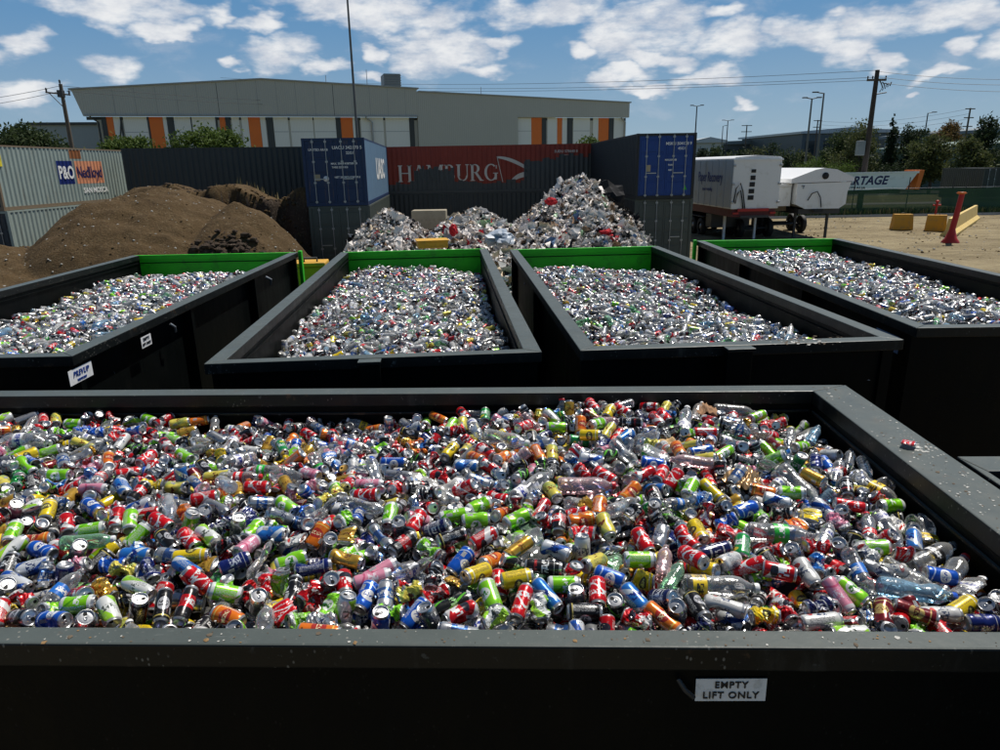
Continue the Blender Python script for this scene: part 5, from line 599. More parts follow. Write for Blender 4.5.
0,3,2931,18,-84,3,358,216,3,0,947,683,-68,313,338,28,0,2,2918,769,-50,290,344,232,5,18,726,50,-64,53,243,81,1,5,536,838,-84,92,43,95,1,1,549,534,-57,260,239,30,7,17,3223,279,-103,88,347,296,0,0,629,743,-76,248,284,321,
2,11,2842,37,-78,311,335,133,0,4,1038,169,-52,28,357,251,2,11,667,936,-90,319,288,332,2,9,421,621,-58,280,347,123,0,0,2421,741,-53,316,34,122,7,17,619,378,-59,271,358,205,0,4,1248,189,-62,39,48,305,0,13,436,971,-78,49,139,325,
2,1,781,508,-45,86,356,300,0,1,1240,389,-52,294,260,35,0,10,793,281,-41,190,36,339,2,12,373,287,-67,316,173,9,0,7,259,947,-67,324,330,118,1,7,34,546,-63,264,358,46,1,5,279,870,-56,91,228,5,0,4,650,16,-38,79,343,93,
0,1,862,706,-49,89,346,93,0,7,453,146,-60,334,251,12,2,10,769,200,-59,21,2,18,1,0,276,452,-57,85,325,20,0,0,1010,373,-54,293,120,3,2,1,64,1010,-79,89,312,80,2,2,1719,663,-72,265,24,249,0,5,3056,67,-85,320,12,179,
2,2,225,924,-75,109,141,345,0,7,761,60,-49,302,346,41,2,15,171,584,-66,211,347,315,1,2,270,596,-67,66,305,128,0,0,875,734,-64,236,11,239,2,8,421,808,-60,355,71,84,2,0,2533,791,-49,262,283,24,0,9,1140,364,-48,349,229,276,
2,1,938,721,-71,254,62,48,0,10,891,787,-69,8,56,332,2,10,475,1023,-93,272,9,21,0,0,2637,16,-73,321,348,256,0,2,1086,650,-38,311,309,67,3,8,1966,786,-93,297,33,30,2,3,808,835,-86,336,238,52,2,1,1191,188,-63,212,48,50,
3,3,2790,721,-45,302,169,21,1,0,1092,145,-36,89,296,59,2,1,224,703,-42,311,292,42,0,2,1044,62,-65,89,14,329,0,10,411,428,-48,36,56,79,0,13,1385,164,-68,57,148,21,2,1,236,340,-66,15,215,106,0,10,227,101,-73,88,354,118,
3,0,491,736,-56,49,166,32,4,17,50,363,-58,74,2,223,2,5,308,1139,-97,342,10,298,2,1,422,398,-60,265,35,134,1,1,610,816,-83,285,6,58,0,15,517,107,-45,269,6,170,0,11,1012,468,-39,46,344,158,0,9,1481,975,-95,99,3,207,
0,4,171,174,-72,290,171,27,0,5,689,201,-56,88,191,13,4,17,931,48,-56,107,12,226,1,1,1423,158,-70,334,114,259,0,3,290,497,-39,7,333,291,1,3,1109,292,-40,74,19,313,0,1,1203,426,-58,267,338,346,0,1,2008,1103,-119,260,342,79,
1,3,194,391,-46,89,100,30,0,0,237,157,-80,60,335,48,0,1,2102,584,-62,93,65,265,2,8,832,371,-50,84,332,100,0,15,215,637,-51,295,354,293,0,4,362,48,-41,349,78,312,1,2,813,469,-33,82,199,351,0,16,784,1068,-91,359,17,303,
0,4,455,533,-46,159,17,35,0,10,1980,25,-57,320,329,90,0,1,877,476,-41,7,295,243,0,3,671,608,-67,72,42,295,0,2,1354,307,-72,266,37,244,1,1,896,407,-46,70,185,340,0,0,3331,95,-131,320,13,223,2,2,145,462,-54,357,42,229,
3,2,118,525,-63,276,6,270,3,10,171,792,-67,245,0,356,0,5,692,982,-93,39,233,3,1,0,792,549,-53,252,326,75,5,20,372,527,-60,112,8,319,2,2,137,958,-55,267,7,64,0,7,69,891,-67,127,48,84,0,16,33,624,-48,299,109,285,
2,7,1088,114,-67,311,220,56,2,0,1351,330,-47,358,64,194,0,5,757,17,-45,109,13,95,1,2,342,117,-62,277,345,45,7,17,1021,511,-46,292,31,82,2,14,3241,68,-106,88,162,343,0,1,984,961,-86,125,54,344,2,8,111,838,-60,126,10,284,
0,0,816,714,-72,42,308,188,0,8,1510,747,-62,281,161,16,0,3,3349,49,-130,22,198,304,2,1,93,386,-58,21,333,241,2,11,2037,528,-60,282,135,31,4,17,460,55,-56,77,22,167,0,2,2220,871,-89,74,312,44,4,17,606,208,-53,85,351,323,
5,17,596,549,-43,67,302,339,2,5,346,481,-55,313,332,290,0,0,872,210,-49,316,39,43,5,17,639,637,-43,273,297,251,0,0,827,669,-51,44,279,80,0,0,1027,638,-63,93,2,171,0,4,3300,1122,-118,68,22,347,0,2,1106,467,-50,112,311,307,
2,3,2452,897,-56,101,219,20,0,3,695,399,-55,70,3,19,2,4,2884,752,-52,37,18,63,2,12,1293,413,-64,97,238,340,2,2,308,837,-66,68,58,347,0,2,129,1045,-82,221,287,332,0,4,679,578,-40,286,315,143,2,1,1254,437,-60,272,119,297,
0,2,343,196,-65,337,62,141,0,4,460,325,-65,356,250,88,0,1,712,438,-51,78,347,25,2,4,179,524,-50,350,37,156,2,2,2662,1084,-53,62,321,276,0,5,1276,129,-75,258,20,323,2,2,28,16,-77,332,286,209,2,3,1577,420,-59,251,42,92,
1,0,123,226,-66,89,349,244,2,2,692,831,-69,62,32,337,3,1,2679,1128,-60,280,191,355,0,14,1607,964,-105,358,37,137,0,4,1517,1046,-109,262,337,307,2,5,298,298,-68,108,14,214,2,0,56,1078,-106,60,29,246,1,6,1292,273,-70,243,318,265,
0,4,3264,965,-107,265,113,51,0,6,931,1139,-90,107,342,85,0,0,177,1138,-88,103,3,271,2,10,3326,661,-111,292,29,36,0,15,817,39,-44,304,359,140,2,2,537,1140,-96,97,320,85,0,2,908,104,-63,248,2,271,0,4,118,142,-55,272,338,159,
0,2,430,704,-68,96,5,13,1,5,901,475,-59,238,82,327,0,8,408,890,-82,356,258,0,0,9,587,619,-62,93,324,251,0,1,1221,106,-68,70,29,58,0,7,694,292,-53,58,260,52,1,5,348,701,-62,275,12,300,6,17,3147,245,-91,272,332,74,
6,17,631,416,-37,92,359,296,0,2,277,993,-68,13,12,97,0,5,470,833,-65,319,40,128,4,17,481,400,-39,233,305,81,2,4,123,1139,-87,163,327,29,2,13,325,426,-55,66,343,303,0,5,541,899,-89,337,351,217,0,1,31,890,-77,135,4,82,
0,11,1454,1061,-108,244,43,355,2,3,663,811,-83,87,16,232,1,4,1346,761,-63,93,31,259,0,1,159,334,-71,283,43,298,1,15,3029,1004,-67,284,317,210,2,1,706,690,-73,287,69,356,1,1,820,1075,-85,263,23,42,2,0,252,742,-50,26,313,257,
2,0,3107,1099,-78,102,44,70,2,14,151,264,-65,133,355,46,0,10,773,887,-93,288,15,190,0,1,631,1114,-92,73,281,57,2,5,234,16,-73,295,51,110,2,5,789,329,-53,274,32,211,2,14,1872,915,-108,55,349,211,2,14,1063,141,-63,265,42,301,
0,5,809,652,-69,246,58,10,2,11,466,905,-86,345,254,47,0,0,630,697,-76,79,35,140,2,3,780,81,-71,56,208,327,0,0,3165,36,-87,227,60,53,2,0,891,642,-71,104,250,341,2,1,2116,503,-55,89,135,10,7,21,635,517,-60,262,15,359,
2,7,1850,788,-90,30,48,61,3,4,181,80,-86,126,14,299,2,16,89,195,-48,225,78,317,3,1,78,1072,-90,264,7,346,0,0,462,742,-69,321,39,114,0,15,984,662,-66,105,268,295,0,6,675,278,-29,105,317,354,2,15,1890,817,-88,126,51,300,
2,3,878,529,-34,39,198,27,0,1,380,949,-81,95,328,106,3,1,765,734,-79,5,332,65,0,15,566,324,-49,25,122,316,2,0,1329,53,-79,71,30,331,0,1,1221,149,-53,81,340,31,0,1,727,861,-88,272,5,79,2,9,465,274,-60,317,254,93,
1,3,3002,40,-79,43,299,110,3,5,990,294,-47,40,344,217,0,2,3031,389,-61,275,340,237,2,0,590,722,-67,7,135,306,0,2,714,629,-66,251,359,25,0,11,321,950,-83,259,297,318,0,11,1165,539,-54,105,13,215,3,3,342,1077,-86,7,183,32,
0,0,1318,186,-47,136,106,25,1,7,582,449,-60,93,251,350,0,11,104,438,-57,58,30,318,1,9,1047,261,-68,248,39,89,0,3,1200,77,-70,76,335,267,2,0,605,333,-53,353,224,17,2,0,3252,871,-110,58,304,284,0,1,244,187,-65,121,21,76,
6,17,82,732,-53,230,278,8,0,3,878,148,-56,83,214,16,0,1,987,165,-60,110,35,63,2,6,70,1038,-85,299,62,104,0,15,894,340,-48,284,26,66,2,4,1517,1107,-118,287,45,235,2,3,488,866,-81,54,291,299,7,23,1047,370,-57,83,7,153,
0,1,251,1108,-95,11,70,46,1,0,255,612,-41,322,38,222,0,0,1420,76,-67,191,322,340,3,1,2805,986,-46,86,355,290,1,1,1405,37,-77,244,335,13,2,1,860,534,-61,357,49,123,4,25,123,669,-54,116,71,318,0,1,1406,153,-43,353,297,275,
2,15,161,548,-55,282,324,283,2,0,865,874,-80,108,119,329,7,17,246,1032,-82,96,128,10,2,1,1164,1097,-96,87,144,352,4,17,224,515,-55,82,237,321,0,6,100,80,-73,108,286,292,1,4,137,975,-79,274,65,246,2,15,1651,877,-98,265,28,343,
1,2,1059,192,-63,277,10,67,
]
NVIS = 1609
# ------------------------------------------------------------------ can and bottle shapes
TY = [(.0306, .117, 0), (.0268, .136, 0), (.0282, .096, 0), (.036, .078, .016), (.031, .205, 0), (.040, .262, 0), (.0285, .155, 0), (.041, .172, .020)]
class Proto: pass
def rings(prof, n, closed_last=False):
    vs = [(r * math.cos(2 * PI * k / n), r * math.sin(2 * PI * k / n), z) for r, z in prof for k in range(n)]
    fs = []; uv = []
    z0 = prof[0][1]; z1 = prof[-1][1]
    for i in range(len(prof) - 1):
        for k in range(n):
            fs.append((i * n + k, i * n + (k + 1) % n, (i + 1) * n + (k + 1) % n, (i + 1) * n + k))
            va, vb = (prof[i][1] - z0) / (z1 - z0 + 1e-9), (prof[i + 1][1] - z0) / (z1 - z0 + 1e-9)
            uv += [(k / n, va), ((k + 1) / n, va), ((k + 1) / n, vb), (k / n, vb)]
    if closed_last:
        b = (len(prof) - 1) * n; fs.append(tuple(b + k for k in range(n))); uv += [(.5, .5)] * n
    return vs, fs, uv
def make_deform(t, rs, var, L, r):
    dents = []
    crush = 0; nlob = rs.choice([3, 4, 5]); ph = rs.uniform(0, 6.28); bend = 0; fy = 1; fx = 1; pinch = 0
    if t in (0, 1) and var >= 1:
        for _ in range(rs.choice([1, 2, 3])): dents.append((rs.uniform(0, 6.28), rs.uniform(-.3, .3) * L, rs.uniform(.25, .7) * r, rs.uniform(.4, .9), rs.uniform(.06, .18) * L))
        bend = rs.uniform(-1.2, 1.2); crush = rs.choice([0, .04, .08])
    if t == 2:
        crush = rs.uniform(.14, .30); bend = rs.uniform(-4, 4); pinch = rs.uniform(.3, .65)
        dents.append((rs.uniform(0, 6.28), rs.uniform(-.2, .2) * L, rs.uniform(.5, .9) * r, .9, .18 * L))
    if t == 3:
        fy = .36; fx = 1.12; crush = rs.uniform(.08, .18); bend = rs.uniform(-3, 3); pinch = rs.uniform(.1, .3)
    if t >= 4:
        for _ in range(rs.choice([1, 2, 3])): dents.append((rs.uniform(0, 6.28), rs.uniform(-.35, .2) * L, rs.uniform(.1, .45) * r, rs.uniform(.5, .9), rs.uniform(.06, .14) * L))
        bend = rs.uniform(-.5, .5)
    if t == 7: fy = .45; crush = .10; bend = rs.uniform(-1.2, 1.2); dents.append((1.57, 0, .5 * r, .9, .2 * L))
    off = rs.uniform(0, 6.28, 6)
    def D(p):
        x, y, z = p; R_ = math.hypot(x, y); th = math.atan2(y, x); s = R_ / r
        edge = max(0, 1 - (2 * abs(z) / L) ** 4)
        for (t0, z0, d, wt_, wz) in dents:
            da = (th - t0 + PI) % (2 * PI) - PI
            R_ -= s * d * math.exp(-(da / wt_) ** 2 - ((z - z0) / wz) ** 2)
        if crush:
            R_ *= 1 + crush * edge * math.sin(nlob * th + ph + z / L * 6) * math.sin(z / L * 16 + off[0])
            R_ *= 1 + .5 * crush * edge * math.sin(7 * th + off[1]) * math.sin(z / L * 27 + off[2])
        R_ = max(R_, .0)
        x, y = R_ * math.cos(th), R_ * math.sin(th)
        if pinch: q = 1 - pinch * math.exp(-((z - .1 * L * math.sin(off[3])) / (.22 * L)) ** 2); c_, s_ = math.cos(off[4]), math.sin(off[4]); a_ = (x * c_ + y * s_) * q; b_ = (-x * s_ + y * c_) * (1 + .3 * (1 - q)); x, y = a_ * c_ - b_ * s_, a_ * s_ + b_ * c_
        x *= fx; y *= fy
        x += bend * z * z
        if t in (2, 3): z = z + .12 * x * math.sin(off[5]) * (1 if z > 0 else -1) * 2
        return (x, y, z)
    return D
def make_can(t, var, n=22):
    r, L, fl = TY[t]; rs = np.random.RandomState(100 * t + var); h = L / 2; D = make_deform(t, rs, var, L, r)
    nz = 8 if t in (0, 1) and n > 14 else (12 if n > 14 else 4)
    if n <= 14 and t in (2, 3): nz = 6
    prof = [(r * .80, -h + .001), (r * .93, -h + .005), (r, -h + .011)] + [(r, -h + .011 + (L - .026) * k / nz) for k in range(1, nz + 1)] + [(r * .90, h - .007), (r * .845, h - .002)]
    if n <= 14: prof = [(r * .80, -h + .001)] + [(r, -h + .010 + (L - .024) * k / nz) for k in range(0, nz + 1)] + [(r * .845, h - .003)]
    parts = {}
    parts['body'] = rings(prof, n)
    if n > 14:
        parts['lid'] = rings([(r * .845, h - .002), (r * .87, h), (r * .82, h + .0012), (r * .79, h - .001), (r * .76, h - .006), (r * .70, h - .0055), (r * .3, h - .0055)], n, True)
        parts['base'] = rings([(r * .80, -h + .001), (r * .76, -h), (r * .70, -h + .001), (r * .55, -h + .006), (r * .28, -h + .010)], n, True)
        # pull tab: flat ring and a rivet plate
        bx = MB(); hole = []
        tv, tf, tu = [], [], []
        m = 12
        for (ri, zz) in ((1.0, .0008), (1.0, .0022), (.55, .0022), (.55, .0008)):
            for k in range(m):
                a = 2 * PI * k / m; tv.append((r * .18 * ri * math.cos(a) * 1.0, r * .30 + r * .24 * ri * math.sin(a) - r * .22, h - .0055 + zz))
        tf = [(i * m + k, i * m + (k + 1) % m, (i + 1) % 4 * m + (k + 1) % m, (i + 1) % 4 * m + k) for i in range(3) for k in range(m)]
        parts['pull_tab'] = (tv, tf, [(.5, .5)] * (4 * len(tf)))
        hv = [(r * .22 * math.cos(2 * PI * k / m), -r * .40 + r * .24 * math.sin(2 * PI * k / m), h - .0050) for k in range(m)]
        parts['mouth'] = (hv, [tuple(range(m))], [(.5, .5)] * m)
    else:
        parts['lid'] = rings([(r * .845, h - .003), (r * .83, h), (r * .76, h - .005)], n, True)
        parts['base'] = rings([(r * .80, -h + .001), (r * .72, -h), (r * .4, -h + .007)], n, True)
    return {k: ([D(p) for p in v], f, u, t in (0, 1)) for k, (v, f, u) in parts.items()}
def make_bottle(t, var, n=22, label=True):
    r, L, fl = TY[t]; rs = np.random.RandomState(100 * t + var + 50); h = L / 2; D = make_deform(t, rs, var, L, r)
    Z = lambda q: -h + L * q
    if n > 14:
        pr = [(.0, .02), (.5, .012), (.78, .0), (.94, .025), (1, .06), (1, .14), (.95, .16), (1, .18), (1, .24), (.95, .26), (1, .28), (.97, .33), (.97, .60), (1, .62), (1, .66), (.93, .74), (.74, .82), (.5, .88), (.40, .91), (.40, .925), (.48, .93), (.48, .94), (.38, .945), (.37, 1.0)]
        if var % 2: pr = [(.0, .05), (.5, .02), (.8, .0), (.97, .03), (1, .08), (1, .30), (.9, .36), (.88, .45), (.95, .52), (1, .58), (1, .68), (.9, .76), (.62, .84), (.42, .90), (.40, .925), (.48, .93), (.48, .94), (.38, .945), (.37, 1.0)]
    else: pr = [(.0, .02), (.8, .0), (1, .05), (1, .3), (.95, .45), (1, .64), (.78, .8), (.42, .9), (.38, 1.0)]
    parts = {'body': rings([(max(a, .001) * r, Z(b)) for a, b in pr], n)}
    lz = (.36, .58) if not var % 2 else (.10, .29)
    if label: parts['label'] = rings([(r * 1.012, Z(lz[0])), (r * 1.012, Z((lz[0] + lz[1]) / 2)), (r * 1.012, Z(lz[1]))], n)
    parts['cap'] = rings([(r * .44, Z(.945)), (r * .44, Z(1.0)), (r * .40, Z(1.01))], n, True)
    return {k: ([D(p) for p in v], f, u, t != 7) for k, (v, f, u) in parts.items()}
NV = {0: 5, 1: 3, 2: 6, 3: 5, 4: 4, 5: 4, 6: 4, 7: 4}
HI = {(t, v): (make_can(t, v) if t < 4 else make_bottle(t, v)) for t in range(8) for v in range(NV[t])}
LO = {(t, v): (make_can(t, v, 11) if t < 4 else make_bottle(t, v, 10)) for t in range(8) for v in range(NV[t])}
def to_mesh(name, part):
    v, f, u, sm = part; me = bpy.data.meshes.new(name); me.from_pydata(v, [], f)
    ul = me.uv_layers.new(name='UVMap'); ul.data.foreach_set('uv', np.array(u, np.float32).ravel())
    me.polygons.foreach_set('use_smooth', [sm] * len(f)); me.materials.append(M_alu); return me
MESH = {}
def mesh_of(key, part):
    k = (key, part)
    if k not in MESH: MESH[k] = to_mesh(('can_' if key[0] < 4 else 'bottle_') + part, HI[key][part])
    return MESH[k]
# ---- the pile that lies in the big front bin: kind, look, how much of it shows, place, turn
_a = np.array(PILE, float).reshape(-1, 8); NI = len(_a)
_t = _a[:, 0].astype(int); _s = _a[:, 1].astype(int); _p = [_a[:, 2] / 500, _a[:, 3] / 500, _a[:, 4] / 500]
_qq = [Euler((rad(r[5]), rad(r[6]), rad(r[7]))).to_quaternion() for r in _a]; _q = [[q[k] for q in _qq] for k in range(4)]
STY = ['R','K','S','L','Y','B','N','G','O','P','W','KG','M','E','WL','WB','KR','c','cy','cg','cb','cw','cr','ck','gc','bc','pc']
RIM = 2.64
YAW0 = rad(-2.0); U0 = Vector((math.cos(YAW0), math.sin(YAW0), 0)); V0 = Vector((-math.sin(YAW0), math.cos(YAW0), 0))
NR = Vector((2.10, 1.66, RIM)); IN0 = NR - U0 * 7.0 + V0 * .085
def style_mats(st, t, i=0):
    if t < 4: return {'body': (CAN2 if (i * 5 + 3) % 9 < 4 and st in CAN2 else CAN)[st], 'lid': M_alu, 'base': M_alu, 'pull_tab': M_alu, 'mouth': M_alud}
    return {'body': BODM.get(st, M_cloudy if i < 0 else M_clear), 'label': LABM[st], 'cap': CAPM[CAPOF[st]]}
class Heap:    # many pieces joined into one mesh
    def __init__(s): s.V = []; s.LI = []; s.LT = []; s.UV = []; s.MI = []; s.SM = []; s.n = 0; s.mats = []; s.mi = {}; s.cache = {}
    def mat(s, m):
        if m.name not in s.mi: s.mi[m.name] = len(s.mats); s.mats.append(m)
        return s.mi[m.name]
    def add(s, src, key, part, m, M, off):
        ck = (id(src), key, part)
        if ck not in s.cache:
            v, f, u, sm = src[key][part]; s.cache[ck] = (np.array(v), np.array([i for q in f for i in q]), np.array([len(q) for q in f]), np.array(u), sm)
        v, li, lt, u, sm = s.cache[ck]
        s.V.append(v @ M.T + off); s.LI.append(li + s.n); s.LT.append(lt); s.UV.append(u); s.MI.append(np.full(len(lt), s.mat(m))); s.SM.append(np.full(len(lt), sm)); s.n += len(v)
    def build(s, name):
        me = bpy.data.meshes.new(name); V = np.concatenate(s.V); LI = np.concatenate(s.LI); LT = np.concatenate(s.LT)
        me.vertices.add(len(V)); me.vertices.foreach_set('co', V.astype(np.float32).ravel()); me.loops.add(len(LI)); me.loops.foreach_set('vertex_index', LI.astype(np.int32))
        me.polygons.add(len(LT)); me.polygons.foreach_set('loop_start', (np.cumsum(LT) - LT).astype(np.int32))
        for m in s.mats: me.materials.append(m)
        me.polygons.foreach_set('material_index', np.concatenate(s.MI).astype(np.int32)); me.polygons.foreach_set('use_smooth', np.concatenate(s.SM))
        me.update(calc_edges=True); ul = me.uv_layers.new(name='UVMap'); ul.data.foreach_set('uv', np.concatenate(s.UV).astype(np.float32).ravel())
        o = bpy.data.objects.new(name, me); COL.objects.link(o); return o
def qmat(q): return np.array(q.to_matrix())
rv = np.random.RandomState(21)
VAR = [int(rv.randint(NV[int(t)])) for t in _t]
# cans that are mostly whole look whole
for i in range(NI):
    if _t[i] in (0, 1) and rv.rand() < .16: VAR[i] = 0
cans = [i for i in range(NVIS - 60) if _t[i] < 4][:300]; bots = [i for i in range(NVIS - 60) if _t[i] >= 4][:300]
single = set(cans) | set(bots)
QZ = Quaternion((0, 0, 1), YAW0)
Wpos = {i: IN0 + U0 * _p[0][i] + V0 * _p[1][i] + Vector((0, 0, _p[2][i])) for i in range(NI)}
Wq = {}
for i in range(NI):
    q = Quaternion((_q[0][i], _q[1][i], _q[2][i], _q[3][i])); q.normalize(); Wq[i] = QZ @ q
def short(i):
    t = int(_t[i]); st = STY[_s[i]]
    return CNAME[st] + ' can' if t < 4 else BNAME[st] + ' bottle'
def zone(i):
    u, v = _p[0][i], _p[1][i]
    a = 'at the front rim' if v < .16 else 'near the front rim' if v < .5 else 'mid heap' if v < 1.3 else 'towards the far rim' if v < 1.95 else 'by the far rim'
    if u > 6.35: a = 'beside the right-hand end rim' if v > .4 else 'in the right front corner'
    return a
KS = sorted(single); kp = np.array([list(Wpos[i]) for i in KS])
def pose(i):
    a = Wq[i] @ Vector((0, 0, 1)); f_ = Vector((0, math.cos(.6), -math.sin(.6))); d = -a.dot(f_)
    if d > .75: return 'lid' if _t[i] < 4 else 'neck'
    if d < -.75: return 'base'
    x = a.x; z = a.z + .6 * a.y
    if abs(x) > 2.2 * abs(z): return 'flat'
    if abs(z) > 2.2 * abs(x): return 'up'
    return 'right' if x * z > 0 else 'left'
PT = dict(lid='lid facing out', neck='neck facing out', base='base facing out', flat='lying level', up='pointing up the heap', right='leaning right', left='leaning left')
names_used = {}
def describe(i):
    t = int(_t[i]); st = STY[_s[i]]
    if t < 4:
        a = {0: '', 1: 'slim ', 2: 'crumpled ', 3: 'flattened '}[t]
        if t in (0, 1) and VAR[i]: a = 'dented ' + a
        b = a + CNAME[st] + ' can'
    else:
        b = {4: '', 5: 'large ', 6: 'small ', 7: 'squashed '}[t] + BNAME[st] + ' bottle' + ((' with ' + LNAME[st] + ' label') if st in LNAME else '')
    j = KS.index(i); d = np.linalg.norm(kp - kp[j], axis=1); nb = np.argsort(d)[1:5]
    L_ = [KS[k] for k in nb if kp[k][0] < kp[j][0]]; R_ = [KS[k] for k in nb if kp[k][0] >= kp[j][0]]
    c = []
    if L_ and R_: c = ['between %s and %s' % (short(L_[0]), short(R_[0]))]
    elif L_: c = ['right of %s' % short(L_[0])]
    elif R_: c = ['left of %s' % short(R_[0])]
    for cand in ([b, PT[pose(i)]] + c + [zone(i)], [b] + c + [zone(i)], [b, PT[pose(i)]] + c + ['x%d' % i]):
        s_ = ' '.join(cand)
        if len(s_.split()) <= 16 and s_ not in names_used: names_used[s_] = 1; return s_
    for k in nb:
        s_ = ' '.join([b, PT[pose(i)], 'by the', short(KS[k]), zone(i)])
        if len(s_.split()) <= 16 and s_ not in names_used: names_used[s_] = 1; return s_
    s_ = ' '.join([b, PT[pose(i)], zone(i)]); return s_
def item(i):
    t = int(_t[i]); st = STY[_s[i]]; key = (t, VAR[i]); ms = style_mats(st, t, i); can = t < 4
    root = bpy.data.objects.new('drink_can' if can else 'plastic_bottle', mesh_of(key, 'body')); COL.objects.link(root)
    root.location = Wpos[i]; root.rotation_mode = 'QUATERNION'; root.rotation_quaternion = Wq[i]
    root.material_slots[0].link = 'OBJECT'; root.material_slots[0].material = ms['body']
    tag(root, describe(i), 'drink can' if can else 'plastic bottle', 'cans in the front bin' if can else 'plastic bottles in the front bin')
    rr = random.Random(i)
    def kid(nm, part, par):
        o = bpy.data.objects.new(nm, mesh_of(key, part)); COL.objects.link(o); o.parent = par; o.material_slots[0].link = 'OBJECT'; o.material_slots[0].material = ms[part]; return o
    if can:
        ld = kid('lid', 'lid', root); kid('base', 'base', root)
        if i < 420: kid('pull_tab', 'pull_tab', ld); kid('opening', 'mouth', ld)
    else:
        if has_label(i): kid('label', 'label', root)
        if has_cap(i): kid('cap', 'cap', root)
def has_label(i): return STY[_s[i]] in LNAME or (i * 7) % 10 < 3
def has_cap(i): return (i * 13) % 10 < 5
for i in cans + bots: item(i)
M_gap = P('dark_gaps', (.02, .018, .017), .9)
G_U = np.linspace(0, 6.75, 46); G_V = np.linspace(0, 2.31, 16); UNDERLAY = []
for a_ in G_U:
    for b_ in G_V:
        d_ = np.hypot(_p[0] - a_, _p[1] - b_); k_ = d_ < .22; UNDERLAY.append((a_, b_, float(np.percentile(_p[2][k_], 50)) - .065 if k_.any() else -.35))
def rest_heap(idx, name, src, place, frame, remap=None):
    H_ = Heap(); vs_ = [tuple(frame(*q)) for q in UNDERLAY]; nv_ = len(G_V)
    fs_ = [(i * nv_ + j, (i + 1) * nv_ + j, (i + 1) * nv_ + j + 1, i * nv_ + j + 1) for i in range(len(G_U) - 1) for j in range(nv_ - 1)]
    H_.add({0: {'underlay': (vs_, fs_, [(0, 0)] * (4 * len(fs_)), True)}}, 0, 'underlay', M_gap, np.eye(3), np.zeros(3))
    for i in idx:
        t = int(_t[i]); st = STY[_s[i]]; v = VAR[i]
        if remap: t, st = remap(i, t, st); v = v % NV[t]
        M, off = place(i)
        ms = style_mats(st, t, -1 if (remap and i % 5 < 2 and t >= 4) else i); lab_ = (has_label(i) if remap is None else (st in LNAME or (i * 7) % 10 < 3))
        for part in src[(t, v)]:
            if part == 'label' and not lab_: continue
            if part == 'cap' and not has_cap(i): continue
            H_.add(src, (t, v), part, ms[part], M, off)
    return H_.build(name)
o = rest_heap([i for i in range(NI) if i not in single], 'loose_containers', HI, lambda i: (qmat(Wq[i]), np.array(Wpos[i])), lambda u, v, w_: IN0 + U0 * u + V0 * v + Vector((0, 0, w_)))
tag(o, 'rest of the mixed cans and bottles heaped in the big front bin', 'container heap', kind='stuff')
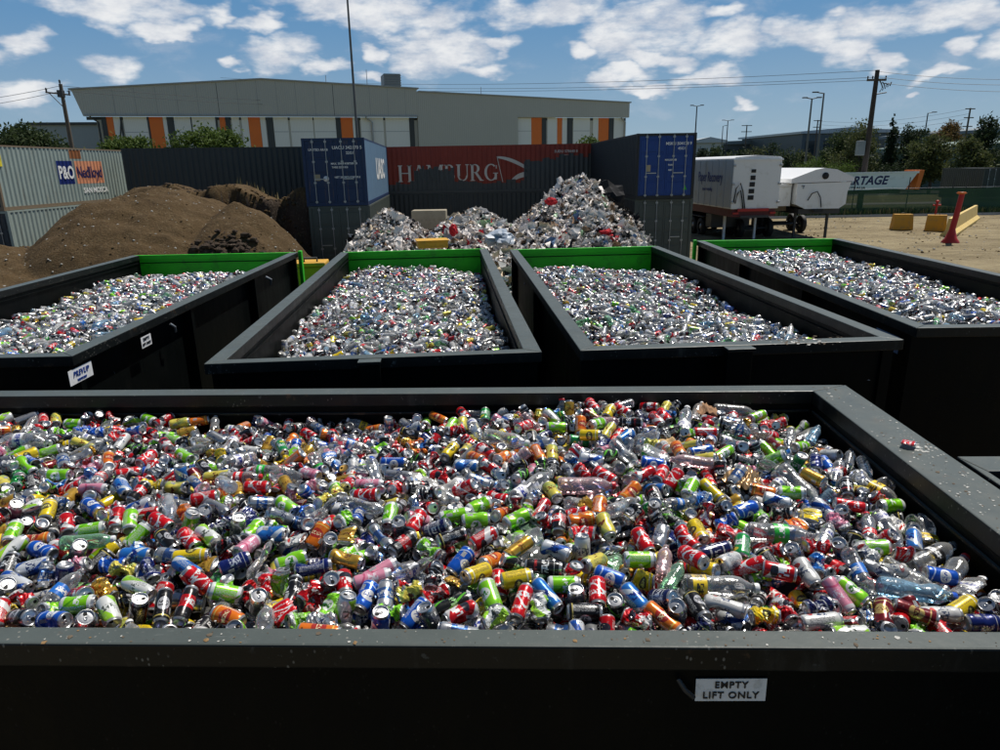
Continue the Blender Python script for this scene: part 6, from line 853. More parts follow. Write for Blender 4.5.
# ------------------------------------------------------------------ steel bins
def waste_bin(label, nl, yaw, W, L, along, rim_side, rim_end, Hh=RIM, tail=None, ribs=True, group='open steel bins in the yard', near=None):
    """nl: near-left outer corner. W is the extent in local x, L in local y. rim_side: width of the x-side rims, rim_end: of the y-side rims."""
    root = empty('waste_bin', (nl[0], nl[1], 0), yaw, label, 'waste bin', group)
    a, b = rim_side, rim_end; h = .085
    # rim: four mitred box tubes
    nb_ = near or b
    m = MB()
    def quad(o0, o1, i1, i0):
        vs = [(p[0], p[1], Hh) for p in (o0, o1, i1, i0)] + [(p[0], p[1], Hh - h) for p in (o0, o1, i1, i0)]
        m.add(vs, [(0, 1, 2, 3), (7, 6, 5, 4), (0, 4, 5, 1), (1, 5, 6, 2), (2, 6, 7, 3), (3, 7, 4, 0)])
    O = [(0, 0), (W, 0), (W, L), (0, L)]; bf = .05 if tail else b; I = [(a, nb_), (W - a, nb_), (W - a, L - bf), (a, L - bf)]
    rims = []
    for k in range(4):
        m = MB(); quad(O[k], O[(k + 1) % 4], I[(k + 1) % 4], I[k])
        green = tail and k == 2
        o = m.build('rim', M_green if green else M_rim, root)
        bv = o.modifiers.new('b', 'BEVEL'); bv.width = .007; bv.segments = 2; bv.limit_method = 'ANGLE'
        rims.append(o)
    zt = Hh - h - .002
    # walls, flush just behind the inner edge of the rim
    t0, th = .012, .012
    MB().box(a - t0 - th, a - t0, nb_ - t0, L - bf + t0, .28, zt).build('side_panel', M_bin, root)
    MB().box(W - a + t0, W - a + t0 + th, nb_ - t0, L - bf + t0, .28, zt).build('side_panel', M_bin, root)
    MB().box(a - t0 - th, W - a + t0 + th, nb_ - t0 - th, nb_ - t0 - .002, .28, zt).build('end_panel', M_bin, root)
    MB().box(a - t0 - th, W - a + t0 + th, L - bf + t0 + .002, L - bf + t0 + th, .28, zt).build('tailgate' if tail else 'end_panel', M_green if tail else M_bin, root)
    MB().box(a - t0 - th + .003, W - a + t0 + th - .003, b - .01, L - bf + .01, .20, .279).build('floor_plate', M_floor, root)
    for x in (W * .3 - .06, W * .7 - .06): MB().box(x, x + .12, .05, L - .05, .0, .199).build('skid', M_dark, root)
    # inner flange line under the rim
    m = MB()
    for (x0, x1, y0, y1) in ((a - .010, a + .004, b + .01, L - bf - .01), (W - a - .004, W - a + .010, b + .01, L - bf - .01)): m.box(x0, x1, y0, y1, zt - .05, zt - .038)
    m.box(a + .01, W - a - .01, L - bf - .004, L - bf + .008, zt - .05, zt - .038)
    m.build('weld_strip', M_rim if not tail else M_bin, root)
    # stiffener posts between wall and rim edge
    if ribs:
        for side in (0, 1):
            n = max(2, int(L / (2.3 if tail else 1.4)))
            for k in range(n + 1):
                y = .12 + (L - .24) * k / n
                x0, x1 = (.02, a - t0 - th - .002) if side == 0 else (W - a + t0 + th + .002, W - .02)
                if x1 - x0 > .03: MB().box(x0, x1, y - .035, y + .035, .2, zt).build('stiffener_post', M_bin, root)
        n = max(1, int(W / 1.0))
        for k in range(n + 1):
            x = .15 + (W - .3) * k / n
            if False: MB().box(x - .035, x + .035, .02, nb_ - t0 - th - .002, .2, zt).build('stiffener_post', M_bin, root)
    return root
# the big front bin lies across the view: its long side runs left-right
L0 = 7.25; nlc = NR - U0 * L0
front = waste_bin('dark grey steel bin in the foreground heaped with bright cans, sign on its side', (nlc.x, nlc.y), YAW0, L0, 2.52, 'x', .25, .125, near=.082)
def sign(parent, x, y, z, w_, h_, rz, lines, mat_ink, size, tilt=0, shear=0, bold=.004, base=None):
    M = face_M(x, y, z, rz, tilt)
    b = MB().add([(-w_ / 2, -h_ / 2, 0), (w_ / 2, -h_ / 2, 0), (w_ / 2, h_ / 2, 0), (-w_ / 2, h_ / 2, 0), (-w_ / 2, -h_ / 2, -.002), (w_ / 2, -h_ / 2, -.002), (w_ / 2, h_ / 2, -.002), (-w_ / 2, h_ / 2, -.002)],
                 [(0, 1, 2, 3), (7, 6, 5, 4), (0, 4, 5, 1), (1, 5, 6, 2), (2, 6, 7, 3), (3, 7, 4, 0)]).build('notice_sign', base or M_whitev, parent, M=M)
    for (s_, dy, sz) in lines: text('lettering', s_, sz, mat_ink, b, M @ Matrix.Translation((0, dy, .002)), bold, shear, 1.14, sx=.94)
    return b
# notice on the near wall: local x from the left end
sp_ = at(731, 690.5, Y=1.757); lx = (sp_ - nlc).dot(U0)
M_retro = P('reflective_white_vinyl', (.85, .85, .84), .5, var=.05, dirt=(.45, .45, .42), dscale=30, damt=.5)
sign(front, lx, .050, sp_.z, .215, .082, 0, [('EMPTY', .019, .033), ('LIFT ONLY', -.019, .034)], M_ink, .036, rad(.8), bold=.0005, base=M_retro)
# lifting hook rod beside the notice
hp = at(685, 690, Y=1.745); hx = (hp - nlc).dot(U0)
MB().tube([(hx - .02, .045, hp.z + .03), (hx, .03, hp.z), (hx + .03, .04, hp.z - .035)], .008, 8).build('hook', M_dark, front)
b2 = waste_bin('grey steel bin with green tailgate between the bin row, spilling no cans, left of rubbish mound gap', (-2.19, 4.94), rad(4.1), 2.52, 7.1, 'y', .135, .11, tail=1)
b2['label'] = 'grey steel bin with green tailgate behind the front bin, second from left'
b3 = waste_bin('grey steel bin with green tailgate, third from left, mud on its front rim', (.62, 5.14), rad(3.5), 2.58, 6.85, 'y', .135, .13, tail=1)
b1 = waste_bin('grey steel bin with green tailgate, leftmost, white sticker on its side', (-6.19, 5.19), rad(1.0), 2.85, 6.9, 'y', .135, .12, tail=1)
b4 = waste_bin('grey steel bin with green tailgate, rightmost of the row, nearest the dirt yard', (3.52, 5.69), rad(-1.0), 2.6, 7.2, 'y', .135, .12, tail=1)
b5 = waste_bin('empty dark steel bin tucked against right end of the big front bin', (2.07, .08), rad(-2.0), 2.9, 2.97, 'y', .04, .17, ribs=False)
# lift tabs on the front rims of two bins
for (bn, x, wd) in ((b2, 1.22, .17), (b3, 1.23, .22)):
    MB().bbox(x - wd / 2, x + wd / 2, -.10, -.002, RIM - .03, RIM - .004, .004).build('lift_plate', M_rim, bn)
    MB().bbox(x - wd / 2 + .01, x + wd / 2 - .01, -.07, -.004, 1.2, RIM - .034, .006).build('lift_post', M_bin, bn)
# stickers
M_bs = face_M
sign(b1, 2.85 - .018 + .004, .10, RIM - .17, .33, .12, PI / 2, [('PREVUP', .014, .062), ('WASTE BINS', -.038, .022)], M_blueink, .05, 0, .3, .0015)
sign(b1, 2.85 + .004 - .018, 1.22, RIM - .18, .20, .105, PI / 2, [('EMPTY', .023, .040), ('LIFT ONLY', -.023, .033)], M_ink, .05, bold=.0015)
MB().tube([(2.84, 1.75, RIM - .13), (2.87, 1.78, RIM - .17), (2.85, 1.82, RIM - .23)], .013, 8).build('hook', M_galv, b1)
MB().tube([(2.84, 5.0, RIM - .14), (2.9, 5.05, RIM - .19), (2.87, 5.1, RIM - .27)], .018, 8).build('hook', M_galv, b1)
for bn, W_ in ((b1, 2.85),):
    for y in (2.3 + .73, 4.6):
        pass
sign(b4, .012, .45, RIM - .22, .40, .15, -PI / 2, [('PREVUP', .015, .075), ('WASTE BINS', -.045, .028)], M_blueink, .05, 0, .3, .003, base=P('shaded_white_vinyl', (.25, .34, .5), .5))  # white sticker tinted blue-grey, its shade put into the colour
# green latch post at the corner of the leftmost bin
MB().bbox(2.87, 2.93, 6.78, 6.88, .3, RIM + .03, .01).build('latch_post', M_green, b1)
MB().bbox(-.07, -.01, 7.08, 7.16, .3, RIM + .02, .01).build('latch_post', M_green, b4)
# loads of the four bins behind
LOADS = {}
def load(label, nl, yaw, W, L, drop, mode, seed):
    a = .15; Wi = W - 2 * a; Li = L - .25; cy_, sy_ = math.cos(yaw), math.sin(yaw); r_ = np.random.RandomState(seed)
    RZm = np.array([[cy_, -sy_, 0], [sy_, cy_, 0], [0, 0, 1.]])
    flipu, flipv = mode
    # pile frame: u along the bin, v across
    R90 = np.array([[0, -1., 0], [1, 0, 0], [0, 0, 1]]); FL = np.diag([-1, -1, 1.])
    def frame(u, v, w_):
        x, y = 1 - v / 2.31, u / 6.75
        if flipu: x, y = 1 - x, 1 - y
        lx_, ly_ = a + x * Wi, .13 + y * Li
        z = RIM + w_ - drop + .04 * math.sin(ly_ * 1.7 + seed) * math.sin(lx_ * 2.1)
        return np.array([nl[0], nl[1], 0]) + RZm @ np.array([lx_, ly_, z])
    def place(i):
        M = R90 @ qmat(_qq[i])
        if flipu: M = FL @ M
        return RZm @ M, frame(_p[0][i], _p[1][i], _p[2][i])
    lookc = ['S', 'W', 'K', 'R', 'S', 'Y', 'L', 'B', 'N', 'WL', 'WB', 'G', 'P']; pc_ = np.array([.10, .20, .34, .14, .07, .07, .04, .02, .015, .03, .02, .01, .01]); pc_ = pc_ / pc_.sum()
    lookb = ['c', 'cw', 'cb', 'cg', 'cy', 'cr', 'gc', 'bc']; pb_ = np.array([.62, .14, .05, .03, .02, .02, .05, .06]); pb_ /= pb_.sum()
    ch = {}
    def remap(i, t, st):
        if i not in ch:
            tt = t
            if t in (0, 1, 2) and r_.rand() < .30: tt = 6
            elif t in (2, 3) and r_.rand() < .35: tt = 4
            ch[i] = (tt, r_.choice(lookc, p=pc_) if tt < 4 else r_.choice(lookb, p=pb_))
        return ch[i]
    o = rest_heap(list(range(NI)), 'bottle_load', LO, place, frame, remap)
    tag(o, label, 'container heap', kind='stuff')
load('pale mix of bottles and cans filling the leftmost bin', (-6.19, 5.19), rad(1.0), 2.85, 6.9, .18, (0, 0), 1)
load('pale mix of bottles and cans filling the second bin from left', (-2.19, 4.94), rad(4.1), 2.52, 7.1, .22, (1, 0), 2)
load('pale mix of bottles and cans filling the third bin from left', (.62, 5.14), rad(3.5), 2.58, 6.85, .21, (0, 0), 3)
load('pale mix of bottles and cans filling the bin beside the yard', (3.52, 5.69), rad(-1.0), 2.6, 7.2, .12, (1, 0), 4)
# crumbs and glass chips on the rims
M_chip = P('pale_chips', (.45, .44, .40), .35, var=.4, scale=50); M_mud = P('dry_mud', (.12, .09, .06), .95, var=.4, scale=30)
M_leaf = P('dry_leaf', (.22, .13, .05), .8, var=.3, scale=30)
cm = MB(); r_ = random.Random(4)
def chip(x, y, z, s, m):
    n = r_.randint(4, 6); hh = s * r_.uniform(.1, .35); a0 = r_.uniform(0, 6)
    vs = [(x + s * r_.uniform(.5, 1) * math.cos(a0 + 2 * PI * k / n), y + s * r_.uniform(.5, 1) * math.sin(a0 + 2 * PI * k / n), z + .0015) for k in range(n)]
    vs += [(x + r_.uniform(-.2, .2) * s, y + r_.uniform(-.2, .2) * s, z + hh)]
    cm.add(vs, [(k, (k + 1) % n, n) for k in range(n)], m)
def onfront(u, v): p = nlc + U0 * u + V0 * v; return p.x, p.y
for _ in range(420):
    u = L0 - r_.uniform(.02, .23); v = 2.5 * (1 - r_.random() ** 1.0); x, y = onfront(u, v)
    dense = math.exp(-((v - 1.15) / .45) ** 2) + .25
    if r_.random() < dense: chip(x, y, RIM, r_.uniform(.002, .009) * (1 + (r_.random() < .06)), r_.choice([0, 0, 0, 1, 1]))
for _ in range(260):
    x, y = onfront(r_.uniform(1.8, 7.1), r_.uniform(.01, .115)); chip(x, y, RIM, r_.uniform(.0015, .006), r_.choice([0, 1, 1, 2]))
for px, py in ((210, 635), (207, 640), (44, 643), (318, 634), (355, 643), (648, 640), (897, 638), (856, 645), (70, 637), (575, 641)):
    p = at(px, py, Z=RIM); chip(p.x, p.y, RIM, .012, r_.choice([0, 2, 2, 1]))
for _ in range(70):
    p = at(r_.gauss(800, 22), r_.uniform(336, 345), Z=RIM); chip(p.x, p.y, RIM, r_.uniform(.006, .022), r_.choice([1, 1, 0]))
for _ in range(25):
    p = at(r_.uniform(915, 930) , r_.uniform(444, 452), Z=RIM); chip(p.x, p.y, RIM, r_.uniform(.006, .014), 0)
tag(cm.build('crumbs', [M_chip, M_mud, M_leaf]), 'glass chips, dry mud and leaf bits lying on the bin rims', 'debris', kind='stuff')
# crushed can lying on the right end rim
p = at(908, 447, Z=RIM)
o = bpy.data.objects.new('drink_can', mesh_of((3, 1), 'body')); COL.objects.link(o); o.location = (p.x, p.y, RIM + .022); o.rotation_euler = (rad(88), rad(4), rad(50)); o.scale = (.8, .8, .8)
o.material_slots[0].link = 'OBJECT'; o.material_slots[0].material = CAN['R']; tag(o, 'flattened red can stranded on the right end rim of the front bin', 'drink can', 'cans in the front bin')
for pn in ('lid', 'base'):
    k_ = bpy.data.objects.new(pn, mesh_of((3, 1), pn)); COL.objects.link(k_); k_.parent = o
# ------------------------------------------------------------------ ground
def dirtmat(name, c1, c2, c3, sc=.35, bump=.6):
    t = NT(name); v = t.pos(); n = t.noise(v, sc, 8, .62); n2 = t.noise(v, 9, 8, .7); n3 = t.noise(v, 1.6, 5)
    if name == 'packed_dirt':
        tracks = t.noise(t.scalev(v, (.12, 1.3, 1)), 1.1, 5, .6)
        n = t.step(t.math('ADD', t.math('MULTIPLY', n, .55), t.math('MULTIPLY', tracks, .45)), .38, .62)
        c1 = tuple(x * .8 for x in c1)
    c = t.mix(n, c1, c2); c = t.mix(t.step(n2, .52, .72), c, c3); c = t.mix(t.math('MULTIPLY', t.step(n3, .5, .7), .4), c, tuple(x * .6 for x in c1))
    t.set(col=c, rough=.95, spec=.2); t.bump(t.noise(v, 13, 9, .72), bump, .12); return t.mat
M_yard = dirtmat('packed_dirt', (.20, .155, .085), (.30, .245, .145), (.38, .325, .215))
M_soil = dirtmat('piled_soil', (.074, .046, .020), (.135, .088, .042), (.20, .15, .085), .5, .9)
M_clod = dirtmat('dark_clods', (.045, .032, .024), (.09, .065, .045), (.2, .16, .12), 1.2, .9)
M_grassm = P('grass', (.10, .13, .04), .9, var=.4, scale=.5, dirt=(.22, .19, .08), dscale=.3, damt=.7, bump=.5, bscale=8)
M_dgrass = P('dry_grass', (.20, .18, .07), .9, var=.3, scale=.4, dirt=(.10, .13, .04), dscale=.6, damt=.6)
M_asph = P('asphalt', (.06, .06, .06), .9, var=.2, scale=2)
M_conc = P('concrete', (.38, .37, .34), .85, var=.12, dirt=(.2, .19, .17), dscale=3, damt=.5)
def sheet(name, x0, x1, y0, y1, z, mat):
    return tag(MB().add([(x0, y0, z), (x1, y0, z), (x1, y1, z), (x0, y1, z)], [(0, 1, 2, 3)]).build(name, mat), kind='structure')
# yard sheet, gently uneven
g = MB(); nx, ny = 90, 60; X0, X1, Y0, Y1 = -60, 70, -20, 52.0
for j in range(ny + 1):
    for i in range(nx + 1):
        x = X0 + (X1 - X0) * i / nx; y = Y0 + (Y1 - Y0) * j / ny
        z = .05 * math.sin(x * .7) * math.sin(y * .5 + 1) + .04 * math.sin(x * 1.9 + y) if (x > 8 or y > 16 or x < -8) and y < 51 else 0
        g.v.append((x, y, z))
for j in range(ny):
    for i in range(nx): a = j * (nx + 1) + i; g.f.append((a, a + 1, a + nx + 2, a + nx + 1)); g.m.append(0); g.sm.append(True)
tag(g.build('ground', M_yard), kind='structure')
sheet('land', -1500, 1500, -300, 2500, -.12, M_dgrass)
# kerb and grass strip beyond the yard
k0 = at(700, 221, Z=0); 
tag(MB().bbox(14, 75, 52.0, 52.25, -.1, .16, .02).build('kerb', M_conc), kind='structure')
sheet('grass', 10, 110, 52.25, 66, .03, M_grassm)
sheet('path', 10, 110, 66, 69, .05, M_conc)
sheet('verge', 10, 130, 69, 84, .03, M_dgrass)
sheet('road', -150, 220, 84, 100, .01, M_asph)
sheet('pavement', -150, 220, 100, 103, .06, M_conc)
sheet('lawn', -150, 260, 103, 125, .03, M_grassm)
sheet('car_park', 20, 300, 125, 200, .02, M_asph)
# tufts of weeds along the fence
def tufts(name, label, regions, n, hgt, mats, seed, cat='grass'):
    r = random.Random(seed); m = MB()
    for _ in range(n):
        x, y, z = regions(r); hh = hgt * r.uniform(.4, 1.2); a = r.uniform(0, 6.28); w_ = hh * .10; lean = r.uniform(-.4, .4) * hh
        dx, dy = math.cos(a) * w_, math.sin(a) * w_
        m.add([(x - dx, y - dy, z), (x + dx, y + dy, z), (x + lean * math.cos(a + 1), y + lean * math.sin(a + 1), z + hh)], [(0, 1, 2)], r.randrange(len(mats)))
    return tag(m.build(name, mats), label, cat, kind='stuff')
M_blade = P('green_blade', (.09, .14, .035), .8, var=.3); M_straw = P('dry_blade', (.28, .23, .10), .9, var=.3)
tufts('grass_tufts', 'weeds and grass growing along the kerb and fence', lambda r: (r.uniform(18, 62), 52.3 + abs(r.gauss(0, .9)), .03), 9000, .55, [M_blade, M_blade, M_straw], 3)
# ------------------------------------------------------------------ soil mounds
def sstep(a, b, x):
    t = np.clip((x - a) / (b - a), 0, 1); return t * t * (3 - 2 * t)
def fbm(X, Y, seed, base=.3, oct_=6, gain=.5):
    r = np.random.RandomState(seed); Z = np.zeros_like(X); amp = 1
    for o_ in range(oct_):
        for _ in range(4):
            th = r.uniform(0, 6.28); f = base * 2 ** o_ * r.uniform(.8, 1.3); Z += amp * np.sin((X * math.cos(th) + Y * math.sin(th)) * f * 6.28 + r.uniform(0, 6.28)) / 4
        amp *= gain
    return Z
def heightfield(name, x0, x1, y0, y1, st, fn, mats, zmin=-.05, matfn=None):
    nx, ny = int((x1 - x0) / st), int((y1 - y0) / st); xs = np.linspace(x0, x1, nx + 1); ys = np.linspace(y0, y1, ny + 1); X, Y = np.meshgrid(xs, ys); Z = fn(X, Y)
    me = bpy.data.meshes.new(name); vs = np.stack([X, Y, Z], -1).reshape(-1, 3)
    idx = np.arange((nx + 1) * (ny + 1)).reshape(ny + 1, nx + 1); f = np.stack([idx[:-1, :-1], idx[:-1, 1:], idx[1:, 1:], idx[1:, :-1]], -1).reshape(-1, 4)
    zz = vs[f].max(1)[:, 2]; f = f[zz > zmin]; me.from_pydata(vs.tolist(), [], f.tolist())
    for m in mats: me.materials.append(m)
    if matfn: me.polygons.foreach_set('material_index', matfn(vs[f].mean(1)).astype(np.int32))
    me.polygons.foreach_set('use_smooth', [True] * len(f)); o = bpy.data.objects.new(name, me); COL.objects.link(o); return o
def cone(X, Y, x, y, h, rx, ry, p=1.0):
    d = np.sqrt(((X - x) / rx) ** 2 + ((Y - y) / ry) ** 2); return h * (1 - sstep(0, 1, d)) if p == 1 else h * np.clip(1 - d ** p, -.3, 1)
def mound(X, Y):
    Z = np.maximum.reduce([cone(X, Y, -12.2, 25.5, 3.45, 5.6, 6.2, 1.9), cone(X, Y, -8.9, 24.2, 2.95, 3.0, 4.2, 1.5), cone(X, Y, -16.5, 23.0, 1.9, 7.5, 7.0, 1.1)])
    return Z + .24 * fbm(X, Y, 3, .22) + .06 * fbm(X, Y, 5, 1.1) - .05
o = heightfield('soil_mound', -27, -3.6, 14.5, 31, .09, mound, [M_soil]); tag(o, 'smooth brown soil mound with two humps behind the leftmost bin', 'soil mound')
def ridge(X, Y):
    top = 3.25 + .22 * np.sin(X * .9 + .5) + .22 * np.sin(X * 2.1) + .05 * fbm(X, Y, 9, .5)
    front = 30.0 + .5 * np.sin(X * 1.1) + .25 * np.sin(X * 2.7 + 1) + .15 * np.sin(X * 6)
    Z = top * sstep(-.45, .25, Y - front) * (1 - .3 * sstep(1.5, 5, Y - front))
    Z *= sstep(-20.5, -14.5, X) * (1 - sstep(-7.9, -7.3, X))
    return Z + .05 * fbm(X, Y, 12, .8) - .06
o = heightfield('soil_bank', -20, -7.2, 28.5, 35, .10, ridge, [M_soil, M_clod], matfn=lambda c: ((c[:, 2] < 2.75 + .15 * np.sin(c[:, 0] * 5)) & (c[:, 1] < 31.0)))  # lower front face in darker soil, its shade put into the colour
tag(o, 'long soil bank with a dark cut face in front of the dark container', 'soil bank')
def clods(name, label, pts, mats, seed, cat):
    r = random.Random(seed); m = MB()
    for (x, y, z, s) in pts:
        ph = [r.uniform(.6, 1.2) for _ in range(14)]; k = 0; vs = []
        for (el_, n_) in ((-1, 1), (-.5, 4), (.3, 5), (1, 1)):
            for q in range(n_):
                a = 2 * PI * q / n_ + el_; c_ = math.sqrt(max(0, 1 - el_ * el_)); vs.append((x + s * ph[k] * c_ * math.cos(a), y + s * ph[k] * c_ * math.sin(a), z + s * .7 * el_ * ph[k])); k += 1
        bm = bmesh.new(); bv_ = [bm.verts.new(v) for v in vs]; bmesh.ops.convex_hull(bm, input=bv_); bm.verts.index_update()
        m.add([v.co[:] for v in bm.verts], [[v.index for v in f.verts] for f in bm.faces], r.randrange(len(mats))); bm.free()
    return tag(m.build(name, mats), label, cat, kind='stuff')
r_ = random.Random(8); pts = []
for _ in range(900):
    X_ = r_.gauss(-8.3, 1.0); Y_ = r_.gauss(21.0, .9); z = float(mound(np.array([X_]), np.array([Y_]))[0]); d = math.hypot((X_ + 8.3) / 2.0, (Y_ - 21.0) / 1.7)
    if d < 1: pts.append((X_, Y_, z + .32 * (1 - d) + r_.uniform(-.1, .1), r_.uniform(.05, .16)))
clods('dark_clods', 'dark broken clods heaped low on the soil mound', pts, [M_clod], 2, 'clods')
pts = []
for _ in range(1100):
    X_ = r_.uniform(-19, -7.6); Y_ = r_.uniform(28.6, 31.2); z = float(ridge(np.array([X_]), np.array([Y_]))[0])
    if z > .3 and r_.random() < (1 if z < 2.9 else .25): pts.append((X_, Y_, z, r_.uniform(.04, .14)))
for _ in range(500):
    X_ = r_.uniform(-22, -13); Y_ = 30.2 - (X_ + 13) * -.35 + r_.gauss(0, .5) - 3.5; z = float(mound(np.array([X_]), np.array([Y_]))[0])
    if z > .1: pts.append((X_, Y_, z + .02, r_.uniform(.04, .16)))
clods('loose_clods', 'loose dark clods on the cut face of the soil bank', pts, [M_clod, M_soil], 3, 'clods')
pts = []
for _ in range(1500):
    X_ = r_.uniform(-24, -5); Y_ = r_.uniform(16, 27); z = float(mound(np.array([X_]), np.array([Y_]))[0])
    if z > .1: pts.append((X_, Y_, z, r_.uniform(.012, .05)))
for _ in range(1500): pts.append((r_.uniform(9, 45), r_.uniform(28, 51.5), .0, r_.uniform(.015, .07)))
clods('pebbles', 'small stones and crumbs scattered over the soil and yard', pts, [M_soil, M_conc], 4, 'stones')
tufts('dry_weeds', 'dry weeds on top of the soil bank', lambda r: (lambda X_, Y_: (X_, Y_, float(ridge(np.array([X_]), np.array([Y_]))[0])))(r.gauss(-11.2, .9), r.uniform(31.5, 33)), 60, .32, [M_straw], 5)
# ------------------------------------------------------------------ rubbish heap
def rub(X, Y):
    Z = np.maximum.reduce([cone(X, Y, 3.1, 27, 3.5, 4.3, 6.3, 1.3), cone(X, Y, 4.0, 25.2, 1.9, 2.6, 4.4, 1.2), cone(X, Y, -.8, 23.2, 2.75, 3.4, 5.5, 1.25), cone(X, Y, -3.9, 25.3, 2.55, 3.0, 5.5, 1.3), cone(X, Y, .25, 17.5, 2.0, 2.4, 6.0, 1.2), cone(X, Y, 1.3, 21.5, 2.2, 3.2, 6, 1.2)])
    return Z * sstep(-5.6, -4.9, X) * (1 - sstep(4.9, 6.3, X)) + .15 * fbm(X, Y, 21, .35) - .12
M_pw = P('white_film', (.80, .75, .71), .95, var=.2, scale=14, spec=.08); M_pg = P('grey_film', (.42, .41, .40), .9, var=.2, scale=20); M_pc = P('cream_card', (.58, .48, .36), .9, var=.15, scale=10)
M_pk = P('black_film', (.02, .02, .022), .8, spec=.15); M_pr = P('red_wrap', (.5, .03, .04), .85, spec=.15); M_pb = P('blue_wrap', (.12, .2, .36), .85, spec=.15); M_pbr = P('brown_card', (.24, .15, .09), .85); M_pgr = P('pale_green_wrap', (.3, .5, .3), .5)
o = heightfield('rubbish_mound', -6.2, 9, 11.5, 33.5, .2, rub, [P('rubbish_base', (.12, .11, .10), .9, var=.5, scale=6, bump=1)]); tag(o, 'dark packed rubbish under the pale film heap', 'rubbish heap', kind='stuff')
def scrap_protos(seed, n=10):
    out = []
    for k in range(n):
        r = np.random.RandomState(seed + k); g_ = 5; U, V = np.meshgrid(np.linspace(-1, 1, g_), np.linspace(-1, 1, g_))
        X_ = U * r.uniform(.6, 1) + .12 * r.normal(size=U.shape); Y_ = V * r.uniform(.5, 1) + .12 * r.normal(size=U.shape); Z_ = .26 * r.normal(size=U.shape) + .3 * np.sin(U * 2 + r.uniform(0, 6))
        vs = np.stack([X_, Y_, Z_], -1).reshape(-1, 3); fs = []
        for j in range(g_ - 1):
            for i in range(g_ - 1): a = j * g_ + i; fs += [(a, a + 1, a + g_ + 1), (a, a + g_ + 1, a + g_)]
        out.append((vs, np.array(fs)))
    return out
SP = scrap_protos(40)
H_ = Heap(); rr_ = np.random.RandomState(9); src = {}
for k, (v, f) in enumerate(SP): src[k] = {'s': (v.tolist(), f.tolist(), [(0, 0)] * (3 * len(f)), k % 3 > 0)}
mats = [M_pw, M_pg, M_pc, M_pk, M_pr, M_pb, M_pbr, M_pgr]; pm = np.array([.58, .13, .10, .10, .012, .012, .05, .016]); pm /= pm.sum(); cnt = 0
rxs, rys = rr_.uniform(-5.6, 8.6, 60000), rr_.uniform(12, 29.5, 60000); rzs = rub(rxs, rys)
for x, y, z in zip(rxs, rys, rzs):
    if cnt >= 12000: break
    if z < .15 or rr_.rand() > .25 + .75 * min(1, z / 1.5): continue
    s_ = rr_.uniform(.06, .17) * (1 + 1.0 * (rr_.rand() < .07)); q = Quaternion(rr_.normal(size=4)); q.normalize()
    mi = rr_.choice(8, p=pm)
    if 3.9 < x < 5.2 and y > 25.5 and z > 2.0: mi = 3
    H_.add(src, int(rr_.randint(len(SP))), 's', mats[mi], np.array(q.to_matrix()) * s_, np.array([x, y, z + rr_.uniform(-.02, .10)])); cnt += 1
tag(H_.build('rubbish_heap'), 'tall heap of crumpled white film, wrappers and cardboard in front of the red container', 'rubbish heap', kind='stuff')
# a few pieces in the heap one can tell apart
def crumple(name, label, cat, c, sx, sy, sz, mat, seed, n=9, amp=.25):
    bm = bmesh.new(); bmesh.ops.create_icosphere(bm, subdivisions=3, radius=1); r = np.random.RandomState(seed); ks = r.normal(size=(10, 3)) * 3; ph = r.uniform(0, 6, 10)
    for v in bm.verts:
        p = np.array(v.co); d = 1 + amp * sum(abs(math.sin(float(p @ ks[q]) + ph[q])) for q in range(10)) / 5 - amp; v.co = Vector((c[0] + p[0] * sx * d, c[1] + p[1] * sy * d, c[2] + p[2] * sz * d))
    me = bpy.data.meshes.new(name); bm.to_mesh(me); bm.free(); me.materials.append(mat); o = bpy.data.objects.new(name, me); COL.objects.link(o); return tag(o, label, cat)
p = at(604, 200, Y=27); crumple('rubbish_bag', 'big black plastic bag slumped on the right shoulder of the rubbish heap', 'rubbish bag', (p.x, 26.9, p.z), .62, .6, .55, M_pk, 3, amp=.5)
p = at(582, 232, Y=24.3); crumple('plastic_bag', 'small bright red bag low on the right of the rubbish heap', 'plastic bag', (p.x + .7, 23.6, p.z), .22, .2, .13, M_pr, 4, amp=.9)
p = at(549, 199, Y=25.6); crumple('plastic_bag', 'dark red bag high on the left slope of the tall heap', 'plastic bag', (p.x, 24.9, p.z - .05), .17, .17, .10, M_pr, 5, amp=.9)
p = at(455, 228, Y=21.8); crumple('plastic_bag', 'small red bag at the left foot of the middle rubbish hump', 'plastic bag', (p.x, 21.0, p.z + .0), .10, .15, .14, M_pr, 6, amp=.9)
p = at(500, 237, Y=20.5); crumple('plastic_sheet', 'pale blue grey plastic sheet draped over front of the rubbish heap', 'plastic sheet', (p.x, 19.6, p.z + .05), .30, .45, .16, P('blue_grey_film', (.30, .35, .42), .5), 7, amp=1.1)
bx = empty('plastic_crate', (at(432, 243, Y=20).x, 20, at(432, 243, Y=20).z - .12), .2, 'flat yellow plastic crate lying at the foot of the left rubbish hump', 'crate')
m = MB(); m.bbox(-.42, .42, -.3, .3, 0, .05, .01)
for (x0, x1, y0, y1) in ((-.42, .42, -.3, -.27), (-.42, .42, .27, .3), (-.42, -.39, -.26, .26), (.39, .42, -.26, .26)): m.box(x0, x1, y0, y1, .052, .20)
m.build('tray', M_yellow, bx)
m = MB(); m.bbox(-.46, .46, -.34, .34, .201, .225, .006); m.build('lip', M_yellow, bx)
p = at(429, 214, Y=27); o = MB().bbox(p.x - .65, p.x + .65, 26.8, 27.6, 0, p.z + .14, .03).build('concrete_block', P('beige_block', (.32, .28, .20), .9, var=.15, dirt=(.18, .15, .1), damt=.5)); tag(o, 'beige block standing behind the left rubbish hump', 'block')
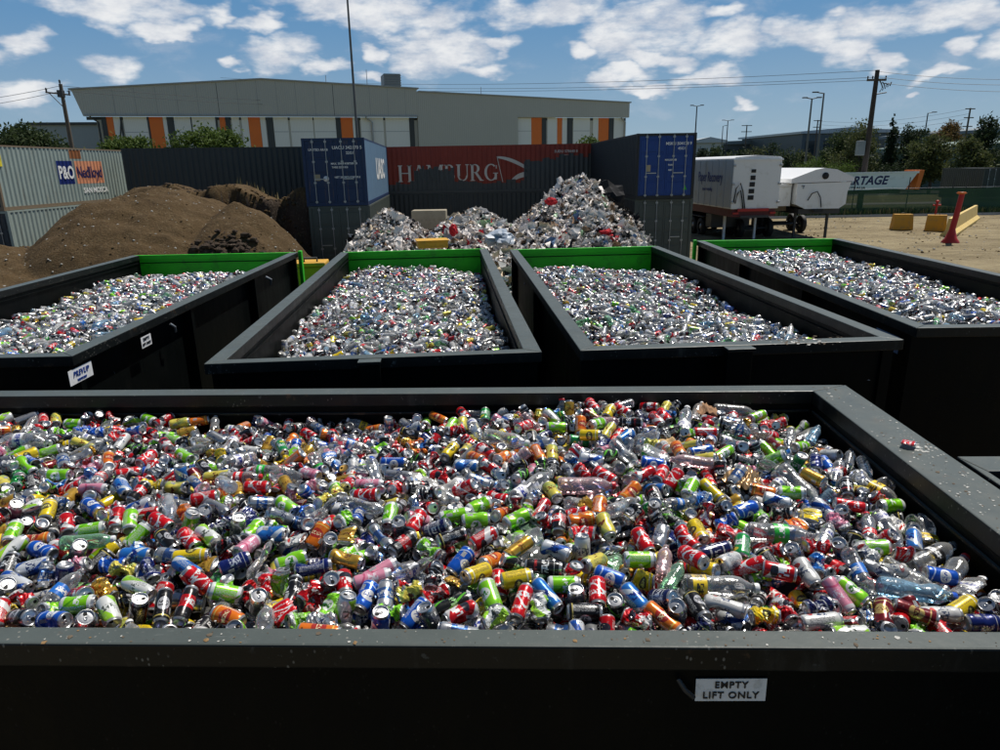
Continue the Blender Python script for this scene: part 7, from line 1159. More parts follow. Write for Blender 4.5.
p = at(449, 222, Y=27); o = MB().bbox(p.x - .5, p.x + .45, 26.9, 27.5, 0, p.z + .14, .03).build('concrete_block', P('grey_green_block', (.14, .16, .14), .9, var=.15)); tag(o, 'lower grey green block in the gap between rubbish humps', 'block')
# yellow machine box between first two bins
c_ = at(311, 268, Y=13.3)
yb = empty('equipment_box', (c_.x, 13.3, 0), .1, 'yellow equipment box with black handle standing between the two left bins', 'equipment box')
MB().bbox(-.28, .28, -.25, .25, .0, c_.z + .05, .04).build('box_body', M_yellow, yb)
MB().bbox(-.31, .31, -.28, .28, c_.z + .052, c_.z + .13, .02).build('lid', M_yellow, yb)
MB().tube([(-.1, -.1, c_.z + .13), (-.1, -.1, c_.z + .2), (.14, -.1, c_.z + .2), (.14, -.1, c_.z + .13)], .02, 6).build('handle', M_black, yb)

# bits of film, paper and card lying among the cans
M_film = P('thin_white_film', (.46, .46, .44), .6, var=.1, scale=20); M_card = P('tan_card', (.50, .33, .16), .85, var=.15, scale=20)
def wrap(name, label, cat, px, py, sx, sy, mat, seed, up=.05):
    p = at(px, py, Z=RIM - .10); r = np.random.RandomState(seed); g_ = 15; a_ = r.uniform(0, 6.28); ks = r.normal(size=(8, 2)) * 4.5; ph = r.uniform(0, 6, 8); vs = []
    for j in range(g_):
        for i in range(g_):
            u, v = 2 * i / (g_ - 1) - 1, 2 * j / (g_ - 1) - 1; h_ = sum(abs(math.sin(u * k[0] + v * k[1] + f)) for k, f in zip(ks, ph)) / 8
            rr = 1 + .25 * math.sin(3 * math.atan2(v, u) + ph[0]); x, y = u * sx * rr, v * sy * rr
            vs.append((p.x + x * math.cos(a_) - y * math.sin(a_), p.y + x * math.sin(a_) + y * math.cos(a_), p.z + up * (h_ * 1.6 - .4) - .02 * (u * u + v * v)))
    fs = [(j * g_ + i, j * g_ + i + 1, (j + 1) * g_ + i + 1, (j + 1) * g_ + i) for j in range(g_ - 1) for i in range(g_ - 1)]
    m = MB(); m.add(vs, fs, 0, True); o = m.build(name, mat); sd_ = o.modifiers.new('s', 'SOLIDIFY'); sd_.thickness = .0015; return tag(o, label, cat)
wrap('plastic_bag', 'torn white plastic bag lying over cans, left part of the front bin', 'plastic bag', 236, 545, .075, .055, M_film, 1, .04)
wrap('plastic_film', 'crumpled clear film among cans in the middle of the front bin', 'plastic film', 432, 494, .13, .09, M_cloudy, 2, .08)
wrap('card_scrap', 'flat tan card scrap near the front rim, left of centre', 'card scrap', 336, 577, .055, .04, M_card, 3, .02)
wrap('card_scrap', 'gold tan paper crumple high in the front bin, right of centre', 'card scrap', 672, 451, .09, .07, P('gold_tan_paper', (.55, .36, .16), .7, var=.2, scale=30), 4, .07)
wrap('card_scrap', 'brown crumpled carton at the upper right of the front bin heap', 'card scrap', 705, 412, .08, .06, P('brown_carton', (.30, .16, .08), .8, var=.2, scale=30), 5, .06)
wrap('plastic_bag', 'white paper-like bag with blue print on cans, centre of the front bin', 'plastic bag', 533, 492, .09, .045, P('printed_white_bag', (.50, .50, .50), .6, var=.05, dirt=(.1, .15, .45), dscale=18, damt=.7), 6, .06)
wrap('foil_wrap', 'brown gold foil wrapper crumple right of centre in the front bin', 'foil wrap', 745, 485, .08, .08, P('bronze_foil', (.42, .26, .12), .3, metal=.6), 7, .08)
wrap('plastic_film', 'pale film scrap by the upper left cans of the front bin', 'plastic film', 500, 470, .08, .06, M_cloudy, 8, .06)
# ------------------------------------------------------------------ shipping containers
CW, CHt = 2.44, 2.59
def corr(length, z0, z1, depth=.036, period=.28):
    """trapezoid corrugation in local x, outer face at y=0, going in to +y"""
    n = max(1, round(length / period)); p = length / n; xs = []; 
    for k in range(n): b = k * p; xs += [(b, 0), (b + .25 * p, 0), (b + .5 * p, depth), (b + .75 * p, depth)]
    xs.append((length, 0)); vs = [(x, y, z0) for x, y in xs] + [(x, y, z1) for x, y in xs]; m = len(xs)
    return vs, [(k, k + 1, m + k + 1, m + k) for k in range(m - 1)]
def container(label, loc, yaw, L, mats, z=0, door_end=True, group='shipping containers stacked round the yard', texts=None, near_side='x', doors_m=None, open_door=None):
    """local: x 0..CW is the end facing -y, length along +y"""
    side, frame, dm = mats; dm = doors_m or dm
    root = empty('shipping_container', (loc[0], loc[1], z), yaw, label, 'shipping container', group)
    t = .11
    m = MB()
    for x in (0, CW - t):
        for y in (0, L - t): m.box(x, x + t, y, y + t, 0, CHt)
    for x in (0, CW - t):
        m.box(x + .005, x + t - .005, t, L - t, 0, .14); m.box(x + .02, x + t - .02, t, L - t, CHt - .07, CHt - .005)
    for y in (0, L - t):
        m.box(t, CW - t, y + .005, y + t - .005, 0, .14); m.box(t, CW - t, y + .005, y + t - .005, CHt - .10, CHt - .005)
    m.build('frame', frame, root)
    ln = L - 2 * t
    for s in (0, 1):
        vs, fs = corr(ln, .142, CHt - .072)
        M = Matrix.Translation((CW - .018, t, 0)) @ Matrix.Rotation(PI / 2, 4, 'Z') if s else Matrix.Translation((.018, L - t, 0)) @ Matrix.Rotation(-PI / 2, 4, 'Z')
        MB().add(vs, fs).build('side_panel', side, root, M=M)
    vs, fs = corr(CW - 2 * t, .142, CHt - .102)
    MB().add(vs, fs).build('end_panel', side, root, M=Matrix.Translation((CW - t, L - .018, 0)) @ Matrix.Rotation(PI, 4, 'Z'))
    MB().add([(.02, .02, CHt - .03), (CW - .02, .02, CHt - .03), (CW - .02, L - .02, CHt - .03), (.02, L - .02, CHt - .03)], [(0, 1, 2, 3)]).build('roof', side, root)
    if door_end:
        for k in (0, 1):
            x0 = t + .005 + k * (CW - 2 * t) / 2; x1 = x0 + (CW - 2 * t) / 2 - .01; hinge = x0 if k == 0 else x1
            m = MB(); m.box(x0, x1, .03, .06, .145, CHt - .105)
            nb = 4
            for q in range(nb):   # raised panels between the ribs
                za = .20 + q * (CHt - .36) / nb; zb = za + (CHt - .36) / nb - .09; m.bbox(x0 + .07, x1 - .07, .012, .03, za, zb, .008)
            d = m.build('door', dm, root)
            for q in (.27, .73):
                xx = x0 + (x1 - x0) * q; r = MB(); r.tube([(xx, -.012, .10), (xx, -.012, CHt - .04)], .017, 6)
                for zz in (.16, .9, 1.7, CHt - .14): r.box(xx - .05, xx + .05, -.02, .011, zz - .035, zz + .035)
                r.build('lock_rod', M_galv, d)
            MB().box(x0 + (x1 - x0) * .27, x0 + (x1 - x0) * .27 + .42, -.045, -.03, 1.02, 1.06).build('handle', M_galv, d)
            if open_door == k: d.location = (0, 0, 0)
    return root
def cpaint(name, col, dirt=(.16, .10, .06), amt=.55, rough=.5, streak=True):
    t = NT(name); v = t.coord('Object'); n = t.noise(v, 1.3, 6, .6); st = t.noise(t.scalev(v, (5, 5, .35)), 2.2, 6, .65)
    c = t.mix(n, tuple(x * .8 for x in col), tuple(min(1, x * 1.15) for x in col)); c = t.mix(t.math('MULTIPLY', t.step(st, .55, .75), amt), c, dirt)
    c = t.mix(t.math('MULTIPLY', t.step(t.noise(v, 9, 7, .7), .64, .70), amt * .8), c, tuple(x * .7 for x in dirt))
    t.set(col=c, rough=rough, spec=.4); return t.mat
c_blue = cpaint('blue_container_paint', (.006, .026, .085)); c_blue2 = cpaint('sunlit_blue_paint', (.15, .25, .36), (.3, .3, .28), .3); c_grey = cpaint('dark_grey_paint', (.040, .048, .050), (.09, .07, .05), .4)  # blue side paler for sun, doors darker for shade, both in the paint colour
c_green = cpaint('dull_green_grey_paint', (.07, .085, .075), (.06, .05, .04), .5); c_pale = cpaint('pale_grey_green_paint', (.28, .34, .31), (.17, .11, .06), .65); c_fr = cpaint('rusty_frame_paint', (.20, .15, .10), (.12, .06, .03), .7)
c_black = cpaint('shaded_black_paint', (.014, .016, .018), (.04, .035, .03), .3); c_darkblue = cpaint('dark_blue_grey_paint', (.02, .032, .045)); c_dgreen = cpaint('dark_slate_paint', (.038, .043, .040), (.10, .08, .06), .35)  # near-black sides put the stack's shaded flank into the paint colour
M_tw = P('white_lettering', (.75, .76, .74), .5, var=.1, scale=8)
G_ = 'shipping containers stacked round the yard'
# left blue stack
YL = rad(4.5); lx0, ly0 = -7.62, 28.6
lower = container('dull green container with doors under the blue one, left of the rubbish heap', (lx0 + .05, ly0, 0), YL, 12.19, (c_green, c_green, c_green), 0)
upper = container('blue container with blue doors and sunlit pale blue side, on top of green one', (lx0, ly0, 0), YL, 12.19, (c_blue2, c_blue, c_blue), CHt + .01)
text('lettering', 'UASC', 1.3, M_tw, upper, Matrix.Translation((CW - .010, 7.3, 1.35)) @ Matrix.Rotation(PI / 2, 4, 'Z') @ Matrix.Rotation(PI / 2, 4, 'X'), .04, sx=1.5)
for (x, z, s, sz) in ((1.75, 2.22, 'UACU 342170 5', .17), (1.85, 2.02, '22G1', .14), (.62, 2.15, 'UNITED ARAB', .12), (1.42, 1.62, 'MAX. 30480 KG', .10), (1.42, 1.48, 'TARE 2250 KG', .10), (1.92, 1.62, '67200 LB', .10), (1.42, 1.1, 'NET 28230', .10), (1.92, 1.1, 'CU.CAP 33.2', .10)):
    text('lettering', s, sz, M_tw, upper, face_M(x, .009, z), .003)
dk = lambda nm, col: P(nm, col, .6)
MB().lathe([(.11, 0), (.11, .006), (.001, .006)], 20, axis='x').build('round_sticker', M_whitev, upper, M=Matrix.Translation((.85, .010, 1.05)) @ Matrix.Rotation(-PI / 2, 4, 'Z'))
MB().box(.38, .62, .004, .011, .98, 1.22).build('data_plate', P('tarnished_plate', (.34, .28, .18), .6), upper)
# right blue stack
YR = rad(1.5); rx0, ry0 = 5.72, 29.6
container('dark container open at one side under the right blue one', (rx0 + .03, ry0 + .1, 0), YR, 12.19, (c_black, c_green, c_green), 0)
ur = container('dark sided container with bright blue doors, on top right of the rubbish heap', (rx0, ry0, 0), YR, 12.19, (c_black, c_black, cpaint('bright_blue_door_paint', (.006, .045, .22), (.02, .04, .10), .4)), CHt + .01)
for (x, z, s, sz) in ((1.72, 2.18, 'MSKU 504128 9', .16), (1.85, 1.99, '45G1', .14), (1.42, 1.55, 'MAX.GROSS', .09), (1.42, 1.35, 'TARE', .09), (1.42, 1.15, 'NET', .09)): text('lettering', s, sz, M_tw, ur, face_M(x, .009, z), .003)
MB().add([(1.98, .006, .36), (2.14, .006, .36), (2.06, .006, .56), (1.98, .010, .36), (2.14, .010, .36), (2.06, .010, .56)], [(0, 1, 2), (5, 4, 3), (0, 3, 4, 1), (1, 4, 5, 2), (2, 5, 3, 0)]).build('triangle_sticker', M_green, ur)
MB().box(.42, .60, .004, .011, 1.1, 1.36).build('data_plate', P('tan_plate', (.4, .32, .2), .6), ur)
# red stack behind the rubbish heap (side faces the camera)
def overpaint_mat(name, base):
    t = NT(name); v = t.pos(); sp = t.new('ShaderNodeSeparateXYZ'); t.l.new(v, sp.inputs[0]); x, z = sp.outputs[0], sp.outputs[2]
    # painted-out height as steps along the side, a roller's width at a time
    xr = t.math('DIVIDE', t.math('ADD', x, 7.0), 13.0)
    h = t.ramp(xr, [(0, (.20,) * 3), (.165, (.20,) * 3), (.17, (.50,) * 3), (.195, (.46,) * 3), (.21, (.52,) * 3), (.25, (.49,) * 3), (.30, (.46,) * 3), (.335, (.52,) * 3), (.35, (.20,) * 3), (.36, (.19,) * 3), (.60, (.20,) * 3), (.658, (.21,) * 3), (.660, (.60,) * 3), (.74, (.66,) * 3), (.80, (.72,) * 3), (1, (.75,) * 3)], 'CONSTANT')
    cell = t.new('ShaderNodeTexWhiteNoise', noise_dimensions='1D'); t.l.new(t.math('FLOOR', t.math('MULTIPLY', x, 3.6)), cell.inputs['W'])
    hh = t.math('ADD', h, t.math('MULTIPLY', cell.outputs[0], .10))
    zz = t.math('ADD', CHt + .01, t.math('MULTIPLY', hh, CHt))
    msk = t.math('LESS_THAN', t.math('ADD', z, t.math('MULTIPLY', t.noise(v, 12, 3), .06)), zz)
    n = t.noise(v, 1.2, 6, .6); c = t.mix(n, tuple(q * .75 for q in base), tuple(q * 1.15 for q in base))
    st = t.noise(t.scalev(v, (4, 4, .4)), 2, 6); c = t.mix(t.math('MULTIPLY', t.step(st, .5, .8), .35), c, tuple(q * .4 for q in base))
    c = t.mix(msk, c, t.mix(n, (.040, .046, .046), (.075, .080, .078))); t.set(col=c, rough=.6); return t.mat
m_redp = overpaint_mat('half_painted_out_red', (.27, .032, .013)); m_letp = overpaint_mat('half_painted_out_white', (.66, .60, .52))
rx, ry = -6.6, 41.6
rl = container('dark grey container beneath the red one behind the rubbish heap', (rx, ry + CW, 0), rad(-90), 12.19, (c_grey, c_grey, c_grey), 0, door_end=False)
ru = container('rust red container with large white lettering half painted out in grey', (rx, ry + CW, 0), rad(-90), 12.19, (m_redp, m_redp, m_redp), CHt + .01, door_end=False)
# its camera-facing side is local x=CW; letters run along local +y
Mside = lambda y, z: Matrix.Translation((CW - .010, y, z)) @ Matrix.Rotation(PI / 2, 4, 'Z') @ Matrix.Rotation(PI / 2, 4, 'X')
def serif_word(word, x0, z0, hgt, gap, parent, mat):
    """roman capitals with thick and thin strokes and serifs, in the plane of the side panel"""
    T, t_, s_ = .16, .055, .05; x = x0; vs = []; polys = []
    def r_(a, b, c, d): polys.append([(a, c), (b, c), (b, d), (a, d)])
    def stroke(p, q, w_): polys.append([(p[0] - w_ / 2, p[1]), (p[0] + w_ / 2, p[1]), (q[0] + w_ / 2, q[1]), (q[0] - w_ / 2, q[1])])
    def arc(cx, cz, rx_, rz_, a0, a1, wv, wh, n=14):
        for k in range(n):
            A, B = a0 + (a1 - a0) * k / n, a0 + (a1 - a0) * (k + 1) / n; f = lambda a, i: (cx + (rx_ - (wv if i else 0)) * math.cos(a), cz + (rz_ - (wh if i else 0)) * math.sin(a))
            polys.append([f(A, 0), f(B, 0), f(B, 1), f(A, 1)])
    for ch in word:
        if ch == 'H': r_(x + .04, x + .04 + T, 0, 1); r_(x + .62, x + .62 + T, 0, 1); r_(x + .2, x + .62, .49, .55); [r_(x + a, x + a + .28, b, b + s_) for a in (-.02, .56) for b in (0, .95)]; wd = .82
        elif ch == 'A': stroke((x + .08, 0), (x + .40, 1), t_); stroke((x + .74, 0), (x + .42, 1), T); r_(x + .2, x + .6, .34, .40); r_(x - .02, x + .2, 0, s_); r_(x + .60, x + .88, 0, s_); wd = .86
        elif ch == 'M': r_(x + .07, x + .12, 0, 1); r_(x + .82, x + .82 + T, 0, 1); stroke((x + .46, .02), (x + .13, 1), T); stroke((x + .50, .02), (x + .84, 1), t_); r_(x - .02, x + .22, 0, s_); r_(x + .76, x + 1.04, 0, s_); r_(x - .02, x + .2, .95, 1); r_(x + .8, x + 1.04, .95, 1); wd = 1.04
        elif ch == 'B': r_(x + .06, x + .06 + T, 0, 1); arc(x + .32, .755, .26, .245, -PI / 2, PI / 2, T, t_); arc(x + .34, .27, .30, .27, -PI / 2, PI / 2, T, t_); r_(x, x + .34, 0, t_); r_(x, x + .34, .945, 1); r_(x + .2, x + .34, .49, .54); wd = .68
        elif ch == 'U': r_(x + .08, x + .08 + T, .3, 1); r_(x + .66, x + .72, .3, 1); arc(x + .40, .33, .32, .33, PI, 2 * PI, .11, t_ + .02); r_(x, x + .3, .95, 1); r_(x + .58, x + .80, .95, 1); wd = .82
        elif ch == 'R': r_(x + .06, x + .06 + T, 0, 1); arc(x + .32, .74, .28, .26, -PI / 2, PI / 2, T, t_); r_(x, x + .34, .945, 1); r_(x + .2, x + .34, .48, .53); stroke((x + .70, 0), (x + .36, .49), T + .02); r_(x, x + .3, 0, s_); r_(x + .62, x + .84, 0, s_); wd = .82
        elif ch == 'G': arc(x + .44, .5, .42, .51, rad(48), rad(325), T, t_ + .01, 24); r_(x + .66, x + .66 + T - .02, .06, .46); r_(x + .56, x + .88, .42, .47); r_(x + .74, x + .80, .72, .92); wd = .90
        x += wd + gap / hgt
    m = MB()
    for q, p_ in enumerate(polys):
        yy = .002 + (q % 5) * .0006; n = len(p_); m.add([(x0 + (a - x0) * hgt, -yy, z0 + b * hgt) for a, b in p_] + [(x0 + (a - x0) * hgt, .0, z0 + b * hgt) for a, b in p_], [tuple(range(n)), tuple(range(n, 2 * n))[::-1]] + [(k, (k + 1) % n, n + (k + 1) % n, n + k) for k in range(n)])
    return m.build('lettering', mat, parent, M=Matrix.Translation((CW - .012, 0, 0)) @ Matrix.Rotation(PI / 2, 4, 'Z'))
serif_word('HAMBURG', .95, .64, .92, .05, ru, m_letp)
def flat(polys, parent, mat, M, th=.002, name='emblem'):
    m = MB()
    for p_ in polys: n = len(p_); m.add([(a, -th, b) for a, b in p_] + [(a, 0, b) for a, b in p_], [tuple(range(n)), tuple(range(n, 2 * n))[::-1]] + [(k, (k + 1) % n, n + (k + 1) % n, n + k) for k in range(n)])
    return m.build(name, mat, parent, M=M)
ME = Matrix.Translation((CW - .012, 6.62, .55)) @ Matrix.Rotation(PI / 2, 4, 'Z')
def bez(a, b, c, n=10): return [((1 - t) ** 2 * a[0] + 2 * t * (1 - t) * b[0] + t * t * c[0], (1 - t) ** 2 * a[1] + 2 * t * (1 - t) * b[1] + t * t * c[1]) for t in [k / n for k in range(n + 1)]]
up_o = bez((.0, 1.42), (.9, 1.45), (1.9, .72)); up_i = bez((.05, 1.32), (.8, 1.2), (1.85, .58)); flat([[up_o[k], up_o[k + 1], up_i[k + 1], up_i[k]] for k in range(10)], ru, m_letp, ME, .004)
lo_o = bez((.75, .0), (1.1, .55), (1.86, .56)); lo_i = bez((.95, .0), (1.2, .22), (1.86, .30)); flat([[lo_o[k], lo_o[k + 1], lo_i[k + 1], lo_i[k]] for k in range(10)], ru, m_letp, ME, .004)
flat([[(0, 1.42), (.04, 1.42), (.36, 0), (.32, 0)]], ru, m_letp, ME, .004)
text('lettering', 'SUDU 578640 8', .20, m_letp, ru, Mside(10.6, 2.18), .004); text('lettering', '45G1', .15, m_letp, ru, Mside(10.6, 1.95), .003)
# dark container stack behind the soil bank
dx0, dy0 = -18.7, 36.4; YD = rad(13)
for z, lb in ((0, 'slate grey container at the bottom behind the soil bank'), (CHt + .01, 'slate grey ribbed container standing above the soil bank')):
    e = container(lb, (dx0 - math.sin(YD) * CW, dy0 + math.cos(YD) * CW, 0), YD - PI / 2, 12.19, (c_dgreen, c_dgreen, c_dgreen), z, door_end=False)
# pale container pair at the far left, long side towards the yard
px0, py0 = -20.2 - CW, 29.3
pl = container('pale ribbed lower container half buried by soil at far left', (px0 + .1, py0, 0), rad(-1), 12.19, (c_pale, c_pale, c_darkblue), 0)
pu = container('pale grey green container with navy and salmon lettering panel, upper far left', (px0, py0, 0), rad(-1), 12.19, (c_pale, c_fr, c_darkblue), CHt + .01)
def side_panel_quad(parent, y0, y1, z0, z1, mat, name):    # paint following the corrugation
    ln = 12.19 - .22; n = round(ln / .28); p = ln / n; pts = []
    for k in range(n): b = .11 + k * p; pts += [(b, 0), (b + .25 * p, 0), (b + .5 * p, .036), (b + .75 * p, .036)]
    pts.append((12.08, 0)); pts = [q for q in pts if y0 <= q[0] <= y1]
    vs = [(CW - .016 - d, y, z0) for y, d in pts] + [(CW - .016 - d, y, z1) for y, d in pts]; k = len(pts)
    return MB().add(vs, [(i, i + 1, k + i + 1, k + i) for i in range(k - 1)]).build(name, mat, parent)
def pyat(px, py):
    d = ray(px, py); t = (px0 + CW) / d[0]; return t * d[1] - py0
n0, n1, n2 = pyat(57, 172), pyat(74, 173), pyat(102, 175)
side_panel_quad(pu, n0, n1, .95, 2.0, cpaint('navy_panel', (.006, .02, .14), amt=.2), 'painted_panel')
side_panel_quad(pu, n1 + .02, n2, .95, 2.0, cpaint('salmon_panel', (.72, .30, .16), (.4, .3, .2), .35), 'painted_panel')
side_panel_quad(pu, n1 - .2, n1 + .8, 2.1, 2.5, cpaint('rust_patch', (.28, .10, .03)), 'painted_panel')
M_navy = P('navy_lettering', (.012, .012, .08), .5)
text('lettering', 'P&O', .80, M_tw, pu, Mside((n0 + n1) / 2, 1.45), .02, sx=(n1 - n0) / 1.75); text('lettering', 'Nedlloyd', .74, M_navy, pu, Mside((n1 + n2) / 2, 1.45), .015, sx=(n2 - n1) / 3.1)
text('lettering', 'SAN MOSCA', .34, M_tw, pu, Mside((n1 + n2) / 2 + .3, .62), .01, sx=1.1)
MB().box(CW - .012, CW - .004, .15, .45, 1.75, 2.3).build('label_plate', P('yellow_label_plate', (.72, .62, .03), .5), pu); text('lettering', '9', .4, M_ink, pu, Mside(.3, 2.02) @ Matrix.Translation((0, 0, .008)), .02)
# ------------------------------------------------------------------ warehouse with orange doors
A = Vector((-37.6, 66.5, 0)); ya = rad(16.4); wd_ = Vector((math.cos(ya), math.sin(ya), 0)); wn_ = Vector((math.sin(ya), -math.cos(ya), 0))
def fac(px, py=120):   # distance along the facade of a sight line
    d = ray(px, py); t = (A - Vector((0, 0, CH))).dot(wn_) / float(np.dot(d, np.array(wn_))); p = Vector((0, 0, CH)) + Vector(d.tolist()) * t; return (p - A).dot(wd_), p.z
wr = empty('warehouse', A, ya, 'long grey warehouse with white roller doors and orange and charcoal strips', 'warehouse')
M_clad = NT('grey_cladding'); v_ = M_clad.coord('Object'); wv = M_clad.new('ShaderNodeTexWave', wave_type='BANDS', bands_direction='X'); wv.inputs['Scale'].default_value = 1.6; M_clad.l.new(v_, wv.inputs[0])
nn = M_clad.noise(v_, .3, 4); M_clad.set(col=M_clad.mix(M_clad.math('MULTIPLY', wv.outputs[1], .25), M_clad.mix(nn, (.40, .40, .37), (.45, .45, .42)), (.32, .32, .30)), rough=.6); M_clad.bump(wv.outputs[1], .3, .03); M_clad = M_clad.mat
M_clad2 = P('beige_grey_cladding', (.45, .44, .40), .6, var=.06, scale=.4)
M_wp = NT('white_cladding'); v_ = M_wp.coord('Object'); wv = M_wp.new('ShaderNodeTexWave', wave_type='BANDS', bands_direction='X'); wv.inputs['Scale'].default_value = 2.2; M_wp.l.new(v_, wv.inputs[0]); M_wp.set(col=M_wp.mix(M_wp.math('MULTIPLY', wv.outputs[1], .3), (.74, .75, .74), (.55, .56, .55)), rough=.5); M_wp = M_wp.mat
M_char = P('charcoal_panel', (.035, .04, .042), .5); M_roof = P('roof_sheet', (.30, .31, .31), .5, var=.05)
tl, tpk, tc, tr = fac(95)[0], fac(262, 90)[0], fac(418)[0], fac(628)[0]; zb = 9.0
zL, zP, zC, zC2, zR = fac(86, 90)[1], fac(262, 79.5)[1], fac(416, 89)[1], fac(421, 92)[1], fac(631, 103)[1]
# wall behind the doors, upper fascia proud of it
MB().box(tl, tr, .55, 30, 0, zb - .3).build('wall', M_clad2, wr)
MB().prism([(tl - .9, zb), (tc, zb), (tc, zC), (tpk, zP), (tl - 1.5, zL)], 0, .5).build('fascia', M_clad, wr)
MB().prism([(tc + .01, 0), (fac(518)[0], 0), (fac(518)[0], zb), (tr + .15, zb), (tr + .15, zR), (tc + .01, zC2)], .02, .52).build('fascia', M_clad, wr)
MB().prism([(tl - 1.7, zL), (tpk, zP), (tc + .2, zC), (tc + .2, zC + .12), (tpk, zP + .12), (tl - 1.7, zL + .12)], -.15, 31).build('roof', M_roof, wr)
MB().prism([(tc + .21, zC2), (tr + .3, zR), (tr + .3, zR + .12), (tc + .21, zC2 + .12)], -.12, 31).build('roof', M_roof, wr)
MB().box(tl - .8, tr, .56, .62, zb - .31, zb - .03).build('soffit', M_char, wr)
segs = [(100, 105, 'k'), (105, 112, 'o'), (112, 119, 'w'), (119, 121, 'k'), (122, 146, 'w'), (146.5, 148, 'k'), (148, 162, 'o'), (162, 166, 'w'), (166, 173, 'k'), (173, 190, 'w'), (190, 191, 'k'), (191, 215, 'w'), (215, 217, 'k'), (219, 225, 'o'), (225, 230, 'k'), (231, 239, 'w'), (241, 248, 'w'), (248, 260, 'o'), (260, 265.5, 'w'), (266, 273, 'k'), (273, 288, 'w'), (290, 313, 'w'), (314, 336, 'w'), (336, 341, 'k'), (341, 353, 'o'), (353, 356, 'w'), (357, 360, 'k'), (361, 384, 'w'), (386, 410, 'w'), (410, 415, 'k'),
        (518, 533, 'w'), (533, 543.5, 'o'), (543.5, 548, 'k'), (549, 559, 'w'), (559, 564, 'o'), (564, 569, 'w'), (569, 574.5, 'k'), (575, 592, 'w'), (595, 600.5, 'w'), (600.5, 611, 'o'), (611, 616, 'k'), (616, 626, 'w')]
for k, (a, b, c) in enumerate(segs):
    MB().box(fac(a)[0], fac(b)[0] - .02, .50 if c != 'k' else .46, .545, .0, zb - .03).build({'w': 'roller_door', 'o': 'orange_panel', 'k': 'charcoal_panel'}[c], {'w': M_wp, 'o': M_orange, 'k': M_char}[c], wr)
for px in (97, 372, 626.5): MB().tube([(fac(px)[0], .3, 0), (fac(px)[0], .3, zb - .5), (fac(px)[0] - .6, .1, zb - .05)], .09, 8).build('downpipe', M_galv if px > 200 else M_char, wr)
MB().tube([(fac(114)[0], .44, zb - 3), (fac(120)[0], .44, zb - .3)], .06, 6).build('brace', M_char, wr)
# sheet joints, gutter line and door frames
for k in range(1, 30):
    u = tl + (tr - tl) * k / 30
    if u < tc - .3: z1_ = zL + (zP - zL) * (u - tl) / (tpk - tl) if u < tpk else zP + (zC - zP) * (u - tpk) / (tc - tpk); MB().box(u - .02, u + .02, -.012, -.002, zb + .03, z1_ - .05).build('sheet_joint', M_char if k % 6 == 0 else M_roof, wr)
MB().box(tl - .8, tc, -.10, -.004, zb - .01, zb + .10).build('gutter', M_roof, wr)
for a, b, c in segs:
    if c == 'w' and b - a > 12:
        for z in (2.6, 5.2, 7.6): MB().box(fac(a)[0] + .03, fac(b)[0] - .05, .485, .499, z, z + .05).build('door_rail', M_galv, wr)
# rooftop plant
tq = fac(397, 82); hv = MB(); hv.box(tq[0] - .85, tq[0] + .85, 3, 5.5, zC - .2, zC + 1.75)
for k in range(7): hv.box(tq[0] - .9, tq[0] + .9, 2.93, 2.99, zC + .1 + k * .24, zC + .2 + k * .24)
hv.build('rooftop_unit', P('plant_grey', (.16, .18, .18), .6), wr)
for px, hh in ((329, 1.6), (372, 2.2), (491, .7)): q = fac(px, 85)[0]; MB().tube([(q, 4, zC - .3), (q, 4, zC + hh)], .035, 6).build('aerial', M_galv, wr)
# paler shed at the left of the warehouse
sh = empty('warehouse', (-58, 92, 0), rad(10), 'small pale grey shed wall behind the left utility pole', 'warehouse')
zz_ = at(80, 124, Y=96).z
MB().box(0, 22, 0, 20, 0, zz_ - .3).build('wall', P('pale_grey_wall', (.30, .33, .34), .6, var=.06), sh); MB().box(-.4, 22.4, -.4, 20.4, zz_ - .29, zz_).build('roof', M_char, sh)
# ------------------------------------------------------------------ distant sheds, low and wide
def far_shed(label, x0, y, x1, h, dep, wallm, roofm, yaw=0, ribs=0):
    e = empty('warehouse', (x0, y, 0), yaw, label, 'warehouse'); w_ = x1 - x0
    MB().box(0, w_, 0, dep, 0, h - .8).build('wall', wallm, e)
    MB().prism([(-1, h - .79), (w_ + 1, h - .79), (w_ + 1, h - .2), (w_ / 2, h + .8), (-1, h - .2)], -1, dep + 1).build('roof', roofm, e)
    for k in range(ribs): xx = w_ * (k + .5) / ribs; MB().box(xx - w_ / ribs * .3, xx + w_ / ribs * .3, -.12, -.02, h * .25, h * .78).build('window', M_glass, e)
    return e
M_fw = P('blue_grey_cladding', (.13, .17, .19), .5, var=.15, scale=.1); M_fl = P('pale_roof', (.42, .46, .48), .5, var=.1, scale=.1); M_dk = P('slate_cladding', (.07, .09, .10), .5, var=.2, scale=.1)
far_shed('very long slate coloured shed far away behind the two tall lamps', 64, 236, 128, 10.5, 60, M_dk, M_fw, rad(8), 9)
far_shed('far pale roofed shed to the right of the two tall lamps', 86, 205, 113, 12.2, 40, M_dk, M_fl, rad(5), 5)
far_shed('small pale block at the left end of the far sheds', 58, 212, 66, 10.4, 16, P('pale_block', (.4, .44, .46), .6), M_fl, 0, 2)
far_shed('far grey shed with pale end wall behind the right hand trees', 98, 150, 119, 9.7, 30, M_fw, M_fw, rad(4), 4)
far_shed('pale end bay of a far shed between dark trees at right', 119.3, 150, 127, 10.0, 30, P('pale_bay', (.42, .47, .50), .6), M_fl, rad(4), 1)
gp = at(984, 150, Y=92); e = far_shed('green grey shed cut by the right edge of the photo', gp.x, 92, gp.x + 20, at(990, 143, Y=92).z, 20, P('green_grey_wall', (.13, .20, .18), .6), P('green_roof', (.16, .24, .22), .5), rad(6), 0)
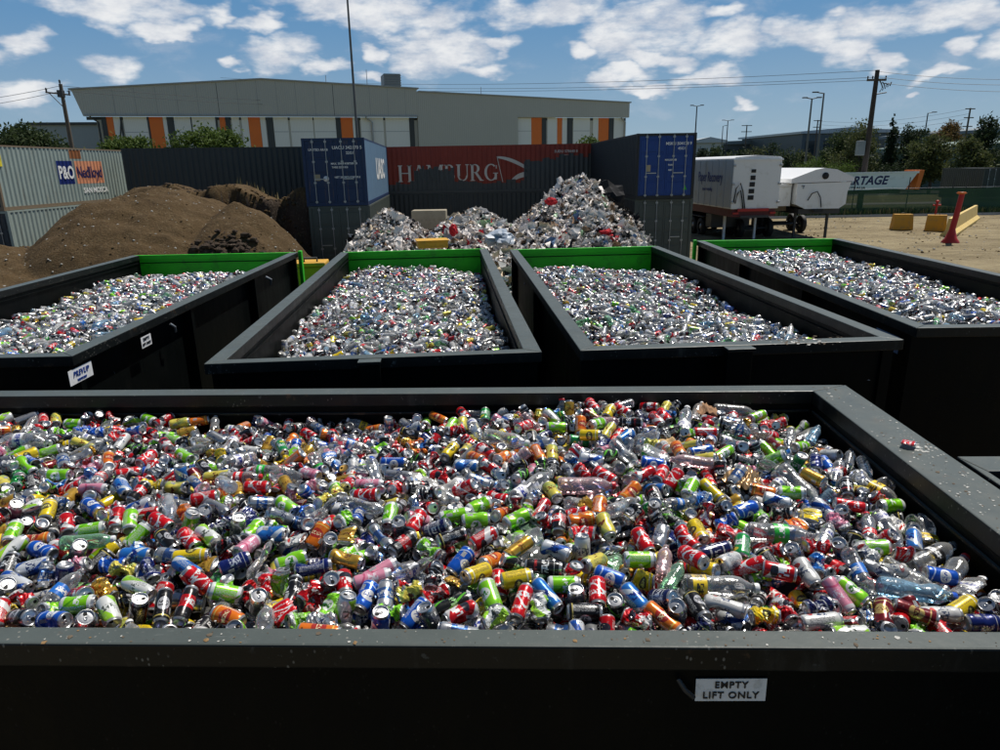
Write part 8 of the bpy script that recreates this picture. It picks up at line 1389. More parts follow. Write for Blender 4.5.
# white roadside wall and the dark shed near the right edge
w0 = at(924, 180, Y=125)
e = empty('roadside_wall', (w0.x, 125, 0), 0, 'low white concrete barrier wall along the road beyond the grass', 'wall'); 
for k in range(10): MB().bbox(k * 2.4, k * 2.4 + 2.36, 0, .35, .0, at(950, 173.0, Y=125).z, .02).build('wall_segment', P('white_concrete', (.62, .62, .60), .8, dirt=(.3, .3, .28), damt=.4) if k == 0 else bpy.data.materials['white_concrete'], e)
sp0 = at(981, 192, Y=60); zt_ = at(990, 168, Y=60).z; zb_ = at(990, 192, Y=60).z
e = container('dark container behind the fence at the right edge', (sp0.x, 60, 0), rad(-2), 6.06, (c_dgreen, c_dgreen, c_dgreen), max(0, zt_ - CHt), door_end=True, group=G_)
MB().box(.1, 2.3, .3, 5.7, -max(0, zt_ - CHt), -.01).build('support_blocks', M_conc, e)
# ------------------------------------------------------------------ trailers
def wheel_set(parent, xs, ys, r=.5, z=.5):
    for y in ys:
        for x in xs:
            wl = MB().lathe([(r * .55, -.13), (r * .93, -.13), (r, -.09), (r, .09), (r * .93, .13), (r * .55, .13)], 24, (x, y, z), axis='x'); # wheel axis along local x
            o = wl.build('wheel', M_black, parent)
            MB().lathe([(.001, -.10), (r * .3, -.10), (r * .34, -.02), (r * .56, -.04), (r * .56, .08), (.001, .02)], 20, (x, y, z), axis='x').build('rim', M_galv, o)
        MB().tube([(xs[0], y, z), (xs[-1], y, z)], .07, 8).build('axle', M_dark, parent)
M_tw2 = P('trailer_white', (.80, .81, .80), .45, var=.05, scale=1, dirt=(.40, .36, .26), dscale=1.5, damt=.35); M_tside = P('trailer_side_shade', (.42, .48, .54), .45, var=.06, dirt=(.35, .30, .2), dscale=1.2, damt=.4)  # grey-blue puts the shade of the white trailer's side into its colour
t1 = empty('truck_trailer', (11.9, 36.2, 0), rad(3.5), 'tall white box trailer with blue lettering on its side, right of the blue container', 'trailer')
TW, TL, zb1, zt1 = 2.48, 12.0, 1.72, 4.22
m = MB(); m.bbox(0, TW, 0, TL, zb1, zt1 - .02, .03); m.build('body', M_tw2, t1)
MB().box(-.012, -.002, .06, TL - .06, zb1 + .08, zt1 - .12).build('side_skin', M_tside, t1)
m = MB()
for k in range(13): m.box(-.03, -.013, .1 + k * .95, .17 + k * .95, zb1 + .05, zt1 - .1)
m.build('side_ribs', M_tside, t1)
MB().prism([(0, zt1 - .03), (TW, zt1 - .03), (TW - .1, zt1 + .04), (TW / 2, zt1 + .12), (.1, zt1 + .04)], .02, TL - .02).build('roof_tarp', M_whitev, t1)
MB().box(-.04, TW + .04, -.05, .0, zt1 - .14, zt1 - .05).build('top_rail', M_tw2, t1)
for k, z in enumerate((3.55, 3.25, 2.93, 2.6, 2.28)): MB().bbox(.92 - k * .02, 1.16 - k * .005, -.03, -.002, z - .11 + (.06 if k == 0 else 0), z + .11, .01).build('step_opening', M_black, t1)
MB().prism([(.35, zb1 - .12), (TW - .5, zb1 - .12), (TW - .5, zb1 + .02), (.35, zb1 + .02)], -.06, -.004).build('red_beam', M_red, t1)
MB().box(.1, TW - .1, .1, TL, zb1 - .40, zb1 - .001).build('chassis', P('dark_red_chassis', (.12, .015, .015), .6), t1)
MB().tube([(.12, -.04, 2.05), (.16, -.12, 2.75), (.35, -.15, 3.0), (.52, -.12, 2.6), (.72, -.05, 1.75)], .03, 8).build('air_hose', M_black, t1)
MB().tube([(.2, -.04, 2.0), (.26, -.10, 2.5), (.40, -.12, 2.65), (.52, -.10, 2.2), (.62, -.05, 1.75)], .03, 8).build('air_hose', M_black, t1)
for x in (.35, TW - .45): MB().bbox(x, x + .12, 1.7, 1.82, .02, zb1 - .29, .01).build('landing_leg', M_tw2, t1); MB().box(x - .08, x + .2, 1.6, 1.92, 0, .019).build('foot', M_dark, t1)
wheel_set(t1, (.2, TW - .2), (4.6, 5.9, 8.2, 9.5, 10.8))
for y in (3.0, 7.0): MB().bbox(.15, TW - .15, y, y + .9, .55, zb1 - .41, .03).build('shade_filler_box', M_dark, t1)  # boxes, strips and extra axles added to darken the space under the trailer
for x in (.0, TW - .45): MB().bbox(x, x + .45, 4.0, 11.4, 1.06, 1.10, .01).build('shade_filler_strip', M_dark, t1)
Mt = Matrix.Translation((-.034, 3.2, 3.25)) @ Matrix.Rotation(-PI / 2, 4, 'Z') @ Matrix.Rotation(PI / 2, 4, 'X')
text('lettering', 'Paper Recovery', .72, M_blueink, t1, Mt @ Matrix.Translation((.0, 0, 0)), .012, sx=.80)
text('lettering', 'paper recycling', .26, M_blueink, t1, Mt @ Matrix.Translation((-.3, -.62, 0)), .006, sx=.95)
for x in (.12, TW - .42): MB().bbox(x, x + .30, -.05, -.004, zb1 - .26, zb1 - .16, .008).build('tail_light', M_red, t1)
MB().box(.0, .5, 11.3, 11.33, .45, 1.1).build('mudflap', M_black, t1)
for z in (2.0, 2.9, 3.8): MB().bbox(TW - .12, TW + .03, -.06, .02, z, z + .10, .01).build('hinge', M_galv, t1)
for z in (2.0, 2.9, 3.8): MB().bbox(-.035, .10, -.06, .02, z, z + .10, .01).build('hinge', M_galv, t1)
MB().box(.5, TW - .5, -.10, -.06, 1.28, 1.40).build('bumper', M_dark, t1)
# tub trailer
def P3(px, py, Y=37): q = at(px, py, Y=Y); return (q.x, q.z)
t2 = empty('truck_trailer', (15.5, 37.0, 0), rad(2), 'white tub tipper trailer with sloped cover and round vent, beside the tall trailer', 'trailer')
prof = [(1.0 - .45, 1.62), (2.35, 1.62), (2.68, 1.85), (2.70, 2.45), (2.86, 2.95), (.02, 2.9), (.04, 1.85)]
MB().prism(prof, 0, .09).build('end_wall', M_tw2, t2)
MB().prism([(a * .96 + .06, b) for a, b in [(.5, 1.66), (2.4, 1.66), (2.62, 1.85), (2.66, 2.45), (2.8, 2.93), (.06, 2.9), (.06, 1.85)]], .10, 8).build('tub', M_tw2, t2)
MB().prism([(-.32, 2.93), (2.98, 2.98), (2.95, 3.18), (2.0, 3.58), (1.35, 3.66), (.9, 3.58), (-.32, 3.14)], -.04, 8.05).build('cover', M_whitev, t2)
MB().box(-2.3, .0, .6, 8, 1.75, 2.75).build('front_box', M_tw2, t2); MB().box(-2.3, .0, .55, 8, 2.76, 2.9).build('box_rim', M_whitev, t2)
MB().lathe([(.001, 0), (.17, 0), (.17, .03), (.001, .03)], 20, axis='x').build('vent', M_black, t2, M=Matrix.Translation((1.42, -.075, 3.27)) @ Matrix.Rotation(-PI / 2, 4, 'Z') @ Matrix.Scale(-1, 4, (1, 0, 0)))
MB().tube([(.62, -.05, 2.05), (.78, -.12, 2.4), (1.05, -.12, 2.5), (1.25, -.1, 2.2), (1.38, -.05, 1.7)], .025, 8).build('air_hose', M_black, t2)
MB().bbox(1.0, 1.5, -.06, -.004, 1.45, 1.61, .01).build('coupling', M_black, t2)
MB().box(.3, 2.5, .2, 8, 1.35, 1.60).build('chassis', M_dark, t2)
MB().box(-2.2, -.1, .8, 7.8, 1.5, 1.74).build('box_chassis', P('brown_timber_beam', (.16, .11, .06), .8), t2)
for x in (.45, 2.2): MB().bbox(x, x + .12, .9, 1.02, .02, 1.34, .01).build('landing_leg', M_dark, t2)
MB().tube([(.2, .3, 2.75), (.26, .0, 2.78), (.38, -.04, 2.8), (.32, -.04, 2.65)], .03, 6).build('clamp', M_galv, t2)
wheel_set(t2, (.35, 2.5), (4.4, 5.7)); wheel_set(t2, (-2.0, -.4), (2.2, 3.5))
# low tipper trailer standing side-on behind the fence
t3 = empty('truck_trailer', (24.0, 59.5, 0), rad(2), 'long low white tipper trailer side-on beyond the fence with dark lettering', 'trailer')
L3 = at(921, 173, Y=59.5).x - 24.0
MB().add([(0, 0, 1.62), (L3 - .9, 0, 1.62), (L3, 0, 3.0), (0, 0, 3.0), (0, 2.4, 1.62), (L3 - .9, 2.4, 1.62), (L3, 2.4, 3.0), (0, 2.4, 3.0)], [(0, 1, 2, 3), (7, 6, 5, 4), (0, 4, 5, 1), (1, 5, 6, 2), (2, 6, 7, 3), (3, 7, 4, 0)]).build('body', M_tw2, t3)
MB().box(-.05, L3 + .05, -.07, -.003, 2.9, 3.06).build('top_rail', M_white, t3); MB().box(.1, L3 - 1.2, .2, 2.2, 1.3, 1.615).build('chassis', M_black, t3)
MB().add([(L3 + .0, .1, 1.55), (L3 + .35, .1, 1.55), (L3 + .6, .1, 3.15), (L3 + .2, .1, 3.15), (L3 + .0, 2.3, 1.55), (L3 + .35, 2.3, 1.55), (L3 + .6, 2.3, 3.15), (L3 + .2, 2.3, 3.15)], [(0, 1, 2, 3), (7, 6, 5, 4), (0, 4, 5, 1), (1, 5, 6, 2), (2, 6, 7, 3), (3, 7, 4, 0)]).build('tailgate', M_orange, t3)
M_dnavy = P('dark_navy_ink', (.01, .012, .08), .5)
cx3 = (at(856, 182, Y=59.5).x + at(884, 182, Y=59.5).x) / 2 - 24.0
text('lettering', 'CARTAGE', .95, M_dnavy, t3, face_M(cx3 - .55, -.004, 2.35), .03, .25); text('lettering', 'AUSTRALIA', .30, M_ink, t3, face_M(cx3 - 1.2, -.004, 1.78), .01, .1, sx=1.3)
wheel_set(t3, (.3, 2.1), (), .5)
for x in (2, 3.3, 4.6): 
    o = MB().lathe([(.28, -.13), (.47, -.13), (.5, -.09), (.5, .09), (.47, .13), (.28, .13)], 24, axis='x').build('wheel', M_black, t3, M=Matrix.Translation((x, .3, .5)) @ Matrix.Rotation(PI / 2, 4, 'Z'))
# wheel seen behind the left blue trailer side
# ------------------------------------------------------------------ barriers, bollard, hydrant
def jersey(label, p0, p1, h, mat, dep=.6, group='yellow concrete blocks by the kerb'):
    d = (p1 - p0); L_ = d.length; yw = math.atan2(d.y, d.x); e = empty('concrete_barrier', (p0.x, p0.y, 0), yw, label, 'barrier', group)
    pr = [(0, 0), (dep, 0), (dep, .12), (dep * .72, .3), (dep * .62, h), (dep * .38, h), (dep * .28, .3), (0, .12)]
    n = max(1, round(L_ / 3.2)) if L_ > 4 else 1; w_ = L_ / n
    for k in range(n):
        vs = [(k * w_ + .02, a, b) for a, b in pr] + [((k + 1) * w_ - .02, a, b) for a, b in pr]; q = len(pr)
        MB().add(vs, [tuple(range(q)), tuple(range(q, 2 * q))[::-1]] + [(i, (i + 1) % q, q + (i + 1) % q, q + i) for i in range(q)]).build('barrier_block', mat, e)
    return e
M_yc = P('yellow_painted_concrete', (.60, .30, .03), .75, dirt=(.3, .22, .1), dscale=4, damt=.5, var=.15); M_ycl = P('sunlit_yellow_concrete', (.66, .48, .16), .8, dirt=(.45, .36, .2), dscale=3, damt=.5)  # paler yellow puts the sunlight on the long barrier into its colour
def blk(label, pa, pb, h):
    a, b = at(*pa, Z=0), at(*pb, Z=0); e = empty('concrete_block', (a.x, a.y, 0), math.atan2(b.y - a.y, b.x - a.x), label, 'barrier', 'yellow concrete blocks by the kerb'); w_ = (b - a).length
    MB().add([(0, 0, 0), (w_, 0, 0), (w_, .7, 0), (0, .7, 0), (.05, .12, h), (w_ - .05, .12, h), (w_ - .05, .58, h), (.05, .58, h)], [(0, 3, 2, 1), (4, 5, 6, 7), (0, 1, 5, 4), (1, 2, 6, 5), (2, 3, 7, 6), (3, 0, 4, 7)]).build('block_body', M_yc, e)
    MB().tube([(w_ * .4, .35, h - .02), (w_ * .4, .35, h + .08), (w_ * .6, .35, h + .08), (w_ * .6, .35, h - .02)], .015, 6).build('lifting_loop', M_dark, e)
    return e
blk('orange yellow concrete block nearest the trailers, left of its pair', (893, 230), (913, 230), .9)
blk('orange yellow concrete block with dark stripes, right of its pair', (924.5, 231), (946, 231.5), .9)
b3a, b3b = at(955, 237, Z=0), at(980, 219.5, Z=0)
jersey('long pale yellow barrier lit by the sun beside the red bollard', b3a, b3b, .95, M_ycl, .7, None)
bp = at(950, 243, Z=0); zt_ = at(957, 192, Y=bp.y).z
bo = empty('bollard', (bp.x, bp.y, 0), 0, 'tall red post on a flared base with an orange ring on top', 'bollard')
MB().lathe([(.40, 0), (.40, .06), (.26, .25), (.17, .55), (.13, .7)], 20).build('base', M_red, bo)
MB().tube([(0, 0, .7), (.10, 0, zt_ * .6), (.20, 0, zt_)], [.14, .13, .12], 12).build('post', M_red, bo)
MB().lathe([(.15, -.05), (.24, 0), (.15, .05)], 20, (.16, 0, zt_ - .05)).build('ring', M_orange, bo)
hp_ = at(944, 218, Z=0); hy = empty('hydrant', (hp_.x, 51.0, 0), 0, 'red fire hydrant standpipe with side valves near the kerb', 'hydrant'); zt_ = at(944, 202, Y=51).z
MB().tube([(0, 0, 0), (0, 0, zt_)], .07, 10).build('pipe', M_red, hy); MB().tube([(-.28, 0, zt_ - .2), (.28, 0, zt_ - .2)], .06, 8).build('valve', M_red, hy); MB().lathe([(.001, 0), (.13, 0), (.13, .06), (.05, .14), (.001, .14)], 12, (0, 0, zt_ + .001)).build('cap', M_red, hy)
# ------------------------------------------------------------------ fence with green shade cloth
fe = empty('fence', (10, 52.7, 0), 0, 'wire fence with green shade cloth along the yard edge', 'fence'); M_post = P('dark_post', (.03, .03, .03), .6)
t = NT('green_shade_cloth'); v = t.pos(); trn = t.new('ShaderNodeBsdfTransparent'); mx = t.new('ShaderNodeMixShader')
t.set(col=t.mix(t.noise(v, .6, 5), (.006, .035, .018), (.016, .075, .03)), rough=.8)
hol = t.math('MULTIPLY_ADD', t.step(t.noise(v, .45, 5), .5, .8), .25, .08); t.l.new(hol, mx.inputs[0]); t.l.new(t.b.outputs[0], mx.inputs[1]); t.l.new(trn.outputs[0], mx.inputs[2]); t.l.new(mx.outputs[0], t.out.inputs[0]); M_cloth = t.mat
m = MB(); n = 160; X1_ = 62
for k in range(n + 1):
    x = X1_ * k / n; s_ = .05 * math.sin(k * .9) ; m.v += [(x, s_, .12), (x, s_ * .6, 1.05), (x, .0, 1.92 + .04 * math.sin(k * .55))]
for k in range(n):
    for q in (0, 1): m.f.append((k * 3 + q, k * 3 + 3 + q, k * 3 + 4 + q, k * 3 + 1 + q)); m.m.append(0); m.sm.append(True)
m.build('shade_cloth', M_cloth, fe)
for px in (853, 907, 951, 964, 1010, 1060): q = at(px, 200, Y=52.7).x - 10; MB().tube([(q, .06, 0), (q + .05, .06, 2.75)], .035, 8).build('post', M_post, fe)
MB().tube([(0, .06, 1.98), (X1_, .06, 1.98)], .012, 6).build('top_wire', M_galv, fe); MB().tube([(0, .06, 1.2), (X1_, .06, 1.2)], .010, 6).build('mid_wire', M_galv, fe)
# ------------------------------------------------------------------ poles and wires
def wooden_pole(label, x, y, h, lean, r=.16, arm=2.2, z=0):
    e = empty('utility_pole', (x, y, z), 0, label, 'utility pole'); 
    MB().tube([(0, 0, 0), (lean * .5, 0, h * .5), (lean, 0, h)], [r * 1.25, r * 1.1, r * .85], 10).build('pole', M_wood, e)
    return e
def insul(e, x, y, z): MB().lathe([(.03, 0), (.06, .05), (.04, .09), (.07, .14), (.03, .22), (.001, .24)], 10, (x, y, z)).build('insulator', M_dark, e)
hl = at(60, 84, Y=45); pL = wooden_pole('slim grey utility pole with two-sided crossarm above the pale container', hl.x, 45, hl.z, .02, .12)
MB().add([], []); MB().tube([(-.95, 0, hl.z - .45), (.5, 0, hl.z - .62)], .05, 6).build('crossarm', M_wood, pL); MB().tube([(.0, 0, hl.z - 1.35), (-.75, 0, hl.z - .5)], .025, 6).build('brace', M_dark, pL)
for a, b in ((-.9, -.42), (.45, -.58), (.0, .02)): insul(pL, a, 0, hl.z + b)
MB().bbox(-.18, .14, -.2, .1, hl.z - .75, hl.z - .35, .02).build('switch_box', M_dark, pL)
hr = at(877, 70, Y=62); pR = wooden_pole('tall dark timber utility pole carrying drooping switch gear, right of the trailers', hr.x, 62, hr.z, .05, .20); [setattr(c_.data, 'name', 'pole') or c_.data.materials.__setitem__(0, P('dark_timber', (.045, .036, .03), .95, var=.4, scale=5)) for c_ in pR.children]
MB().bbox(-.75, .85, -.12, .02, hr.z - .85, hr.z - .68, .02).build('crossarm', M_wood, pR, M=Matrix.Rotation(.0, 4, 'Y'))
r_ = random.Random(5)
for a in (-.7, -.3, .8): insul(pR, a, -.05, hr.z - .67)
for k in range(5): MB().tube([(.3 + .22 * k, -.1, hr.z - .85 - .1 * k), (.45 + .2 * k, -.1, hr.z - 1.05), (.6 + .17 * k, -.1, hr.z - 1.35 + .1 * k), (.4 + .2 * k, -.1, hr.z - 1.7 + .12 * k)], .045, 6).build('switch_arm', M_dark, pR)
MB().tube([(.0, -.06, hr.z - 1.9), (1.0, -.08, hr.z - 1.75)], .05, 6).build('bracket', M_dark, pR); MB().bbox(-.85, -.25, -.25, .3, 4.4, 5.6, .05).build('pole_box', P('grey_box', (.16, .19, .2), .6), pR)
def street_lamp(label, ppx, ptop, pbase_y, Y, double=False, arm=1.0, r=.09, base=0, group='street lamps along the road'):
    tp = at(*ppx, Y=Y) if isinstance(ppx, tuple) else at(ppx, ptop, Y=Y); e = empty('street_lamp', (tp.x, Y, base), 0, label, 'street lamp', group); h = tp.z - base
    MB().tube([(0, 0, 0), (0, 0, h)], [r * 1.3, r * .7], 10).build('pole', P('grey_pole_paint', (.10, .105, .10), .5) if Y < 90 else M_dark, e)
    for s_ in ((-1, 1) if double else (1,)):
        MB().tube([(0, 0, h - .05), (s_ * arm * .6, 0, h + .08)], r * .5, 6).build('arm', M_dark, e); x0, x1 = sorted((s_ * arm * .5, s_ * arm)); MB().bbox(x0, x1, -.16, .16, h + .04, h + .16, .02).build('lamp_head', M_dark, e)
    return e
street_lamp('very tall slim lamp pole rising out of frame behind the left blue container', 347, -6, 0, 48, True, .7, .085)
street_lamp('single arm lamp pole standing behind the tall white trailer', 697, 106, 0, 110, True, 1.0, .11)
street_lamp('taller right one of the two lamps beside each other above the far sheds', 824, 93, 0, 84, False, -1.3, .12)
street_lamp('left one of the two lamps beside each other, with crosswise head', 812, 98.5, 0, 86, True, 1.1, .12)
street_lamp('double headed lamp far left of the two tall lamps', 728, 120.5, 0, 170, True, 1.4, .13)
street_lamp('small single lamp just left of the double headed one', 723, 126, 0, 190, False, 1.0, .12)
street_lamp('lamp poking out of the trees left of the conical tree gap', 928, 113, 0, 105, False, 1.2, .10)
def pylon(label, px, py, Y, n=3, w_=1.2):
    tp = at(px, py, Y=Y); e = empty('utility_pole', (tp.x, Y, 0), .2, label, 'utility pole'); MB().tube([(0, 0, 0), (0, 0, tp.z)], [.2, .12], 8).build('pole', M_wood, e)
    for k in range(n): MB().box(-w_, w_, -.07, .07, tp.z - .2 - k * 1.35, tp.z - .05 - k * 1.35).build('crossarm', M_wood, e)
pylon('far three armed pole right of the reddish tree', 970.5, 108, 120, 3, .9); pylon('far three armed pole between the two tall lamps', 818, 120, 160, 3, 1.0); pylon('small far pole with crossarms left of the long shed', 747, 125, 170, 2, 1.3)
def wire(label, a, b, sag, r=.014):
    pts = [(a[0] + (b[0] - a[0]) * t, a[1] + (b[1] - a[1]) * t, a[2] + (b[2] - a[2]) * t - 4 * sag * t * (1 - t)) for t in [k / 24 for k in range(25)]]
    return tag(MB().tube(pts, r, 5, cap=False).build('power_line', M_dark), label, 'power line', 'power lines')
for k, (dx, dz, lb) in enumerate(((.0, -.02, 'top overhead wire running left from the dark timber pole'), (-.1, -.55, 'middle overhead wire running left from the dark timber pole'), (.5, -.75, 'lowest overhead wire running left from the dark timber pole'))):
    b_ = at(415 - 10 * k, 93 + 3.2 * k, Y=95); wire(lb, (hr.x + dx, 62, hr.z + dz), (b_.x - 30, 110, b_.z + 4), 1.0, .018)
for k, (py, lb) in enumerate(((79, 'top overhead wire running right from the dark timber pole'), (84, 'middle overhead wire running right from the dark timber pole'), (91.5, 'lowest overhead wire running right from the dark timber pole'))):
    b_ = at(1000, py, Y=58); wire(lb, (hr.x + .3 * k, 62, hr.z - .1 - .45 * k), (b_.x + 8, 56, b_.z + .0), .5, .016)
for k, (py, py2, lb) in enumerate(((90, 84, 'upper overhead wire at the left pole'), (97, 90, 'lower overhead wire at the left pole'))):
    b_ = at(0, py, Y=46); wire(lb + ' going left', (hl.x - .3 * k, 45, hl.z - .1 - .35 * k), (b_.x - 10, 47, b_.z - .9), .3, .013)
    b_ = at(200, 88 + 5 * k, Y=90); wire(lb + ' going right', (hl.x + .3 * k, 45, hl.z - .1 - .3 * k), (b_.x + 20, 120, b_.z + 1.5), .8, .013)
for k in range(3):
    a_, b_ = at(1010, 108 + 2 * k, Y=118), at(850, 121 + 2.2 * k, Y=150); wire('far thin wire %s above the right hand trees' % ('highest', 'middle', 'lowest')[k], (at(970, 108.5 + 5 * k, Y=120)[:]), (at(818, 121 + 3.5 * k, Y=160)[:]), 1.0, .02)
# ------------------------------------------------------------------ trees and shrubs
def leafm(name, c1, c2):
    t = NT(name); v = t.pos(); n = t.noise(v, .9, 3); t.set(col=t.mix(n, c1, c2), rough=.75, spec=.25); tl_ = t.new('ShaderNodeBsdfTranslucent'); t.l.new(t.mix(n, c1, c2), tl_.inputs[0]); mx = t.new('ShaderNodeMixShader'); mx.inputs[0].default_value = .3
    t.l.new(t.b.outputs[0], mx.inputs[1]); t.l.new(tl_.outputs[0], mx.inputs[2]); t.l.new(mx.outputs[0], t.out.inputs[0]); return t.mat
LF = dict(dark=leafm('dark_needles', (.018, .032, .014), (.04, .06, .025)), olive=leafm('olive_leaves', (.05, .07, .022), (.11, .12, .045)), rust=leafm('rusty_leaves', (.12, .06, .02), (.17, .12, .04)), green=leafm('green_leaves', (.055, .095, .018), (.11, .16, .035)), mid=leafm('mid_green_leaves', (.03, .05, .018), (.06, .085, .03)))
M_bark = P('bark', (.09, .07, .055), .95, var=.3, scale=4)
def foliage(lobes, n, leaf, seed, base=(0, 0, 0)):
    r = np.random.RandomState(seed); V = []; w_ = np.array([l[3] ** 2 for l in lobes]); w_ /= w_.sum(); ks = r.choice(len(lobes), n, p=w_)
    sub = {k: r.normal(size=(14, 3)) for k in range(len(lobes))}
    LB = np.array(lobes)[ks]; sb = np.array([sub[k] for k in range(len(lobes))])[ks, r.randint(14, size=n)]; sb /= np.linalg.norm(sb, axis=1)[:, None]
    RR = LB[:, 3:4] * np.concatenate([np.ones((n, 2)), LB[:, 4:5]], 1); p = LB[:, :3] + sb * RR * .72 * r.uniform(.6, 1.1, (n, 1)) + r.normal(size=(n, 3)) * RR * .22
    a = r.normal(size=(n, 3)); a /= np.linalg.norm(a, axis=1)[:, None]; b = np.cross(a, r.normal(size=(n, 3))); b /= np.linalg.norm(b, axis=1)[:, None] + 1e-9; l_ = leaf * r.uniform(.5, 1.3, (n, 1))
    V = np.stack([p - a * l_, p + b * l_ * .5, p + a * l_, p - b * l_ * .5], 1).reshape(-1, 3)
    V = np.array(V) + np.array(base); me = bpy.data.meshes.new('crown'); me.from_pydata(V.tolist(), [], np.arange(len(V)).reshape(-1, 4).tolist()); return me
def tree(name, label, cat, x, y, h, wd, kind, seed, n=1600, leaf=.16, z0=0, trunk=True, conic=False, group=None, low=.25, wy=None):
    r = random.Random(seed); e = empty(name, (x, y, z0), 0, label, cat, group); lobes = []
    wy = wy or wd
    if conic:
        for k in range(9): t_ = k / 8; lobes.append((r.uniform(-.08, .08) * wd, r.uniform(-.1, .1), h * (.16 + .80 * t_), wd * .5 * (1 - t_) ** .7 * .9 + .14, 1.4))
    else:
        for k in range(14):
            a = r.uniform(0, 6.28); t_ = r.random(); q = r.uniform(.15, .85) * (1 - .45 * t_); R_ = h * .5 * (1 - low) * r.uniform(.4, .62); R_ = min(R_, wd * .34)
            lobes.append((math.cos(a) * q * wd * .6, math.sin(a) * q * wy * .6, h * (low + (1 - low) * (.22 + .62 * t_)), R_, .85))
    me = foliage(lobes, n, leaf, seed); c = bpy.data.objects.new('crown', me); me.materials.append(LF[kind]); COL.objects.link(c); c.parent = e
    if trunk:
        m = MB(); m.tube([(0, 0, 0), (wd * .02, 0, h * .35), (-wd * .02, 0, h * .8)], [h * .028, h * .02, h * .008], 8)
        for l in lobes[:5]: m.tube([(0, 0, h * .3), (l[0] * .6, l[1] * .6, (l[2] + h * .3) / 2), (l[0], l[1], l[2])], [h * .013, h * .009, h * .004], 5)
        m.build('trunk', M_bark, e)
    return e
def ptree(px, ptop, halfpx, Y, kind, label, conic=False, seed=0, low=.2, cat='tree', name='tree', leaf=.19, n=3000, group='trees beyond the road', trunk=True, z0=0):
    tp = at(px, ptop, Y=Y); wd = 2 * halfpx * Y / F
    return tree(name, label, cat, tp.x, Y, (tp.z - z0) * 1.0, wd, kind, seed or int(px * 7 + Y), n, leaf, z0, trunk, conic, group, low)
ptree(896, 112, 10, 105, 'dark', 'tall dark conical tree right of the dark timber pole', True, leaf=.2, n=4200)
ptree(866, 116, 20, 102, 'olive', 'tall olive tree behind the dark timber pole', low=.1, n=5000)
ptree(848, 128, 16, 112, 'mid', 'mid green tree left of the olive one behind the timber pole', low=.1)
ptree(832, 143, 12, 118, 'mid', 'lower bushy tree beside the right lamp foot', low=.05)
ptree(915, 122, 14, 104, 'dark', 'dark bushy tree right of the conical one', low=.1, n=4200)
ptree(925, 130, 13, 96, 'mid', 'mid green tree in front of the leaning lamp', low=.1)
ptree(951, 116, 12, 110, 'rust', 'reddish leaved tree taller than its neighbours left of the three armed pole', low=.25, n=3600)
ptree(938, 130, 22, 88, 'olive', 'broad olive and yellow tree in front of the reddish one', low=.15, n=5600)
ptree(990, 114, 16, 86, 'dark', 'tall dark pine at the right edge', low=.15, n=5000, leaf=.2)
ptree(975, 134, 15, 80, 'olive', 'smaller olive tree below the pine at the right edge', low=.1, n=4200)
ptree(1025, 120, 22, 90, 'mid', 'broad tree just beyond the right edge', low=.1)
for k, (px, pt, hw, kd, lb) in enumerate(((702, 146, 8, 'dark', 'leftmost small tree by the pale far block'), (716, 141, 9, 'mid', 'small tree left of the double headed lamp'), (727, 147, 8, 'mid', 'low small tree under the double headed lamp'), (740, 139, 10, 'dark', 'dark small tree right of the double headed lamp'), (755, 143, 10, 'olive', 'olive small tree in front of the long shed'), (772, 141, 12, 'dark', 'dark small tree above the tall trailer corner'), (790, 142, 10, 'mid', 'small tree right of the tall trailer'), (803, 148, 9, 'olive', 'low small tree at the left lamp foot'))):
    ptree(px, pt, hw, 165 + 4 * (k % 3), kd, lb, low=.0, leaf=.28, n=900)
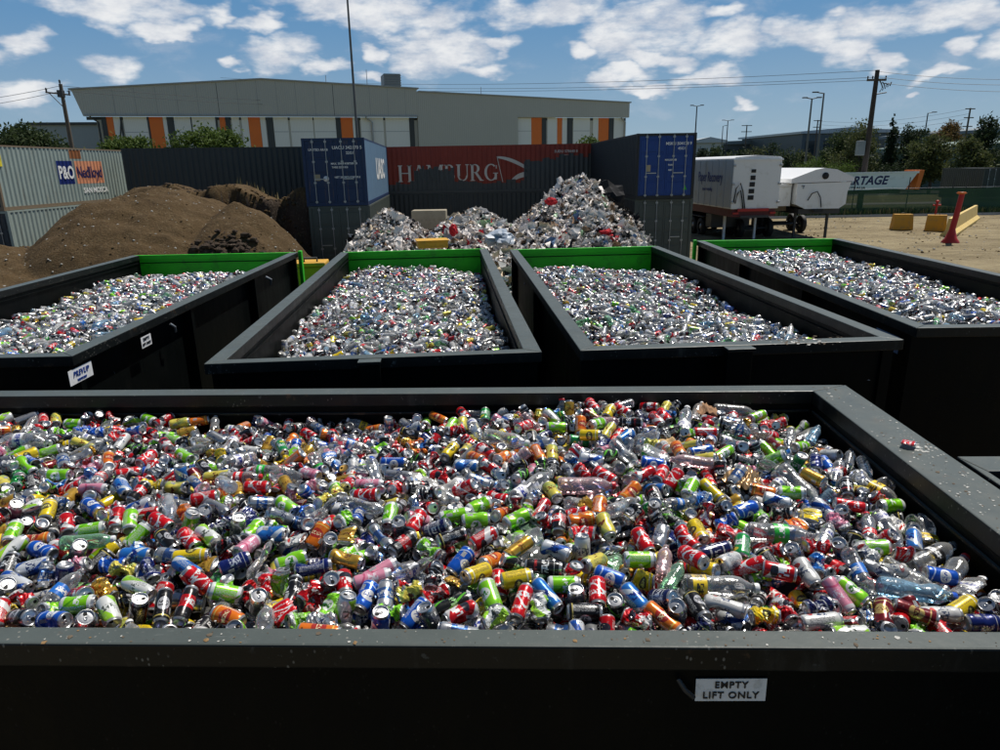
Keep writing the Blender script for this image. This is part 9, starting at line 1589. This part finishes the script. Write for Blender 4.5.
# shrubs
tp = at(825, 158, Y=76); g_ = tree('hedge', 'rounded green hedge mound behind the tub trailer', 'hedge', tp.x, 76, tp.z, 9.5, 'green', 91, 6500, .10, 0, False, False, None, .0, 3)
for k, (px, pt, hw, Y, kd, lb) in enumerate(((892, 160, 18, 94, 'dark', 'dark clipped hedge across the road left part'), (925, 161, 16, 95, 'mid', 'clipped hedge across the road middle part'), (958, 162, 16, 96, 'dark', 'clipped hedge across the road right part'))):
    tp = at(px, pt, Y=Y); tree('hedge', lb, 'hedge', tp.x, Y, tp.z, 2 * hw * Y / F, kd, 60 + k, 2500, .13, 0, False, False, 'hedges by the road', .0, 2)
for (px, pt, hw, Y, kd, lb, n, lf) in ((28, 119, 36, 50, 'mid', 'big dark green shrub above the far left container', 6500, .11), (76, 138, 9, 50, 'olive', 'small round shrub right of the slim utility pole', 1200, .09), (127, 136, 30, 52, 'green', 'yellow green shrub at the left corner of the warehouse', 4200, .10), (216, 126, 36, 54, 'green', 'yellow green shrub before the warehouse, left of the blue container', 5600, .10), (590, 134, 11, 60, 'green', 'little shrub top above the right end of the red container', 1300, .10), (-40, 126, 36, 52, 'mid', 'dark shrub just beyond the left edge', 4000, .11)):
    tp = at(px, pt, Y=Y); tree('shrub', lb, 'shrub', tp.x, Y, tp.z, 2.7 * hw * Y / F, kd, int(px + 300), int(n * 2.6), lf * 1.35, 0, True, False, 'shrubs before the warehouse', .3, 4)
# low dark vegetation masses at the foot of the far trees
def belt(name, label, x0, x1, y, h, n, leaf, kinds, seed):
    r = np.random.RandomState(seed); lob = [(r.uniform(x0, x1), y + r.uniform(-2, 2), h * r.uniform(.2, .55), h * r.uniform(.3, .5), .9) for _ in range(int((x1 - x0) / 2.2))]
    me = foliage(lob, n, leaf, seed); me.name = name
    for k in kinds: me.materials.append(LF[k])
    me.polygons.foreach_set('material_index', r.randint(0, len(kinds), len(me.polygons)).astype(np.int32)); o = bpy.data.objects.new(name, me); COL.objects.link(o); return tag(o, label, 'vegetation', kind='stuff')
belt('undergrowth', 'dark undergrowth filling in below the right hand trees', 44, 90, 112, 3.6, 14000, .22, ['dark', 'mid', 'olive'], 5)
belt('treeline', 'far treeline in front of the long sheds', 46, 110, 188, 6.0, 12000, .38, ['dark', 'mid'], 6)
# parked cars beyond the hedge
def car(label, x, y, yaw, col):
    e = empty('parked_car', (x, y, 0), yaw, label, 'car', 'cars parked beyond the hedge'); mt = P('car_paint', col, .3)
    MB().prism([(0, .3), (4.3, .3), (4.35, .75), (3.5, .95), (2.9, 1.42), (1.3, 1.45), (.55, .98), (-.05, .85)], 0, 1.75).build('body', mt, e)
    MB().prism([(.75, 1.0), (1.38, 1.38), (2.82, 1.36), (3.35, .99)], -.01, 1.76).build('window', M_glass, e)
    for xx in (.85, 3.45):
        for yy in (.05, 1.7): MB().lathe([(.001, -.1), (.32, -.1), (.32, .1), (.001, .1)], 16).build('wheel', M_black, e, M=Matrix.Translation((xx, yy, .32)) @ Matrix.Rotation(PI / 2, 4, 'X'))
for px, py, c_, lb in ((786, 163, (.7, .7, .7), 'small white car parked behind the tall trailer top'), (798, 162, (.75, .75, .75), 'white car parked between trailer and hedge'), (812, 163, (.2, .22, .25), 'grey car partly behind the hedge'), (962, 163, (.7, .72, .74), 'white vehicle on the road near the three armed pole')):
    q = at(px, py, Y=128); car(lb, q.x - 2, 128, .1, c_)
